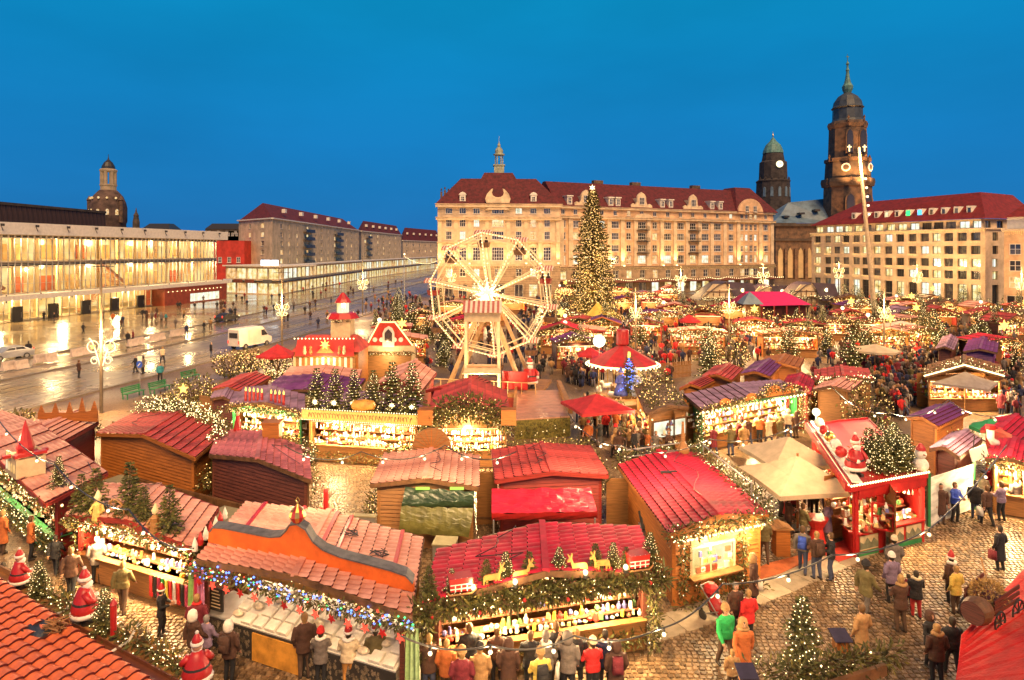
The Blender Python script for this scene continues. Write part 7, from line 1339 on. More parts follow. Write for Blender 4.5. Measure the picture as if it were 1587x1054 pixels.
mb = MB(); mb.box((0, .1, z6(540)), (x6(645) - x6(565), .6, .55)); mb.build('fascia_board', M['creamw'], gh); garland(gh, [(x6(566), -.4, z6(547)), (x6(645), -.4, z6(547))], .15, 60, 20, seed=272); mb = MB(); mb.box((0, 1.6, 1.2), (4.4, 3, 2.4)); mb.build('hall', M['wood'], gh); lamp('stall_lamp', (0, -1.0, 2.0), 60, (1, .75, .4), .3, gh)
for s_ in (-1, 1): mb = MB(); mb.box((s_ * 2.35, -.2, 1.25), (.35, .4, 2.5)); mb.build('pillar', M['creamw'], gh)
# --- tent carousel, blue tree with robed figures
c = P(965, 532, 4.6); ca = thing('tent_carousel', 'round carousel with red tent roof, lit white rim and red drum on top', 'carousel', (c.x, c.y, 0)); mb = MB(); n_ = 10; R0 = 2.75
for k_ in range(n_):
 a0, a1 = 2 * PI * k_ / n_ + .2, 2 * PI * (k_ + 1) / n_ + .2; mb.add([(R0 * math.cos(a0), R0 * math.sin(a0), 3.1), (R0 * math.cos(a1), R0 * math.sin(a1), 3.1), (0, 0, 4.6)], [(0, 1, 2)], k_ % 2)
mb.build('tent_roof', [redc, mat('salmon_canvas', (.42, .05, .045), .8, .1, 2)], ca); mb = MB(); mb.lathe([(R0 + .02, 2.98), (R0 + .06, 3.08)], 20); mb.build('lit_rim', M['tube'], ca); mb = MB()
for k_ in range(40): a = 2 * PI * k_ / 40; mb.octa(((R0 + .16) * math.cos(a), (R0 + .16) * math.sin(a), 2.95), .07)
o = mb.build('rim_bulbs', M['bulbw'], ca); o['kind'] = 'stuff'; mb = MB(); mb.lathe([(R0, 0), (R0, .3)], 20); mb.build('platform', M['wood'], ca); mb = MB(); mb.lathe([(.25, .3), (.25, 4)], 8); mb.build('mast', M['wood'], ca); mb = MB(); mb.lathe([(.45, 4.5), (.5, 4.6), (.5, 5.6), (.45, 5.7)], 10); mb.build('red_drum', M['redp'], ca)
for k_ in range(6):
 a = 2 * PI * k_ / 6; o = local_part(ca, (1.9 * math.cos(a), 1.9 * math.sin(a), .9), a + PI / 2, 'carousel_horse'); mb = MB(); mb.lathe([(.05, -.5), (.2, -.4), (.2, .35), (.1, .5)], 8); q = mb.build('horse_body', M['cloth'], o); q.rotation_euler = (0, PI / 2, 0); mb = MB(); mb.tube([(.4, 0, .05), (.6, 0, .4), (.8, 0, .38)], [.12, .1, .06], 6); mb.build('horse_head', M['cloth'], o); mb = MB(); mb.bar((0, 0, -.6), (0, 0, 2), .05); mb.build('brass_pole', M['gold'], o)
lamp('carousel_light', (0, -.2, 2.7), 220, (1, .75, .4), .5, ca)
g_ = thing('globe_lamp', 'huge white balloon lamp beside the tent carousel', 'lamp', (c.x - 1.8, c.y + .5, 3.4)); mb = MB(); mb.ball((0, 0, 1.3), .5, 8); mb.build('globe', glow('balloon_glow', (1, .86, .6), 2.2), g_, smooth=True); mb = MB(); mb.bar((0, 0, -.5), (0, 0, .9), .06); mb.build('stem', M['steel'], g_)
b_ = P(975, 606, 0); bt_ = fir_tree(P(975, 612, 1.2), 2.9, 'deep blue lit fir between the robed winter figures', lit=False, v_=1)
mb = MB(); r = random.Random(6)
for k_ in range(120): z = r.random(); a = r.uniform(0, 7); rr2 = .33 * (1 - z); mb.octa((rr2 * math.cos(a), rr2 * math.sin(a), .1 + z * .88), .014)
mb.build('blue_lights', M['bulbblue'], bt_); star(bt_, (0, 0, 1.03), .08, 'bulbyel', 'tree_star')
lamp('blue_light', (b_.x, b_.y - 1.0, 2.4), 60, (.15, .25, 1), .3)
for i, (px_, m_) in enumerate(((962, mat('robe_blue', (.1, .12, .45), .7, .15, 3)), (985, mat('robe_white', (.6, .65, .8), .7, .1, 3)))):
 fg = thing('robed_figure', ['winter figure in blue and red robe by the blue fir', 'winter figure in pale silver robe by the blue fir'][i], 'figure', P(px_, 612, 1.2)); mb = MB(); mb.lathe([(.55, 0), (.5, .2), (.25, 1.0), (.28, 1.35), (.1, 1.5)], 12); mb.tube([(-.22, 0, 1.3), (-.4, -.2, .95), (-.2, -.35, .95)], .09, 6); mb.tube([(.22, 0, 1.3), (.4, -.2, .95), (.2, -.35, .95)], .09, 6); mb.build('robe', m_, fg, smooth=True); mb = MB(); mb.ball((0, -.02, 1.66), .16, 7); mb.build('head', skin, fg, smooth=True); mb = MB(); mb.lathe([(.18, 1.7), (.15, 1.85), (.03, 2.1)], 8); mb.build('hood', m_, fg)
pl = thing('figure_platform', 'lit fir-clad platform carrying the blue tree group', 'platform', P(975, 622, 0)); mb = MB(); mb.box((0, .3, .6), (2.6, 1.6, 1.2)); mb.build('box', M['dkwood'], pl); garland(pl, [(-1.3, -.5, 1.2), (1.3, -.5, 1.2)], .4, 90, 30, seed=273, droop=.8)
# --- the big lit tree
ty = P(918, 505, 0); H = 21.6; bt = thing('christmas_tree', 'towering fir strewn with warm lights and topped by a white star', 'tree', ty); r = random.Random(12); mb = MB(); lb = MB(); tb = MB(); tb.tube([(0, 0, 0), (0, 0, 10), (0, 0, H)], [.38, .24, .05], 8); tb.build('trunk', M['bark'], bt); z = 1.3; tiers = 0
lob = [(r.uniform(0, 2 * PI), r.uniform(.85, 1.2)) for _ in range(9)]
while z < H - .15:
 f = 1 - (z - 1.0) / (H - 1.0); Lb = 4.4 * f ** .76 + .1; nb = 13 if f > .2 else 10
 for i in range(nb):
  a = 2 * PI * (i + r.random() * .9) / nb + tiers; z_ = z; z = z_ + r.uniform(-.28, .28); d = Vector((math.cos(a), math.sin(a), -.15 + .5 * (1 - f) + r.uniform(-.15, .15))).normalized(); ln = Lb * r.uniform(.7, 1.12) * (1 + .1 * math.sin(3 * a + z)); m_ = int(ln * 6) + 3
  for k_ in range(m_):
   t = (k_ + r.random()) / m_
   if t < .12: continue
   cc_ = Vector((0, 0, z)) + d * ln * t - Z(.5 * t * t * f)
   for s_ in (-1, 1):
    dd = (d * .8 + d.cross(Vector((0, 0, 1))) * s_ * .75 + Vector((0, 0, r.uniform(-.4, .15)))).normalized(); spray(mb, cc_, dd, r.uniform(.4, .7), .085, r.choice((0, 1, 1, 2, 2)), r)
  for k_ in range(max(3, int(ln * 3))): t = r.uniform(.35, 1.06); cc_ = Vector((0, 0, z)) + d * ln * t - Z(.5 * t * t * f) + rdir(r) * .12; lb.octa(cc_, .052 * r.uniform(.75, 1.15))
  z = z_
 z += .32; tiers += .37
cr_ = mb.build('crown', [M['fir'], M['fir2'], M['fir3']], bt); q = lb.build('fairy_lights', M['bulb'], cr_); q['kind'] = 'stuff'; star(bt, (0, 0, H + .35), .5, 'bulbw', 'tree_star', n_=6)
for i, (dx, dz) in enumerate(((-2.5, 3), (2.3, 2.6), (0, 6), (.5, 11), (-1.0, 8.5))): lamp('tree_light', (dx * 1.2, -3.6 + dz * .18, dz), 110, (1, .55, .2), .5, bt)
mb = MB(); mb.lathe([(4.5, 0), (4.6, .9), (4.4, 1.0)], 20); mb.build('tree_fence', M['dkwood'], bt); mb = MB(); mb.lathe([(1.7, 2.2), (1.6, 2.4), (.2, 4)], 12, (0.2, -5.0, 0)); mb.build('golden_canopy', mat('golden_canvas', (.5, .3, .03), .7, .15, 2, emit=.2, ecol=(1, .55, .08)), bt)
# --- magenta show tent, timbered houses
def box_from(pxl, pxr, py_base, Y, dep): return PD(pxl, py_base, Y).x, PD(pxr, py_base, Y).x
x0, x1 = box_from(1150, 1252, 500, 104, 8); mt = thing('show_tent', 'dark show stage under a smooth magenta tent roof with yellow door panels', 'tent', ((x0 + x1) / 2, 104, 0)); hw = (x1 - x0) / 2; zz = lambda py_: 12 - (py_ - 388) * .104
mb = MB(); mb.add([(-hw + 2.5, -.5, zz(474)), (hw + .4, -.5, zz(472)), (hw + .4, 9, zz(472)), (-hw + 1, 9, zz(474)), (-hw + 2.2, 5, zz(455)), (hw - 1.6, 5, zz(455))], [(0, 1, 5, 4), (1, 2, 5), (2, 3, 4, 5), (3, 0, 4)]); mb.build('tent_roof', pinkc, mt); mb = MB(); mb.box((1, 4.5, zz(474) / 2), (2 * hw - 2.4, 8.5, zz(474))); mb.build('dark_stage', mat('dark_wine_cloth', (.06, .012, .012), .9, .2, 1), mt)
mb = MB(); mb.box((-hw + 1.1, -1, zz(470) / 2), (2.2, 1.5, zz(470))); mb.build('side_tower', M['wood'], mt); mb = MB(); mb.box((-hw + 1.6, -1.85, 1.7), (1.3, .12, 3.0)); d = mb.build('yellow_door', M['gold'], mt); mb = MB(); mb.box((-hw + 2.0, -1.95, 1.5), (.08, .06, .4)); mb.build('handle', M['darkmetal'], d); mb = MB(); mb.lathe([(2.3, 0), (1.2, 1.0), (.05, 1.9)], 4, (-hw + 1.0, -.6, zz(470)), ph=PI / 4); mb.build('spired_roof', M['slate'], mt)
for k_ in range(4): mb = MB(); mb.bar((-hw + 3 + k_ * 2.0, -.45, 0), (-hw + 3 + k_ * 2.0, -.45, zz(474)), .18); mb.build('stage_post', M['redwood'], mt)
def timber_house(px_, py_top, py_base, Y, wd, label):
 c = PD(px_, py_base, Y); o = thing('timbered_house', label, 'house', (c.x, Y, 0)); zr = PD(px_, py_top, Y).z; ze = zr * .52
 mb = MB(); mb.box((0, 3, ze / 2), (wd * .8, 5, ze)); mb.build('wall', M['creamw'], o); mb = MB(); mb.prism([(-wd * .36, ze), (wd * .36, ze), (wd * .12, zr - .4), (-wd * .12, zr - .4)], (-wd * .12, .2, 0), (1, 0, 0), (0, 0, 1), .3); mb.build('gable', M['creamw'], o)
 mb = MB(); rf2 = [(-wd * .52, -.4, ze - .4), (-wd * .14, -.4, zr - .5), (.1, -.2, zr), (wd * .35, 0, zr - .3), (wd * .6, 0, ze - .6)]; bk = [(x, 6.5, z_) for x, _, z_ in rf2]; mb.add(rf2 + bk, [(i, i + 1, 5 + i + 1, 5 + i) for i in range(4)] + [(2, 3, 4), (4, 2, (2 + 4) // 2)][:1]); mb.slab((.1, -.3, zr), (wd * .5, -.5, zr - .2), (wd * .62, -.6, ze - .7), (wd * .2, -.6, ze - .7), .12); mb.build('roof', mat('dark_slate_roof', (.07, .045, .06), .6, .15, 1), o)
 mb = MB()
 for k_ in range(5): mb.bar((-wd * .36 + k_ * wd * .12, .0, ze * .3), (-wd * .36 + k_ * wd * .12, .0, ze + (zr - ze) * .5 * (1 - abs(k_ - 2) / 2.6)), .14)
 for z_ in (ze * .6, ze, ze + (zr - ze) * .4): mb.bar((-wd * .38, -.01, z_), (wd * .12, -.01, z_), .14)
 mb.build('timber_frame', M['dkwood'], o); garland(o, [(-wd * .5, -.6, ze), (wd * .5, -.6, ze)], .35, 40, 16, seed=int(px_), lsize=.06); mb = MB(); mb.prism([(.35 * math.cos(t_ * PI / 6), .35 * math.sin(t_ * PI / 6)) for t_ in range(2, 11)] , (wd * .3, -.7, ze + (zr - ze) * .5), (1, 0, 0), (0, 0, 1), .1); mb.build('moon_ornament', M['bulbw'], o)
timber_house(1125, 437, 480, 118, 9.5, 'half-timbered house with dark slate mansard near the yellow doors'); timber_house(1258, 438, 478, 125, 8.5, 'half-timbered house with dark arched roof below the hotel corner'); timber_house(1192, 442, 480, 132, 8, 'half-hidden slate-roofed house behind the magenta tent')
# leaning mast, wooden advertising post
a, b = P(1357, 503, 0), PD(1331, 228, P(1357, 503, 0).y); ms = thing('leaning_mast', 'very tall slightly leaning pale mast with spot lamps', 'mast', a); mb = MB(); mb.tube([(0, 0, 0), (b - a) * .5, b - a], [.42, .32, .2], 10); mb.build('shaft', M['creamw'], ms)
for i in range(5): c = (b - a) * (.62 + i * .05); mb = MB(); mb.box(c + Vector((.35, -.2, 0)), (.5, .4, .35)); q = mb.build('spot_lamp', M['steel'], ms); mb = MB(); mb.ball(c + Vector((.4, -.45, 0)), .18, 6); mb.build('lens', M['globe'], q)
lamp('mast_flood', (b - a) * .9 + Vector((0, -1.5, 0)), 1600, (1, .66, .34), 1.0, ms)
# ================================================================ STREET, LAMPS, FILL
def swirl_lamp(base, h, label, power, zo=None, sc_=1.0, group=None):
 o = thing('swirl_lamp', label, 'street lamp', base, 0, group); zo = zo or h * .45
 mb = MB(); mb.tube([(0, 0, 0), (0, 0, h * .5), (0, 0, h)], [.13, .09, .06], 8); mb.build('pole', M['pole'], o); mb = MB(); mb.bar((-.9, 0, h - .6), (.9, 0, h - .6), .12, .06); mb.build('top_arm', M['darkmetal'], o)
 for s_ in (-1, 1):
  mb = MB(); pts = [Vector((s_ * (.1 + .95 * t) * sc_, 0, zo + (-1.8 + 3.3 * t - .9 * t ** 3) * sc_)) for t in [k_ / 8 for k_ in range(9)]]; mb.tube(pts, .04 * sc_, 5); rc = Vector((s_ * .72 * sc_, 0, zo - .1)); mb.tube([rc + Vector((.5 * sc_ * math.cos(t), 0, .5 * sc_ * math.sin(t))) for t in [2 * PI * k_ / 14 for k_ in range(15)]], .032 * sc_, 5); rc2 = Vector((s_ * .6 * sc_, 0, zo - 1.35 * sc_)); mb.tube([rc2 + Vector((.38 * sc_ * (1 - k_ / 30) * math.cos(k_ * .5), 0, .38 * sc_ * (1 - k_ / 30) * math.sin(k_ * .5))) for k_ in range(18)], .03 * sc_, 5); mb.build('lit_swirl', M['tube'], o); star(o, rc, .28 * sc_, 'bulbyel', 'lit_star')
 mb = MB(); mb.ball((0, 0, zo + 1.2 * sc_), .16 * sc_, 6); mb.build('globe', M['globe'], o)
 lamp('lamp_light', (0, -.6, zo + .9 * sc_), power, (1, .6, .24), .35, o); return o
for px_, pyb, h, zo, k_, pw, lab in ((157, 640, 11.4, 5.0, 1.0, 2600, 'tall lamp post with lit swirls and stars beside the crown hut'), (437, 548, 10, 5.5, 1.1, 2600, 'swirl lamp between street and red pointed tent'), (562, 486, 11, 6, 1.4, 3200, 'swirl lamp by the street behind the toy house'), (1055, 474, 8.5, 6.0, 1.7, 5200, 'swirl lamp before the long ochre wing'), (1183, 478, 9, 7.0, 1.7, 4600, 'swirl lamp between the timbered houses'), (1421, 478, 9.5, 7.0, 1.6, 5200, 'swirl lamp under the hotel front'), (1300, 470, 9.5, 7.5, 1.7, 4600, 'bright swirl lamp at the hotel corner by the church'), (1583, 500, 9.5, 7.0, 1.5, 4200, 'swirl lamp at the edge building'), (840, 470, 9, 6, 1.5, 4200, 'added swirl lamp behind the wheel before the head house'), (700, 466, 9, 6, 1.5, 4200, 'added swirl lamp at the foot of the head house'), (1130, 545, 8, 5.6, 1.0, 2600, 'white lit branch lamp among the middle stalls'), (1370, 560, 8, 5.6, .9, 2200, 'added swirl lamp in the crowded lane by the pillar'), (985, 560, 8, 5.6, .9, 2000, 'added swirl lamp behind the tent carousel')): swirl_lamp(P(px_, pyb, 0), h, lab, pw * (.6 if pyb > 500 else .34), zo, k_ * (.85 if pyb > 600 else .62))  # some of these posts are added to give the market general light
# street festoons between masts
pr = None
for i in range(5):
 Y = 150 + i * 48; xa = -25 + i * 4.5
 ma = thing('street_mast', 'thin mast carrying light garlands over the street', 'mast', (xa, Y, 0), group='festoon masts'); mb = MB(); mb.tube([(0, 0, 0), (0, 0, 11)], [.14, .07], 6); mb.build('shaft', M['steel'], ma); mb = MB(); mb.ball((0, 0, 11.1), .2, 5); mb.build('finial', M['globe'], ma)
 if pr is not None:
  f = thing('street_festoon', 'light garland swinging between masts along the street', 'garland', (0, 0, 0), group='street light garlands'); bulb_row(f, pr, (xa, Y, 10.6), 40, .1, 'bulbw', 2.2); mb = MB(); mb.tube([Vector(pr).lerp(Vector((xa, Y, 10.6)), t / 10) - Z(8.8 * (t / 10) * (1 - t / 10)) for t in range(11)], .04, 4); mb.build('cable', M['darkmetal'], f)
 pr = (xa, Y, 10.6)
# near festoon cables with lamps that light the lanes
festoon([P(-10, 640, 5), P(85, 720, 4.6), P(200, 790, 4.4), P(300, 850, 4.6)], 'festoon cable with lamps strung over the stockings stall', 6, .35, 24)
festoon([P(620, 985, 3.2), P(760, 1000, 3.0), P(890, 985, 3.0), P(1020, 975, 3.2), P(1120, 905, 3.6), P(1290, 860, 3.8), P(1440, 820, 4.0), P(1560, 690, 4.4)], 'long festoon cable with lamps crossing before the red roof stall', 10, .2, 26)
festoon([P(440, 690, 5), P(560, 700, 4.6), P(690, 690, 4.6), P(800, 700, 5)], 'festoon cable over the lane behind the brown hut', 6, .4, 34)
festoon([P(880, 640, 5), P(960, 690, 4.6), P(1100, 680, 4.6), P(1250, 650, 5)], 'festoon cable over the lane behind the crimson hut', 7, .4, 40)
festoon([P(1290, 600, 5.2), P(1380, 640, 4.8), P(1470, 620, 4.8), P(1570, 640, 5.2)], 'festoon cable over the crowded lane by the purple roof', 6, .4, 60)
# vehicles
def wheel(parent, x, y, r_):
 mb = MB(); mb.lathe([(r_ * .6, -.11), (r_, -.1), (r_, .1), (r_ * .6, .11)], 14); o = mb.build('tyre', M['darkmetal'], parent, (x, y, r_)); o.rotation_euler = (PI / 2, 0, 0); mb = MB(); mb.lathe([(r_ * .6, -.115), (r_ * .5, .12)], 10); mb.build('rim', M['steel'], o)
def vehicle(name, label, cat, loc, rz, prof, wd, paint, glassp, wx, wr, wt=.9):
 o = thing(name, label, cat, loc, rz); mb = MB(); n_ = len(prof); vs = []
 for s_, k_ in ((-1, 1), (-.94, 1.0), (.94, 1), (1, 1)):
  for x, z in prof: t = max(0, (z - wt) / 1.2); vs.append((x, s_ * wd / 2 * (1 - .12 * t), z if abs(s_) < .97 else z - .04))
 fs = [tuple(range(n_ - 1, -1, -1)), tuple(3 * n_ + i for i in range(n_))]
 for j in range(3): fs += [(j * n_ + i, j * n_ + (i + 1) % n_, (j + 1) * n_ + (i + 1) % n_, (j + 1) * n_ + i) for i in range(n_)]
 mb.add(vs, fs); mb.build('body', paint, o)
 for s_ in (-1, 1):
  for gp in glassp: mb = MB(); mb.prism(gp, (0, s_ * (wd / 2 * .945), 0), (1, 0, 0), (0, 0, 1), .05); mb.build('side_window', M['glassdark'], o)
  for x in wx: wheel(o, x, s_ * (wd / 2 - .08), wr)
 L_ = max(x for x, z in prof); B_ = min(x for x, z in prof)
 for s_ in (-1, 1): mb = MB(); mb.box((L_ - .03, s_ * wd * .36, .75), (.08, .3, .18)); mb.build('headlight', M['bulbw'], o); mb = MB(); mb.box((B_ + .02, s_ * wd * .42, .95), (.08, .14, .35)); mb.build('tail_light', M['bulbred'], o)
 return o
vp = P(388, 538, 0); vd = math.atan2(24.3, 6.5)
van = vehicle('white_van', 'white delivery van stopped on the wet street', 'van', vp, vd - .15, [(-2.6, .45), (2.3, .45), (2.6, .7), (2.55, 1.15), (2.0, 1.35), (1.35, 2.35), (1.1, 2.55), (-2.5, 2.55), (-2.65, 2.4)], 2.0, mat('van_white', (.72, .66, .56), .35, .06, 1), [[(1.9, 1.4), (.9, 1.4), (.9, 2.1), (1.35, 2.1)]], (-1.7, 1.7), .35)
mb = MB(); mb.box((-2.66, 0, 1.75), (.04, 1.3, .6)); mb.build('rear_window', M['glassdark'], van); mb = MB(); mb.box((-.2, -1.01, 1.5), (2.0, .02, 1.6)); mb.build('side_door', mat('van_white2', (.66, .6, .5), .35, .06, 1), van)
carp = [(-2.1, .35), (2.1, .35), (2.15, .65), (1.9, .85), (1.0, .95), (.4, 1.4), (-.9, 1.45), (-1.7, 1.05), (-2.1, .95)]; cg = [[(.85, .98), (-.2, .98), (-.2, 1.32), (.35, 1.32)], [(-.28, .98), (-1.4, 1.02), (-.95, 1.35), (-.28, 1.35)]]
vehicle('silver_car', 'silver hatchback parked on the plaza edge beside the barriers', 'car', P(14, 557, 0), vd + PI - .2, carp, 1.75, mat('silver_paint', (.4, .4, .42), .3, .05, 2, metal=.6), cg, (-1.3, 1.3), .32, .85)
for i, (px_, py_, lab) in enumerate(((352, 498, 'black car waiting before the shop podium'), (10, 0, ''))):
 if py_: vehicle('dark_car', lab, 'car', P(px_, py_, 0), vd, carp, 1.75, M['darkmetal'], cg, (-1.3, 1.3), .32, .85)
brm = MB(); brm.prism([(-.3, 0), (.3, 0), (.22, .25), (.12, .45), (.1, .85), (-.1, .85), (-.12, .45), (-.22, .25)], (0, 0, 0), (0, 1, 0), (0, 0, 1), 1.25); brm = brm.mesh('barrier_block', mat('pink_white_plastic', (.62, .48, .38), .6, .12, 3))
for i, (px_, py_) in enumerate(((13, 573), (33, 571), (62, 561), (79, 560), (118, 552), (133, 549), (205, 536), (216, 533), (238, 528), (249, 526), (270, 521), (281, 519))):
 o = inst('barrier_block', brm, None, P(px_, py_, .12), vd); tag(o, 'pale plastic barrier block on the tram platform', 'barrier', 'barrier blocks along the platform')
for i, (px_, py_, lab) in enumerate(((248, 608, 'green slatted bench facing the street by the lit shrubs'), (296, 590, 'second green bench near the twig arbour'), (207, 616, 'green bench partly hidden behind the crown hut'))):
 c = P(px_, py_, 0); o = thing('park_bench', lab, 'bench', c, vd)
 for k_ in range(4): mb = MB(); mb.box((0, -.2 + k_ * .13, .45), (1.9, .1, .04)); mb.build('seat_slat', M['greenp'], o)
 for k_ in range(3): mb = MB(); mb.box((0, .27 + k_ * .03, .6 + k_ * .14), (1.9, .04, .1)); mb.build('back_slat', M['greenp'], o)
 for s_ in (-1, 1): mb = MB(); mb.bar((s_ * .8, -.2, 0), (s_ * .8, -.2, .45), .06); mb.bar((s_ * .8, .22, 0), (s_ * .8, .33, .95), .06); mb.bar((s_ * .8, -.2, .42), (s_ * .8, .25, .42), .06); mb.build('leg', M['greenp'], o)
c = P(217, 600, 0); o = thing('traffic_sign', 'round blue arrow sign on a thin post beside the street', 'sign', c, -.3); mb = MB(); mb.tube([(0, 0, 0), (0, 0, 2.4)], .035, 6); mb.build('post', M['steel'], o); mb = MB(); mb.lathe([(.32, 0), (.32, .04)], 16); q = mb.build('disc', mat('sign_blue', (.02, .08, .5), .4, .05, 3), o, (0, -.05, 2.0)); q.rotation_euler = (PI / 2, 0, 0); mb = MB(); mb.bar((-.15, -.15, .045), (.12, .12, .045), .07, .02); mb.build('arrow', M['cloth'], q); mb = MB(); mb.box((0, -.03, 2.5), (.45, .04, .45)); mb.build('upper_plate', M['cloth'], o)
# twig shrubs with lights between street and market
for i, (px_, py_, h, wdt) in enumerate(((300, 640, 3.0, 1.5), (330, 650, 2.6, 1.4), (355, 585, 2.6, 1.5), (388, 578, 2.4, 1.3), (265, 655, 2.2, 1.2), (430, 585, 2.4, 1.4), (20, 690, 2.2, 1.4), (1300, 650, 3.2, 1.8), (1340, 668, 3.0, 1.7), (1275, 640, 3.0, 1.5), (1130, 575, 3.2, 2.0), (1180, 520, 4, 2.6), (1240, 530, 4, 2.6), (1010, 610, 2.4, 1.6), (880, 470, 4, 2.4), (1440, 545, 3.4, 1.7))):
 o = thing('lit_shrub', 'twiggy shrub glittering with warm fairy lights ' + ['by the green benches', 'beside the orange hut garland', 'behind the red-roofed hut', 'near the red pointed tent', 'above the orange hut roof', 'below the red pointed tent', 'beyond the castle stall', 'behind the kiosk lamp', 'behind the kiosk ledge', 'beside the glowing long stall', 'under the branch lamp', 'below the yellow doors', 'below the magenta tent', 'beside the corner stall', 'at the big tree foot', 'by the dark tent pair'][i], 'shrub', P(px_, py_, 0)); r = random.Random(300 + i); mb = MB(); lb = MB(); tb = MB(); tb.tube([(0, 0, 0), (0, 0, h * .6)], [.09, .04], 5)
 for k_ in range(7): a = r.uniform(0, 7); tb.tube([(0, 0, h * .2), (wdt * .35 * math.cos(a), wdt * .35 * math.sin(a), h * .55), (wdt * .6 * math.cos(a), wdt * .6 * math.sin(a), h * .85)], [.05, .03, .01], 4)
 for k_ in range(620): d = rdir(r); c = Vector((d.x * wdt, d.y * wdt, h * .55 + d.z * h * .45)) * (r.random() ** .33); c.z = max(.2, c.z); spray(mb, c, (d + rdir(r)).normalized(), .3, .055, r.choice((0, 1, 2)), r)
 for k_ in range(100): d = rdir(r); c = Vector((d.x * wdt, d.y * wdt, h * .55 + d.z * h * .45)) * r.uniform(.8, 1.02); lb.octa(c, max(.024, P(px_, py_, 0).y * .00075))
 tb.build('trunk', M['bark'], o); q = mb.build('crown', [M['fir'], M['fir2'], M['fir3']], o); q = lb.build('fairy_lights', M['bulb'], q); q['kind'] = 'stuff'
 if i in (0,): star(o, (0, -wdt, h * .7), .4, 'bulbyel', 'lit_star'); lamp('star_light', (0, -wdt - .3, h * .7), 40, (1, .75, .35), .2, o)
# ---------------------------------------------------------------- fill of far huts
rf_ = random.Random(21); rows = [(64, 'behind the carousel'), (73, 'past the tent carousel'), (83, 'in the lane of the tan parasol'), (94, 'below the show tent'), (106, 'beyond the big lit tree'), (121, 'before the timbered houses'), (138, 'at the foot of the lit facades'), (154, 'against the long wing base')]
cn = {'pink': 'salmon', 'tred': 'red', 'crim': 'crimson', 'purp': 'purple', 'lav': 'lavender', 'dkwood': 'brown'}
AV = [(1150, 1252, 455, 512), (880, 960, 440, 520), (1450, 1550, 520, 600), (915, 1010, 525, 600), (1085, 1165, 432, 478), (1340, 1440, 545, 600), (1070, 1270, 552, 620)]
fill = []
for Y, where in rows:
 x = (862 - CXP) / FPX * Y
 while True:
  px_ = CXP + x / Y * FPX
  if px_ > 1610: break
  wd = rf_.uniform(4.2, 6.5); z0 = HOR + 12000 / Y; cx_ = px_ + wd / 2 / Y * FPX
  if not any(a < cx_ < b and c < z0 - 12 < d for a, b, c, d in AV) and rf_.random() < .88 and not (Y > 130 and cx_ > 1230 + 2 * (154 - Y)): fill.append((x, Y + rf_.uniform(-2, 2), wd, where))
  x += wd + rf_.choice((.6, 1.0, 3.4))
for x, Y in ((-14, 66), (-17, 78), (-8, 84), (-15, 92), (-6, 100), (-13, 112), (-3, 118), (4, 92), (3, 74), (9, 82)): fill.append((x, Y, rf_.uniform(4.5, 6), 'between the wheel and the street'))
for i, (x, Y, wd, where) in enumerate(fill):
 rm_ = rf_.choice(['pink', 'tred', 'crim', 'tred', 'purp', 'lav', 'dkwood', 'pink']); ze = 2.7; an = rf_.uniform(-.35, .35); dx, dy = math.cos(an), math.sin(an); dp = rf_.uniform(3, 4)
 st = Stall(Vector((x, Y, ze)), Vector((x + wd * dx, Y + wd * dy, ze)), Vector((x + wd * dx - dp * dy, Y + wd * dy + dp * dx, ze)), ze, 'small %s-roofed hut with glowing front %s' % (cn[rm_], where), roofm=rm_, wallm=rf_.choice(['wood', 'orange', 'redwood', 'brown']), front='near', light=150 if Y < 100 else 260, rdz=rf_.uniform(.3, 1.1), ncourse=3, goods=Y < 90, group='glowing huts ' + where, counter='wood', gpal=[0, 3, 9, 2])
 garland(st.root, [[st.W(0, -.03, 2.75), st.W(.5, -.03, 2.8 + st.rdz), st.W(1, -.03, 2.75)], [st.W(0, -.03, 2.7), st.W(1, -.03, 2.7)], [st.W(0, .3, 3.0), st.W(.6, -.03, 2.7), st.W(1.1, -.2, 1.2)], [st.W(0, -.03, .4), st.W(0, -.03, 2.7), st.W(1, -.03, 2.6)]][i * 7 % 4], rf_.uniform(.2, .5), 40, 16, seed=400 + i, sp=.4, lsize=Y * .00085, lm='bulb' if i % 3 else 'bulbw'); 
 if i % 2 == 0: fir_tree(st.o + st.W(rf_.random(), .3, 2.7), rf_.uniform(1.6, 3), 'lit fir on a %s hut roof %s' % (cn[rm_], where), 'far roof firs ' + where)
 if i % 4 == 1: q = thing('star_lantern', 'glowing star lantern on a %s hut roof %s' % (cn[rm_], where), 'star', st.o + st.W(.5, .1, 3.3 + st.rdz), group='star lanterns ' + where); star(q, (0, 0, .6), .6, 'bulbyel', 'lit_star', n_=6); mb = MB(); mb.bar((0, 0, -.4), (0, 0, .1), .06); mb.build('stem', M['wood'], q)
 if i % 5 == 2: q = thing('globe_lamp', 'round glowing globe above a %s hut %s' % (cn[rm_], where), 'lamp', st.o + st.W(.2, 0, 3.0), group='globe lamps ' + where); mb = MB(); mb.ball((0, 0, .6), .25, 6); mb.build('globe', M['globe'], q, smooth=True); mb = MB(); mb.bar((0, 0, -.3), (0, 0, .4), .05); mb.build('stem', M['steel'], q)
o = thing('blue_star_sign', 'blue neon crown sign above the far huts', 'sign', PD(1553, 490, 100)); mb = MB(); mb.prism([(-2.4, -.4), (2.4, -.4), (1.6, .4), (.5, .3), (0, 1.1), (-.5, .3), (-1.6, .4)], (0, 0, 0), (1, 0, 0), (0, 0, 1), .2); mb.build('neon_panel', M['bulbblue'], o); mb = MB(); mb.bar((0, 0, -5), (0, 0, -.4), .1); mb.build('post', M['steel'], o)
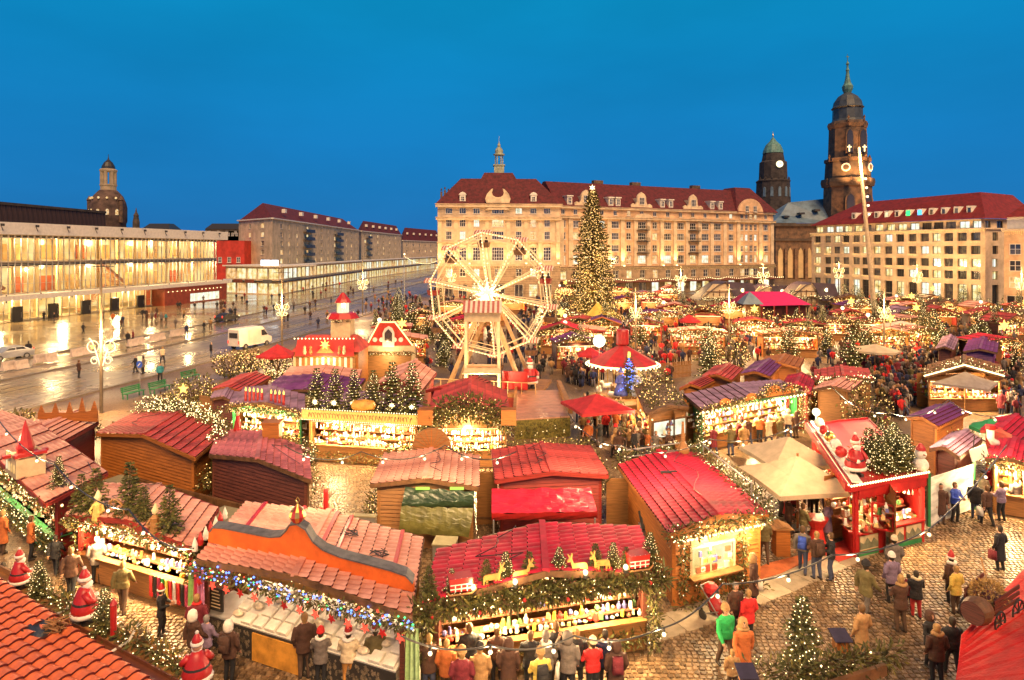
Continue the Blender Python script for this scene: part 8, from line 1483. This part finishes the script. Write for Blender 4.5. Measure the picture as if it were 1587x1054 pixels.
# picket fence and canopy of the platform crowd
A, B = P(1026, 588, 0), P(1072, 583, 0); o = thing('picket_fence', 'pale picket fence beside the tent carousel', 'fence', A); d = B - A
for k_ in range(22): c = d * (k_ / 22); mb = MB(); mb.box((c.x, c.y, .75), (.09, .04, 1.5)); mb.build('picket', M['wood'], o)
mb = MB(); mb.bar(Z(.4), d + Z(.4), .05, .1); mb.bar(Z(1.1), d + Z(1.1), .05, .1); mb.build('rail', M['wood'], o)

for k_ in range(80):
 Y = rf_.uniform(58, 146); px_ = rf_.uniform(868, 1580) if k_ % 6 else rf_.uniform(590, 690); x = (px_ - CXP) / FPX * Y
 if any(inpoly(x, Y, f) for f in FOOT) or (880 < px_ < 955 and 90 < Y < 115): continue
 near_ = min(rows, key=lambda q: abs(q[0] - Y))[1] if px_ > 860 else 'between the wheel and the street'; fir_tree((x, Y, 0), rf_.uniform(2.6, 4.8), 'warm lit fir standing among the huts ' + near_, 'lane firs ' + near_, wide=rf_.uniform(.9, 1.4))
# ================================================================ PEOPLE
def lerp(a, b, t): return a + (b - a) * t
def body_mesh(kind):
 """one continuous clothed figure 1.72 m tall facing -Y: coat, trousers, skin, hair, shoes as material slots"""
 hem = {'long': .42, 'coat': .72, 'jacket': .84}[kind.split('_')[0]]; pose = kind.split('_')[1]; mb = MB()
 fl = 1.25 if hem < .5 else 1.1
 mb.lathe([(.02, hem - .02), (.20 * fl, hem), (.205 * (fl * .5 + .5), hem + .2), (.185, 1.0), (.195, 1.15), (.215, 1.3), (.20, 1.38), (.12, 1.45), (.07, 1.47)], 16, sy=.66)
 st = {'walk': .2, 'stand': .03, 'hold': .04, 'turn': .05, 'back': .03}[pose]; hands = []
 for s_ in (-1, 1):
  y = -s_ * st; kx = s_ * .1; foot = (s_ * .105, y, .07); knee = (kx, y * .55 - .04, .48)
  mb.tube([(s_ * .09, 0, .9), knee, (foot[0], y + .02, .1)], [.105, .075, .052], 10); mb.tube([(foot[0], y + .07, .045), (foot[0], y - .05, .05), (foot[0] * 1.06, y - .16, .035)], [.045, .05, .035], 8)
  sh = (s_ * .20, 0, 1.37)
  if pose == 'hold': el, wr = (s_ * .28, -.08, 1.12), (s_ * .12, -.30, 1.12)
  elif pose == 'turn' and s_ > 0: el, wr = (s_ * .33, -.1, 1.18), (s_ * .26, -.3, 1.34)
  elif pose == 'walk': el, wr = (s_ * .27, s_ * .08, 1.1), (s_ * .26, s_ * .2 - .1, .88)
  else: el, wr = (s_ * .28, .03, 1.1), (s_ * .25, -.1, .88)
  mb.tube([sh, el, wr], [.085, .068, .048], 9); d = (Vector(wr) - Vector(el)).normalized(); h = Vector(wr) + d * .07; mb.tube([Vector(wr), h], [.038, .04], 8); hands.append((h, d, s_))
 mb.tube([(0, .01, 1.4), (0, 0, 1.53)], [.065, .055], 8); mb.lathe([(.02, 1.475), (.06, 1.49), (.085, 1.55), (.095, 1.62), (.085, 1.68), (.05, 1.72), (.01, 1.73)], 12, sy=1.12); mb.tube([(0, -.09, 1.6), (0, -.125, 1.575)], [.022, .018], 6)
 me = mb.mesh('tmp', M['white']); ob = bpy.data.objects.new('tmp', me); COL.objects.link(ob); md = ob.modifiers.new('r', 'REMESH'); md.mode = 'VOXEL'; md.voxel_size = .026; md.use_smooth_shade = True
 dg = bpy.context.evaluated_depsgraph_get(); ev = ob.evaluated_get(dg); me2 = bpy.data.meshes.new_from_object(ev); vs = [tuple(v.co) for v in me2.vertices]; fs = [tuple(p.vertices) for p in me2.polygons]
 bpy.data.objects.remove(ob); ms = []
 for f in fs:
  c = sum((Vector(vs[i]) for i in f), Vector()) / len(f)
  if any((c - h).length < .075 for h, d, s_ in hands): ms.append(2)
  elif c.z > 1.465:
   fr = c.y < -.03 and c.z < 1.665
   if fr and abs(abs(c.x) - .032) < .013 and abs(c.z - 1.61) < .014: ms.append(4)
   else: ms.append(2 if fr or (c.z < 1.5 and c.y < .05) else 3)
  elif c.z < .09: ms.append(4)
  elif c.z < hem - .005 or (c.z < .45): ms.append(1)
  else: ms.append(0)
 out = MB(); out.v = vs; out.f = fs; out.m = ms
 for h, d, s_ in hands:      # thumb and four unequal, slightly bent fingers
  sx = d.cross(Vector((0, 1, .2))).normalized()
  for k_, ln in enumerate((.075, .085, .08, .062)): b = h + d * .02 + sx * (.012 * (k_ - 1.5) * 1.5); out.tube([b, b + d * ln * .55, b + d * ln * .9 + Vector((0, -.02, -.01))], [.0095, .009, .007], 5, 2)
  b = h - d * .02; out.tube([b, b + sx * -.035 * s_ + d * .02, b + sx * -.04 * s_ + d * .05], [.011, .01, .008], 5, 2)
 r_ = out.mesh('person', [M['white']] * 5, True); return r_
KINDS = ['coat_stand', 'coat_walk', 'jacket_hold', 'long_stand', 'jacket_walk', 'coat_turn', 'coat_hold', 'long_walk']
BODY = {k_: body_mesh(k_) for k_ in KINDS}
COAT = {'black': (.018, .016, .018), 'dark brown': (.07, .03, .018), 'grey': (.16, .13, .11), 'navy': (.02, .025, .07), 'red': (.55, .02, .02), 'green': (.02, .36, .09), 'tan': (.36, .2, .08), 'cream': (.65, .52, .33), 'wine': (.16, .015, .025), 'teal': (.03, .22, .26), 'olive': (.14, .11, .04), 'blue': (.03, .07, .4), 'yellow': (.6, .42, .08), 'rust': (.45, .12, .03), 'lilac': (.2, .14, .22)}
TRO = {'black': (.015, .015, .017), 'blue': (.05, .06, .11), 'brown': (.09, .05, .03), 'grey': (.12, .1, .09), 'orange': (.5, .22, .05), 'red': (.35, .02, .02)}
CM = {k_: mat('coat_' + k_.replace(' ', '_'), v, .85, .12, 5, .6, bscale=9) for k_, v in COAT.items()}; TM = {k_: mat('trousers_' + k_, v, .85, .15, 6) for k_, v in TRO.items()}
HM = [mat('hair_%d' % i, c, .7, .2, 8) for i, c in enumerate([(.03, .02, .012), (.12, .06, .02), (.35, .2, .07), (.25, .22, .2)])]; SHOE = mat('shoe', (.03, .02, .015), .6, .1, 4); SK = [skin, mat('skin_b', (.55, .3, .2), .6, .05, 6), mat('skin_c', (.34, .17, .1), .6, .05, 6)]
def accm(fn): mb = MB(); fn(mb); return mb
def mk_hat(mb): mb.lathe([(.115, 1.63), (.118, 1.67), (.1, 1.74), (.05, 1.79), (.01, 1.8)], 10, sy=1.08); mb.lathe([(.118, 1.615), (.125, 1.62), (.124, 1.66)], 10, sy=1.08)
def mk_hood(mb): mb.lathe([(.1, 1.44), (.135, 1.5), (.14, 1.62), (.11, 1.72), (.05, 1.77), (.01, 1.775)], 10, (0, .035, 0))
def mk_pack(mb): mb.box((0, .2, 1.18), (.3, .16, .42), 0, 0, .85); mb.box((0, .29, 1.1), (.22, .06, .2))
def mk_bag(mb): mb.box((.27, -.1, .62), (.1, .3, .34), 0, 0, .85); mb.tube([(.27, -.2, .78), (.26, -.1, .9), (.27, 0, .78)], .012, 4)
def mk_scarf(mb): mb.tube([(.1 * math.cos(t), .09 * math.sin(t), 1.46) for t in [2 * PI * k_ / 10 for k_ in range(11)]], .045, 6); mb.box((.05, -.13, 1.3), (.1, .04, .3))
def mk_fur(mb): mb.tube([(.13 * math.cos(t), .03 + .1 * math.sin(t), 1.47 + .015 * math.sin(3 * t)) for t in [2 * PI * k_ / 12 for k_ in range(13)]], .05, 6)
def mk_santa(mb): mb.lathe([(.115, 1.63), (.1, 1.74), (.05, 1.85), (.02, 1.9)], 10, sy=1.08)
def mk_trim(mb): mb.lathe([(.12, 1.61), (.135, 1.63), (.13, 1.67)], 10, sy=1.08)
ACC = {}
def acc(kind, m_, parent):
 fn = {'hat': mk_hat, 'hood': mk_hood, 'backpack': mk_pack, 'shopping_bag': mk_bag, 'scarf': mk_scarf, 'fur_collar': mk_fur, 'santa_hat': mk_santa, 'hat_trim': mk_trim}[kind]; key = (kind, m_.name)
 if key not in ACC: ACC[key] = accm(fn).mesh(kind, m_, True)
 return inst(kind, ACC[key], parent)
def person(loc, rz, kind, coat, tro, label, h=1.72, hair=0, sk=0, hat=None, extra=(), group=None):
 o = inst('person', BODY[kind], None, loc, rz, h / 1.72); tag(o, label, 'person', group)
 for i, m_ in enumerate((CM[coat], TM[tro], SK[sk], HM[hair], SHOE)): o.material_slots[i].link = 'OBJECT'; o.material_slots[i].material = m_
 if hat:
  hk, hm = hat; a = acc(hk, hm, o)
  if hk == 'santa_hat': acc('hat_trim', fr_, a)
 for e in extra: acc(e[0], e[1], o)
 return o
NP = []; PN = [0]
def pp(px_, py_, face, kind, coat, tro, label, h=1.72, hair=0, hat=None, extra=(), z=0, sk=0):
 person(P(px_, py_, z), math.radians(face), kind, coat, tro, label, h, hair, sk, hat, extra); PN[0] += 1
Cc, Tt = CM, TM; SH = ('santa_hat', M['redp'])
# hand-placed visitors (feet pixel, heading in degrees: 0 faces the camera, 180 away)
pp(48, 868, 130, 'coat_stand', 'rust', 'black', 'person in rust jacket standing at the glowing star shelves', hair=1); pp(4, 858, 160, 'long_stand', 'rust', 'brown', 'person in orange-lit coat at the frame edge by the castle stall', hair=2)
pp(110, 925, 200, 'coat_walk', 'dark brown', 'black', 'person in dark coat behind the tall Santa figure', hair=1); pp(190, 950, 190, 'jacket_walk', 'olive', 'brown', 'person in olive jacket striding toward the stockings counter', hair=2); pp(150, 905, 200, 'coat_stand', 'grey', 'black', 'person in grey coat browsing the spinning wheel stall', hair=3); pp(250, 985, 100, 'coat_hold', 'black', 'black', 'child-sized person in black with red Santa hat looking at a phone', 1.5, hat=SH)
pp(305, 1010, 190, 'long_stand', 'wine', 'black', 'woman-length wine coat and red scarf beside the chalkboard', hair=2, extra=[('scarf', CM['red'])]); pp(300, 1040, 150, 'coat_walk', 'dark brown', 'black', 'person in brown coat with fur hood by the chalkboard', hair=1, hat=('hood', fr_)); pp(320, 1034, 160, 'coat_walk', 'lilac', 'black', 'person in lilac coat walking along the pebbled counter', 1.5, hair=3); pp(355, 1058, 170, 'coat_stand', 'dark brown', 'black', 'person with cream fur hood and backpack before the orange poster', hat=('hood', fr_), extra=[('backpack', CM['dark brown'])]); pp(5, 935, 200, 'coat_stand', 'black', 'black', 'person in black crouched behind the round Santa figure', 1.4, hair=0); pp(86, 890, 190, 'coat_walk', 'black', 'black', 'small dark person in the lane before the spinning wheel stall', 1.45, hair=0)
pp(472, 1052, 200, 'coat_stand', 'dark brown', 'brown', 'tall person in brown jacket at the white boxes', 1.85, hair=2); pp(497, 1064, 185, 'coat_hold', 'grey', 'black', 'person in grey coat with red knit hat and fur collar', 1.6, hat=('hat', CM['red']), extra=[('fur_collar', fr_)]); pp(540, 1072, 180, 'jacket_hold', 'cream', 'orange', 'person in cream jacket, orange trousers and Santa hat', hat=SH, extra=[('fur_collar', fr_)]); pp(582, 1068, 190, 'jacket_stand' if 'jacket_stand' in BODY else 'jacket_hold', 'olive', 'brown', 'person in olive jacket and Santa hat beside the cream jacket', 1.75, hat=SH)
row = [(665, 1048, 'dark brown', 'blue', 'coat_turn', 'person with dark jacket and pale bag at the fringe stall end', [('shopping_bag', M['cloth'])], None), (692, 1052, 'rust', 'brown', 'coat_stand', 'person in quilted rust coat under the fir fringe', [], None), (728, 1030, 'black', 'black', 'coat_hold', 'person in black photographing the fringe stall goods', [], None), (744, 1074, 'tan', 'brown', 'coat_stand', 'person in tan coat with dark knit hat', [], ('hat', CM['black'])), (788, 1056, 'dark brown', 'black', 'long_stand', 'person in long dark brown coat and hood', [], ('hood', CM['dark brown'])), (822, 1040, 'black', 'black', 'coat_hold', 'person in black with bare head under the fringe', [], None), (846, 1042, 'grey', 'black', 'coat_stand', 'person in grey coat with thick fur collar', [('fur_collar', fr_)], ('hat', CM['grey'])), (838, 1085, 'yellow', 'brown', 'jacket_hold', 'person in yellow hoodie with black backpack', [('backpack', CM['black'])], ('hat', CM['tan'])), (880, 1062, 'grey', 'black', 'coat_turn', 'person with grey hood and white satchel', [('shopping_bag', M['cloth'])], ('hood', CM['grey'])), (894, 1038, 'black', 'black', 'coat_stand', 'person in black beside the red jacket', [], None), (919, 1064, 'red', 'black', 'jacket_hold', 'person in bright red jacket with striped knit hat', [], ('hat', CM['cream'])), (938, 1036, 'navy', 'black', 'coat_hold', 'person in navy leaning to the shelf goods', [], None), (955, 1058, 'dark brown', 'blue', 'long_stand', 'person with long brown coat and big backpack at the fringe end', [('backpack', CM['wine'])], ('hood', CM['dark brown'])), (716, 1090, 'wine', 'black', 'coat_stand', 'person in wine coat cut by the lower frame edge', [], ('hat', CM['tan'])), (770, 1030, 'dark brown', 'black', 'jacket_hold', 'person in brown jacket bending at the lit counter', [], None), (862, 1028, 'black', 'black', 'coat_hold', 'second bare-headed person in black deeper under the fringe', [], None)]
for x, y, c, t, k_, lab, ex, ht in row: pp(x, y + 34 if y < 1060 else y + 22, R.uniform(165, 195), k_, c, t, lab, R.uniform(1.62, 1.82), R.randrange(4), ht, ex)
pp(1124, 1035, 15, 'jacket_walk', 'green', 'brown', 'person in bright green jacket with cap walking on the cobbles', 1.8, hat=('hat', CM['tan'])); pp(1160, 1000, 200, 'coat_stand', 'red', 'black', 'blond person in red coat seen from behind', 1.7, 2); pp(1152, 1058, 0, 'long_walk', 'rust', 'brown', 'person in long brown coat with fur hood coming along the cobbles', 1.75, hat=('hood', CM['tan']), extra=[('fur_collar', CM['tan'])]); pp(1140, 985, 20, 'coat_stand', 'dark brown', 'black', 'person with white hair half hidden behind the red coat', 1.65, 3); pp(1135, 1075, 180, 'coat_stand', 'tan', 'brown', 'child in tan jacket beside the long brown coat', 1.2, 2); pp(1168, 940, 60, 'long_stand', 'dark brown', 'black', 'person with fur hat and white carrier bag by the snack hut', 1.75, hat=('hood', CM['tan']), extra=[('shopping_bag', M['cloth'])]); pp(1158, 890, 80, 'long_stand', 'grey', 'black', 'person in grey at the snack hut window corner', 1.7, 1)
pp(1244, 888, 150, 'jacket_stand' if 0 else 'jacket_walk', 'grey', 'blue', 'person with blue backpack standing on the orange mat', 1.75, 1, extra=[('backpack', CM['blue'])]); pp(1266, 898, 190, 'jacket_hold', 'dark brown', 'blue', 'person in brown leather jacket chatting on the mat', 1.75, 2, extra=[('backpack', CM['dark brown'])]); pp(1288, 900, 250, 'jacket_hold', 'black', 'blue', 'person in black jacket facing the leather jacket', 1.75, 1); pp(1184, 872, 170, 'jacket_walk', 'olive', 'brown', 'person in olive jacket at the hut bar end', 1.75, 1)
for i, (x, y, c, t, k_, f, lab) in enumerate(((1222, 832, 'dark brown', 'black', 'coat_hold', 90, 'person in brown standing at the red table'), (1245, 845, 'olive', 'grey', 'jacket_hold', 100, 'person in olive coat with back to the cabinet'), (1283, 840, 'lilac', 'grey', 'long_stand', 220, 'person in quilted lilac coat at the red table'), (1230, 805, 'wine', 'black', 'coat_hold', 20, 'person in wine jacket under the beige parasol'), (1262, 800, 'black', 'black', 'coat_hold', 330, 'person in black under the beige parasol'), (1250, 790, 'red', 'black', 'coat_stand', 10, 'person in red under the second parasol'), (1280, 795, 'navy', 'blue', 'coat_stand', 300, 'person in navy beside the kiosk flank'), (1210, 800, 'black', 'grey', 'coat_stand', 60, 'person in black by the parasol edge'))): pp(x, y, f, k_, c, t, lab, 1.72, i % 4)
pp(1458, 812, 350, 'long_stand', 'dark brown', 'brown', 'person in long dark coat before the snow banner', 1.78, 0); pp(1480, 810, 20, 'jacket_hold', 'blue', 'black', 'person in bright blue jacket before the snow banner', 1.78, 1)
pp(1342, 958, 110, 'coat_walk', 'olive', 'grey', 'person in olive coat and cap strolling over the cobbles', 1.85, hat=('hat', CM['black'])); pp(1386, 905, 170, 'coat_stand', 'grey', 'black', 'person with cream hat beside the strolling pair', 1.7, hat=('hat', CM['cream'])); pp(1382, 935, 190, 'coat_stand', 'lilac', 'black', 'person in lilac coat with white hat behind the fur-collared man', 1.7, hat=('hat', M['cloth'])); pp(1396, 980, 190, 'coat_hold', 'dark brown', 'brown', 'person in brown coat with fur collar seen from behind', 1.8, 2, extra=[('fur_collar', CM['tan'])]); pp(1420, 958, 170, 'coat_hold', 'black', 'red', 'person in black coat with red leggings', 1.55, 0, extra=[('fur_collar', CM['cream'])]); pp(1408, 945, 150, 'coat_stand', 'wine', 'black', 'child in wine coat held by the red leggings walker', 1.2, 0); pp(1550, 885, 200, 'long_stand', 'black', 'black', 'person in black with red shoulder strap near the red roof edge', 1.7, 0, extra=[('shopping_bag', CM['wine'])])
pp(1474, 935, 200, 'coat_stand', 'dark brown', 'black', 'person in brown with Santa hat and fur collar by the barrel cart', 1.65, hat=SH, extra=[('fur_collar', fr_)]); pp(1482, 952, 200, 'coat_stand', 'yellow', 'brown', 'person with straw-blond hair by the barrel cart', 1.6, 2); pp(1336, 1030, 200, 'long_stand', 'tan', 'brown', 'person in tan coat with red pouch behind the bird house', 1.75, 1); pp(1442, 1035, 10, 'coat_hold', 'black', 'black', 'long-haired person looking down at a phone on the cobbles', 1.6, 1, hat=('hood', CM['dark brown'])); pp(1452, 1062, 180, 'coat_stand', 'dark brown', 'black', 'person with fur-trimmed hood before the red roof', 1.7, 2, extra=[('fur_collar', CM['tan'])]); pp(1476, 1050, 170, 'jacket_walk', 'black', 'black', 'person in black squeezed beside the red roof', 1.7, 0)
pp(1530, 815, 190, 'jacket_walk', 'dark brown', 'black', 'person in brown with white carrier bag right of the banner lane', 1.75, 1, extra=[('shopping_bag', M['cloth'])]); pp(1512, 805, 150, 'coat_stand', 'black', 'blue', 'person in black beside the pale coat', 1.75, 0); pp(1522, 790, 170, 'long_stand', 'cream', 'brown', 'person in long pale coat at the golden stall', 1.7, 2); pp(1552, 808, 200, 'jacket_hold', 'lilac', 'black', 'person in lilac jacket at the golden stall', 1.75, 1); pp(1576, 800, 180, 'coat_stand', 'grey', 'black', 'person in grey at the golden stall', 1.75, 1); pp(1538, 775, 180, 'coat_stand', 'red', 'black', 'person in red hooded coat at the golden stall', 1.7, hat=('hood', CM['red'])); pp(1556, 765, 190, 'coat_hold', 'dark brown', 'black', 'person in brown deep in the golden stall queue', 1.7, 0); pp(1580, 770, 190, 'coat_hold', 'navy', 'black', 'person in navy deep in the golden stall queue', 1.7, 0)
pp(1360, 666, 10, 'coat_walk', 'black', 'black', 'person in black with child before the purple-roofed hut', 1.8, 1); pp(1373, 668, 20, 'coat_stand', 'wine', 'red', 'child in wine jacket beside the person in black', 1.2, 1)
# street walkers
for i, (x, y, c, t) in enumerate(((122, 586, 'dark brown', 'black'), (44, 553, 'black', 'black'), (68, 498, 'black', 'black'), (84, 501, 'black', 'grey'), (129, 518, 'black', 'black'), (198, 534, 'black', 'black'), (206, 531, 'wine', 'black'), (252, 563, 'cream', 'black'), (327, 554, 'black', 'blue'), (289, 521, 'navy', 'black'), (316, 515, 'black', 'black'), (159, 497, 'wine', 'black'), (175, 500, 'rust', 'brown'), (221, 494, 'black', 'black'), (226, 494, 'black', 'blue'), (241, 500, 'wine', 'brown'), (250, 501, 'grey', 'black'), (257, 500, 'teal', 'black'), (279, 480, 'black', 'black'), (248, 592, 'teal', 'black'), (210, 578, 'black', 'black'), (222, 580, 'grey', 'black'))):
 lab = ['person in brown crossing the tram rails', 'person in black beside the silver car', 'person in black by the first hall doors', 'person in grey trousers by the first hall doors', 'person crossing the wet plaza toward the tall lamp', 'person in black stepping past the barrier blocks', 'person in wine beside the barrier blocks', 'person in cream jacket on the wet street', 'person with jeans and hands in pockets on the street', 'person in navy at the platform edge', 'person in black by the far barrier blocks', 'person in wine before the glass hall', 'person in rust before the glass hall', 'person in black of the pair before the hall doors', 'person in jeans of the pair before the hall doors', 'person in wine by the red pavilion', 'person in grey by the red pavilion', 'person in teal by the red pavilion', 'person in black on the pavilion step', 'person in teal jacket leaning near the green bench', 'person in black by the blue arrow sign', 'person in grey by the blue arrow sign'][i]
 pp(x, y, R.uniform(0, 360), R.choice(['coat_walk', 'jacket_walk', 'coat_stand']), c, t, lab, R.uniform(1.65, 1.82), R.randrange(4))
# lane crowds: polygons in photo pixels, then as many figures as the limit allows; the far rest is one crowd
zones = [([(1085, 655), (1085, 712), (1150, 705), (1240, 680), (1240, 655)], 24, 'before the glowing long stall', 180), ([(890, 640), (960, 645), (1000, 690), (1060, 700), (1060, 712), (950, 720), (905, 690)], 30, 'around the red pyramid canopy', None), ([(1340, 555), (1430, 560), (1430, 625), (1400, 655), (1350, 625)], 40, 'in the lane by the tan parasol', None), ([(1480, 590), (1580, 600), (1587, 650), (1500, 632)], 30, 'around the grey parasol', None), ([(870, 545), (915, 545), (930, 600), (880, 600)], 26, 'beside the wheel', None), ([(545, 560), (640, 560), (640, 585), (570, 580)], 18, 'before the toy house', 180), ([(1390, 515), (1440, 515), (1430, 560), (1380, 560)], 22, 'under the off-white parasol lane', None), ([(480, 690), (570, 705), (740, 705), (740, 690)], 14, 'at the golden sign stall', 180), ([(1250, 600), (1350, 608), (1345, 640), (1290, 640)], 12, 'by the bright gutter stall', None), ([(1510, 550), (1587, 560), (1587, 590), (1530, 590)], 14, 'by the light-chain gable', None)]
rz_ = random.Random(31); cw = ['black', 'dark brown', 'black', 'grey', 'navy', 'wine', 'tan', 'olive', 'rust', 'grey', 'dark brown', 'black', 'cream', 'navy', 'red', 'olive']
budget = 300 - PN[0]
for poly, n_, where, face in zones:
 xs = [p[0] for p in poly]; ys = [p[1] for p in poly]; k_ = 0; pl = []
 while len(pl) < n_ and k_ < 900:
  k_ += 1; x, y = rz_.uniform(min(xs), max(xs)), rz_.uniform(min(ys), max(ys)); q = P(x, y, 0)
  if not inpoly(x, y, poly) or any((q - p).length < .42 for p in pl) or any(inpoly(q.x, q.y, f) for f in FOOT): continue
  pl.append(q); c = rz_.choice(cw); t = rz_.choice(['black', 'blue', 'brown', 'grey'])
  if PN[0] >= 300: break
  PN[0] += 1; hh_ = rz_.choice([None, None, ('hat', CM[rz_.choice(['red', 'black', 'cream'])]), ('hood', CM[c])]); hn = '' if hh_ is None else (' and hood up' if hh_[0] == 'hood' else ' and knit hat')
  person(q, math.radians(face + rz_.uniform(-35, 35)) if face is not None else rz_.uniform(0, 6.28), rz_.choice(KINDS), c, t, '%s coat, %s trousers%s, person %s' % (c, t, hn, where), rz_.uniform(1.58, 1.85), rz_.randrange(4), rz_.randrange(3), hh_, (), 'visitors ' + where)
print('PERSONS', PN[0])
cb = MB(); cmats = [CM[k_] for k_ in ('black', 'dark brown', 'grey', 'navy', 'wine', 'red', 'tan')] + [skin]
def dummy(x, Y):
 h = rz_.uniform(1.5, 1.85); m_ = rz_.choice([0, 0, 0, 1, 1, 1, 2, 2, 3, 3, 4, 4, 5, 6, 6]); st_ = rz_.uniform(-.16, .16); lo = rz_.choice([0, 1, 2, 3])
 for s_ in (-1, 1): cb.tube([(x + s_ * .09, Y + s_ * st_, 0), (x + s_ * .09, Y, .85)], [.06, .09], 5, lo); cb.tube([(x + s_ * .2, Y, h - .36), (x + s_ * .27, Y - .04, h - .62), (x + s_ * .2, Y - .18, h - .75)], [.08, .06, .05], 5, m_)
 cb.lathe([(.17, .7), (.18, 1.0), (.2, h - .5), (.19, h - .36), (.07, h - .26)], 7, (x, Y, 0), m_, sy=.68); cb.lathe([(.05, h - .27), (.085, h - .2), (.1, h - .1), (.07, h - .03), (.01, h)], 6, (x, Y, 0), rz_.choice([7, 7, 7, 0, 0, 1, 1, 2, 5]))
for k_ in range(2300):
 t = rz_.random(); Y = 56 + 96 * t ** .8; px_ = rz_.uniform(870, 1587) if rz_.random() < .86 else rz_.uniform(580, 860); x = (px_ - CXP) / FPX * Y
 if any(inpoly(x, Y, f) for f in FOOT): continue
 if (px_ < 700 and Y < 64) or (1040 < px_ < 1260 and Y < 66) or (1420 < px_ and Y < 60) or (880 < px_ < 955 and 90 < Y < 115): continue
 dummy(x, Y)
for poly, n_, where, face in zones:
 for k_ in range(n_ * 2):
  x, y = rz_.uniform(min(p[0] for p in poly), max(p[0] for p in poly)), rz_.uniform(min(p[1] for p in poly), max(p[1] for p in poly)); q = P(x, y, 0)
  if inpoly(x, y, poly) and q.y > 41 and not any(inpoly(q.x, q.y, f) for f in FOOT): dummy(q.x, q.y)
for k_ in range(130):      # far walkers on the plaza and street
 Y = rz_.uniform(95, 230); px_ = rz_.uniform(180, 640); x = (px_ - CXP) / FPX * Y
 if x < -24 + (Y - 100) * .05 and x > -72 - max(0, 160 - Y) * -.1: dummy(x, Y)
tag(cb.build('crowd', cmats, smooth=True), 'dense far crowd filling the lanes between the glowing huts', 'crowd', kind='stuff')
# standing tables, pram
for i, (x, y, lab) in enumerate(((1266, 845, 'red cloth standing table under the beige parasol'), (1222, 795, 'second red cloth standing table deeper under the parasols'))):
 o = thing('standing_table', lab, 'table', P(x, y, 0)); mb = MB(); mb.lathe([(.38, 0), (.3, .3), (.22, .7), (.42, 1.08), (.43, 1.12)], 14); mb.build('cloth_cover', mat('red_cloth', (.6, .03, .02), .8, .1, 4), o); mb = MB(); mb.lathe([(.44, 1.12), (.44, 1.15)], 14); mb.build('top', M['redp'], o)
o = thing('red_pram', 'red pushchair with hood and black wheels beside the snack hut', 'pushchair', P(1112, 965, 0), .6); mb = MB(); mb.tube([(0, -.25, .45), (0, .1, .5), (0, .3, .9)], [.2, .22, .16], 8); mb.build('seat', M['redp'], o, smooth=True); mb = MB(); mb.lathe([(.26, 0), (.22, .16), (.1, .26)], 10, (0, .25, .92)); mb.build('hood', M['redp'], o)
mb = MB()
for s_ in (-1, 1): mb.bar((s_ * .22, -.35, .2), (s_ * .22, .5, 1.05), .03); mb.bar((s_ * .22, .35, .2), (s_ * .22, -.2, .5), .03)
mb.bar((-.22, .5, 1.05), (.22, .5, 1.05), .03); mb.build('frame', M['steel'], o)
for x, y in ((-.24, -.4), (.24, -.4), (-.26, .38), (.26, .38)): mb = MB(); mb.lathe([(.14, -.03), (.16, 0), (.14, .03)], 12); q = mb.build('wheel', M['darkmetal'], o, (x, y, .16)); q.rotation_euler = (0, PI / 2, 0)
lay_cobbles()
print('OBJECTS', len(bpy.data.objects), 'TRIS', sum(len(m.polygons) for m in bpy.data.meshes) * 2)
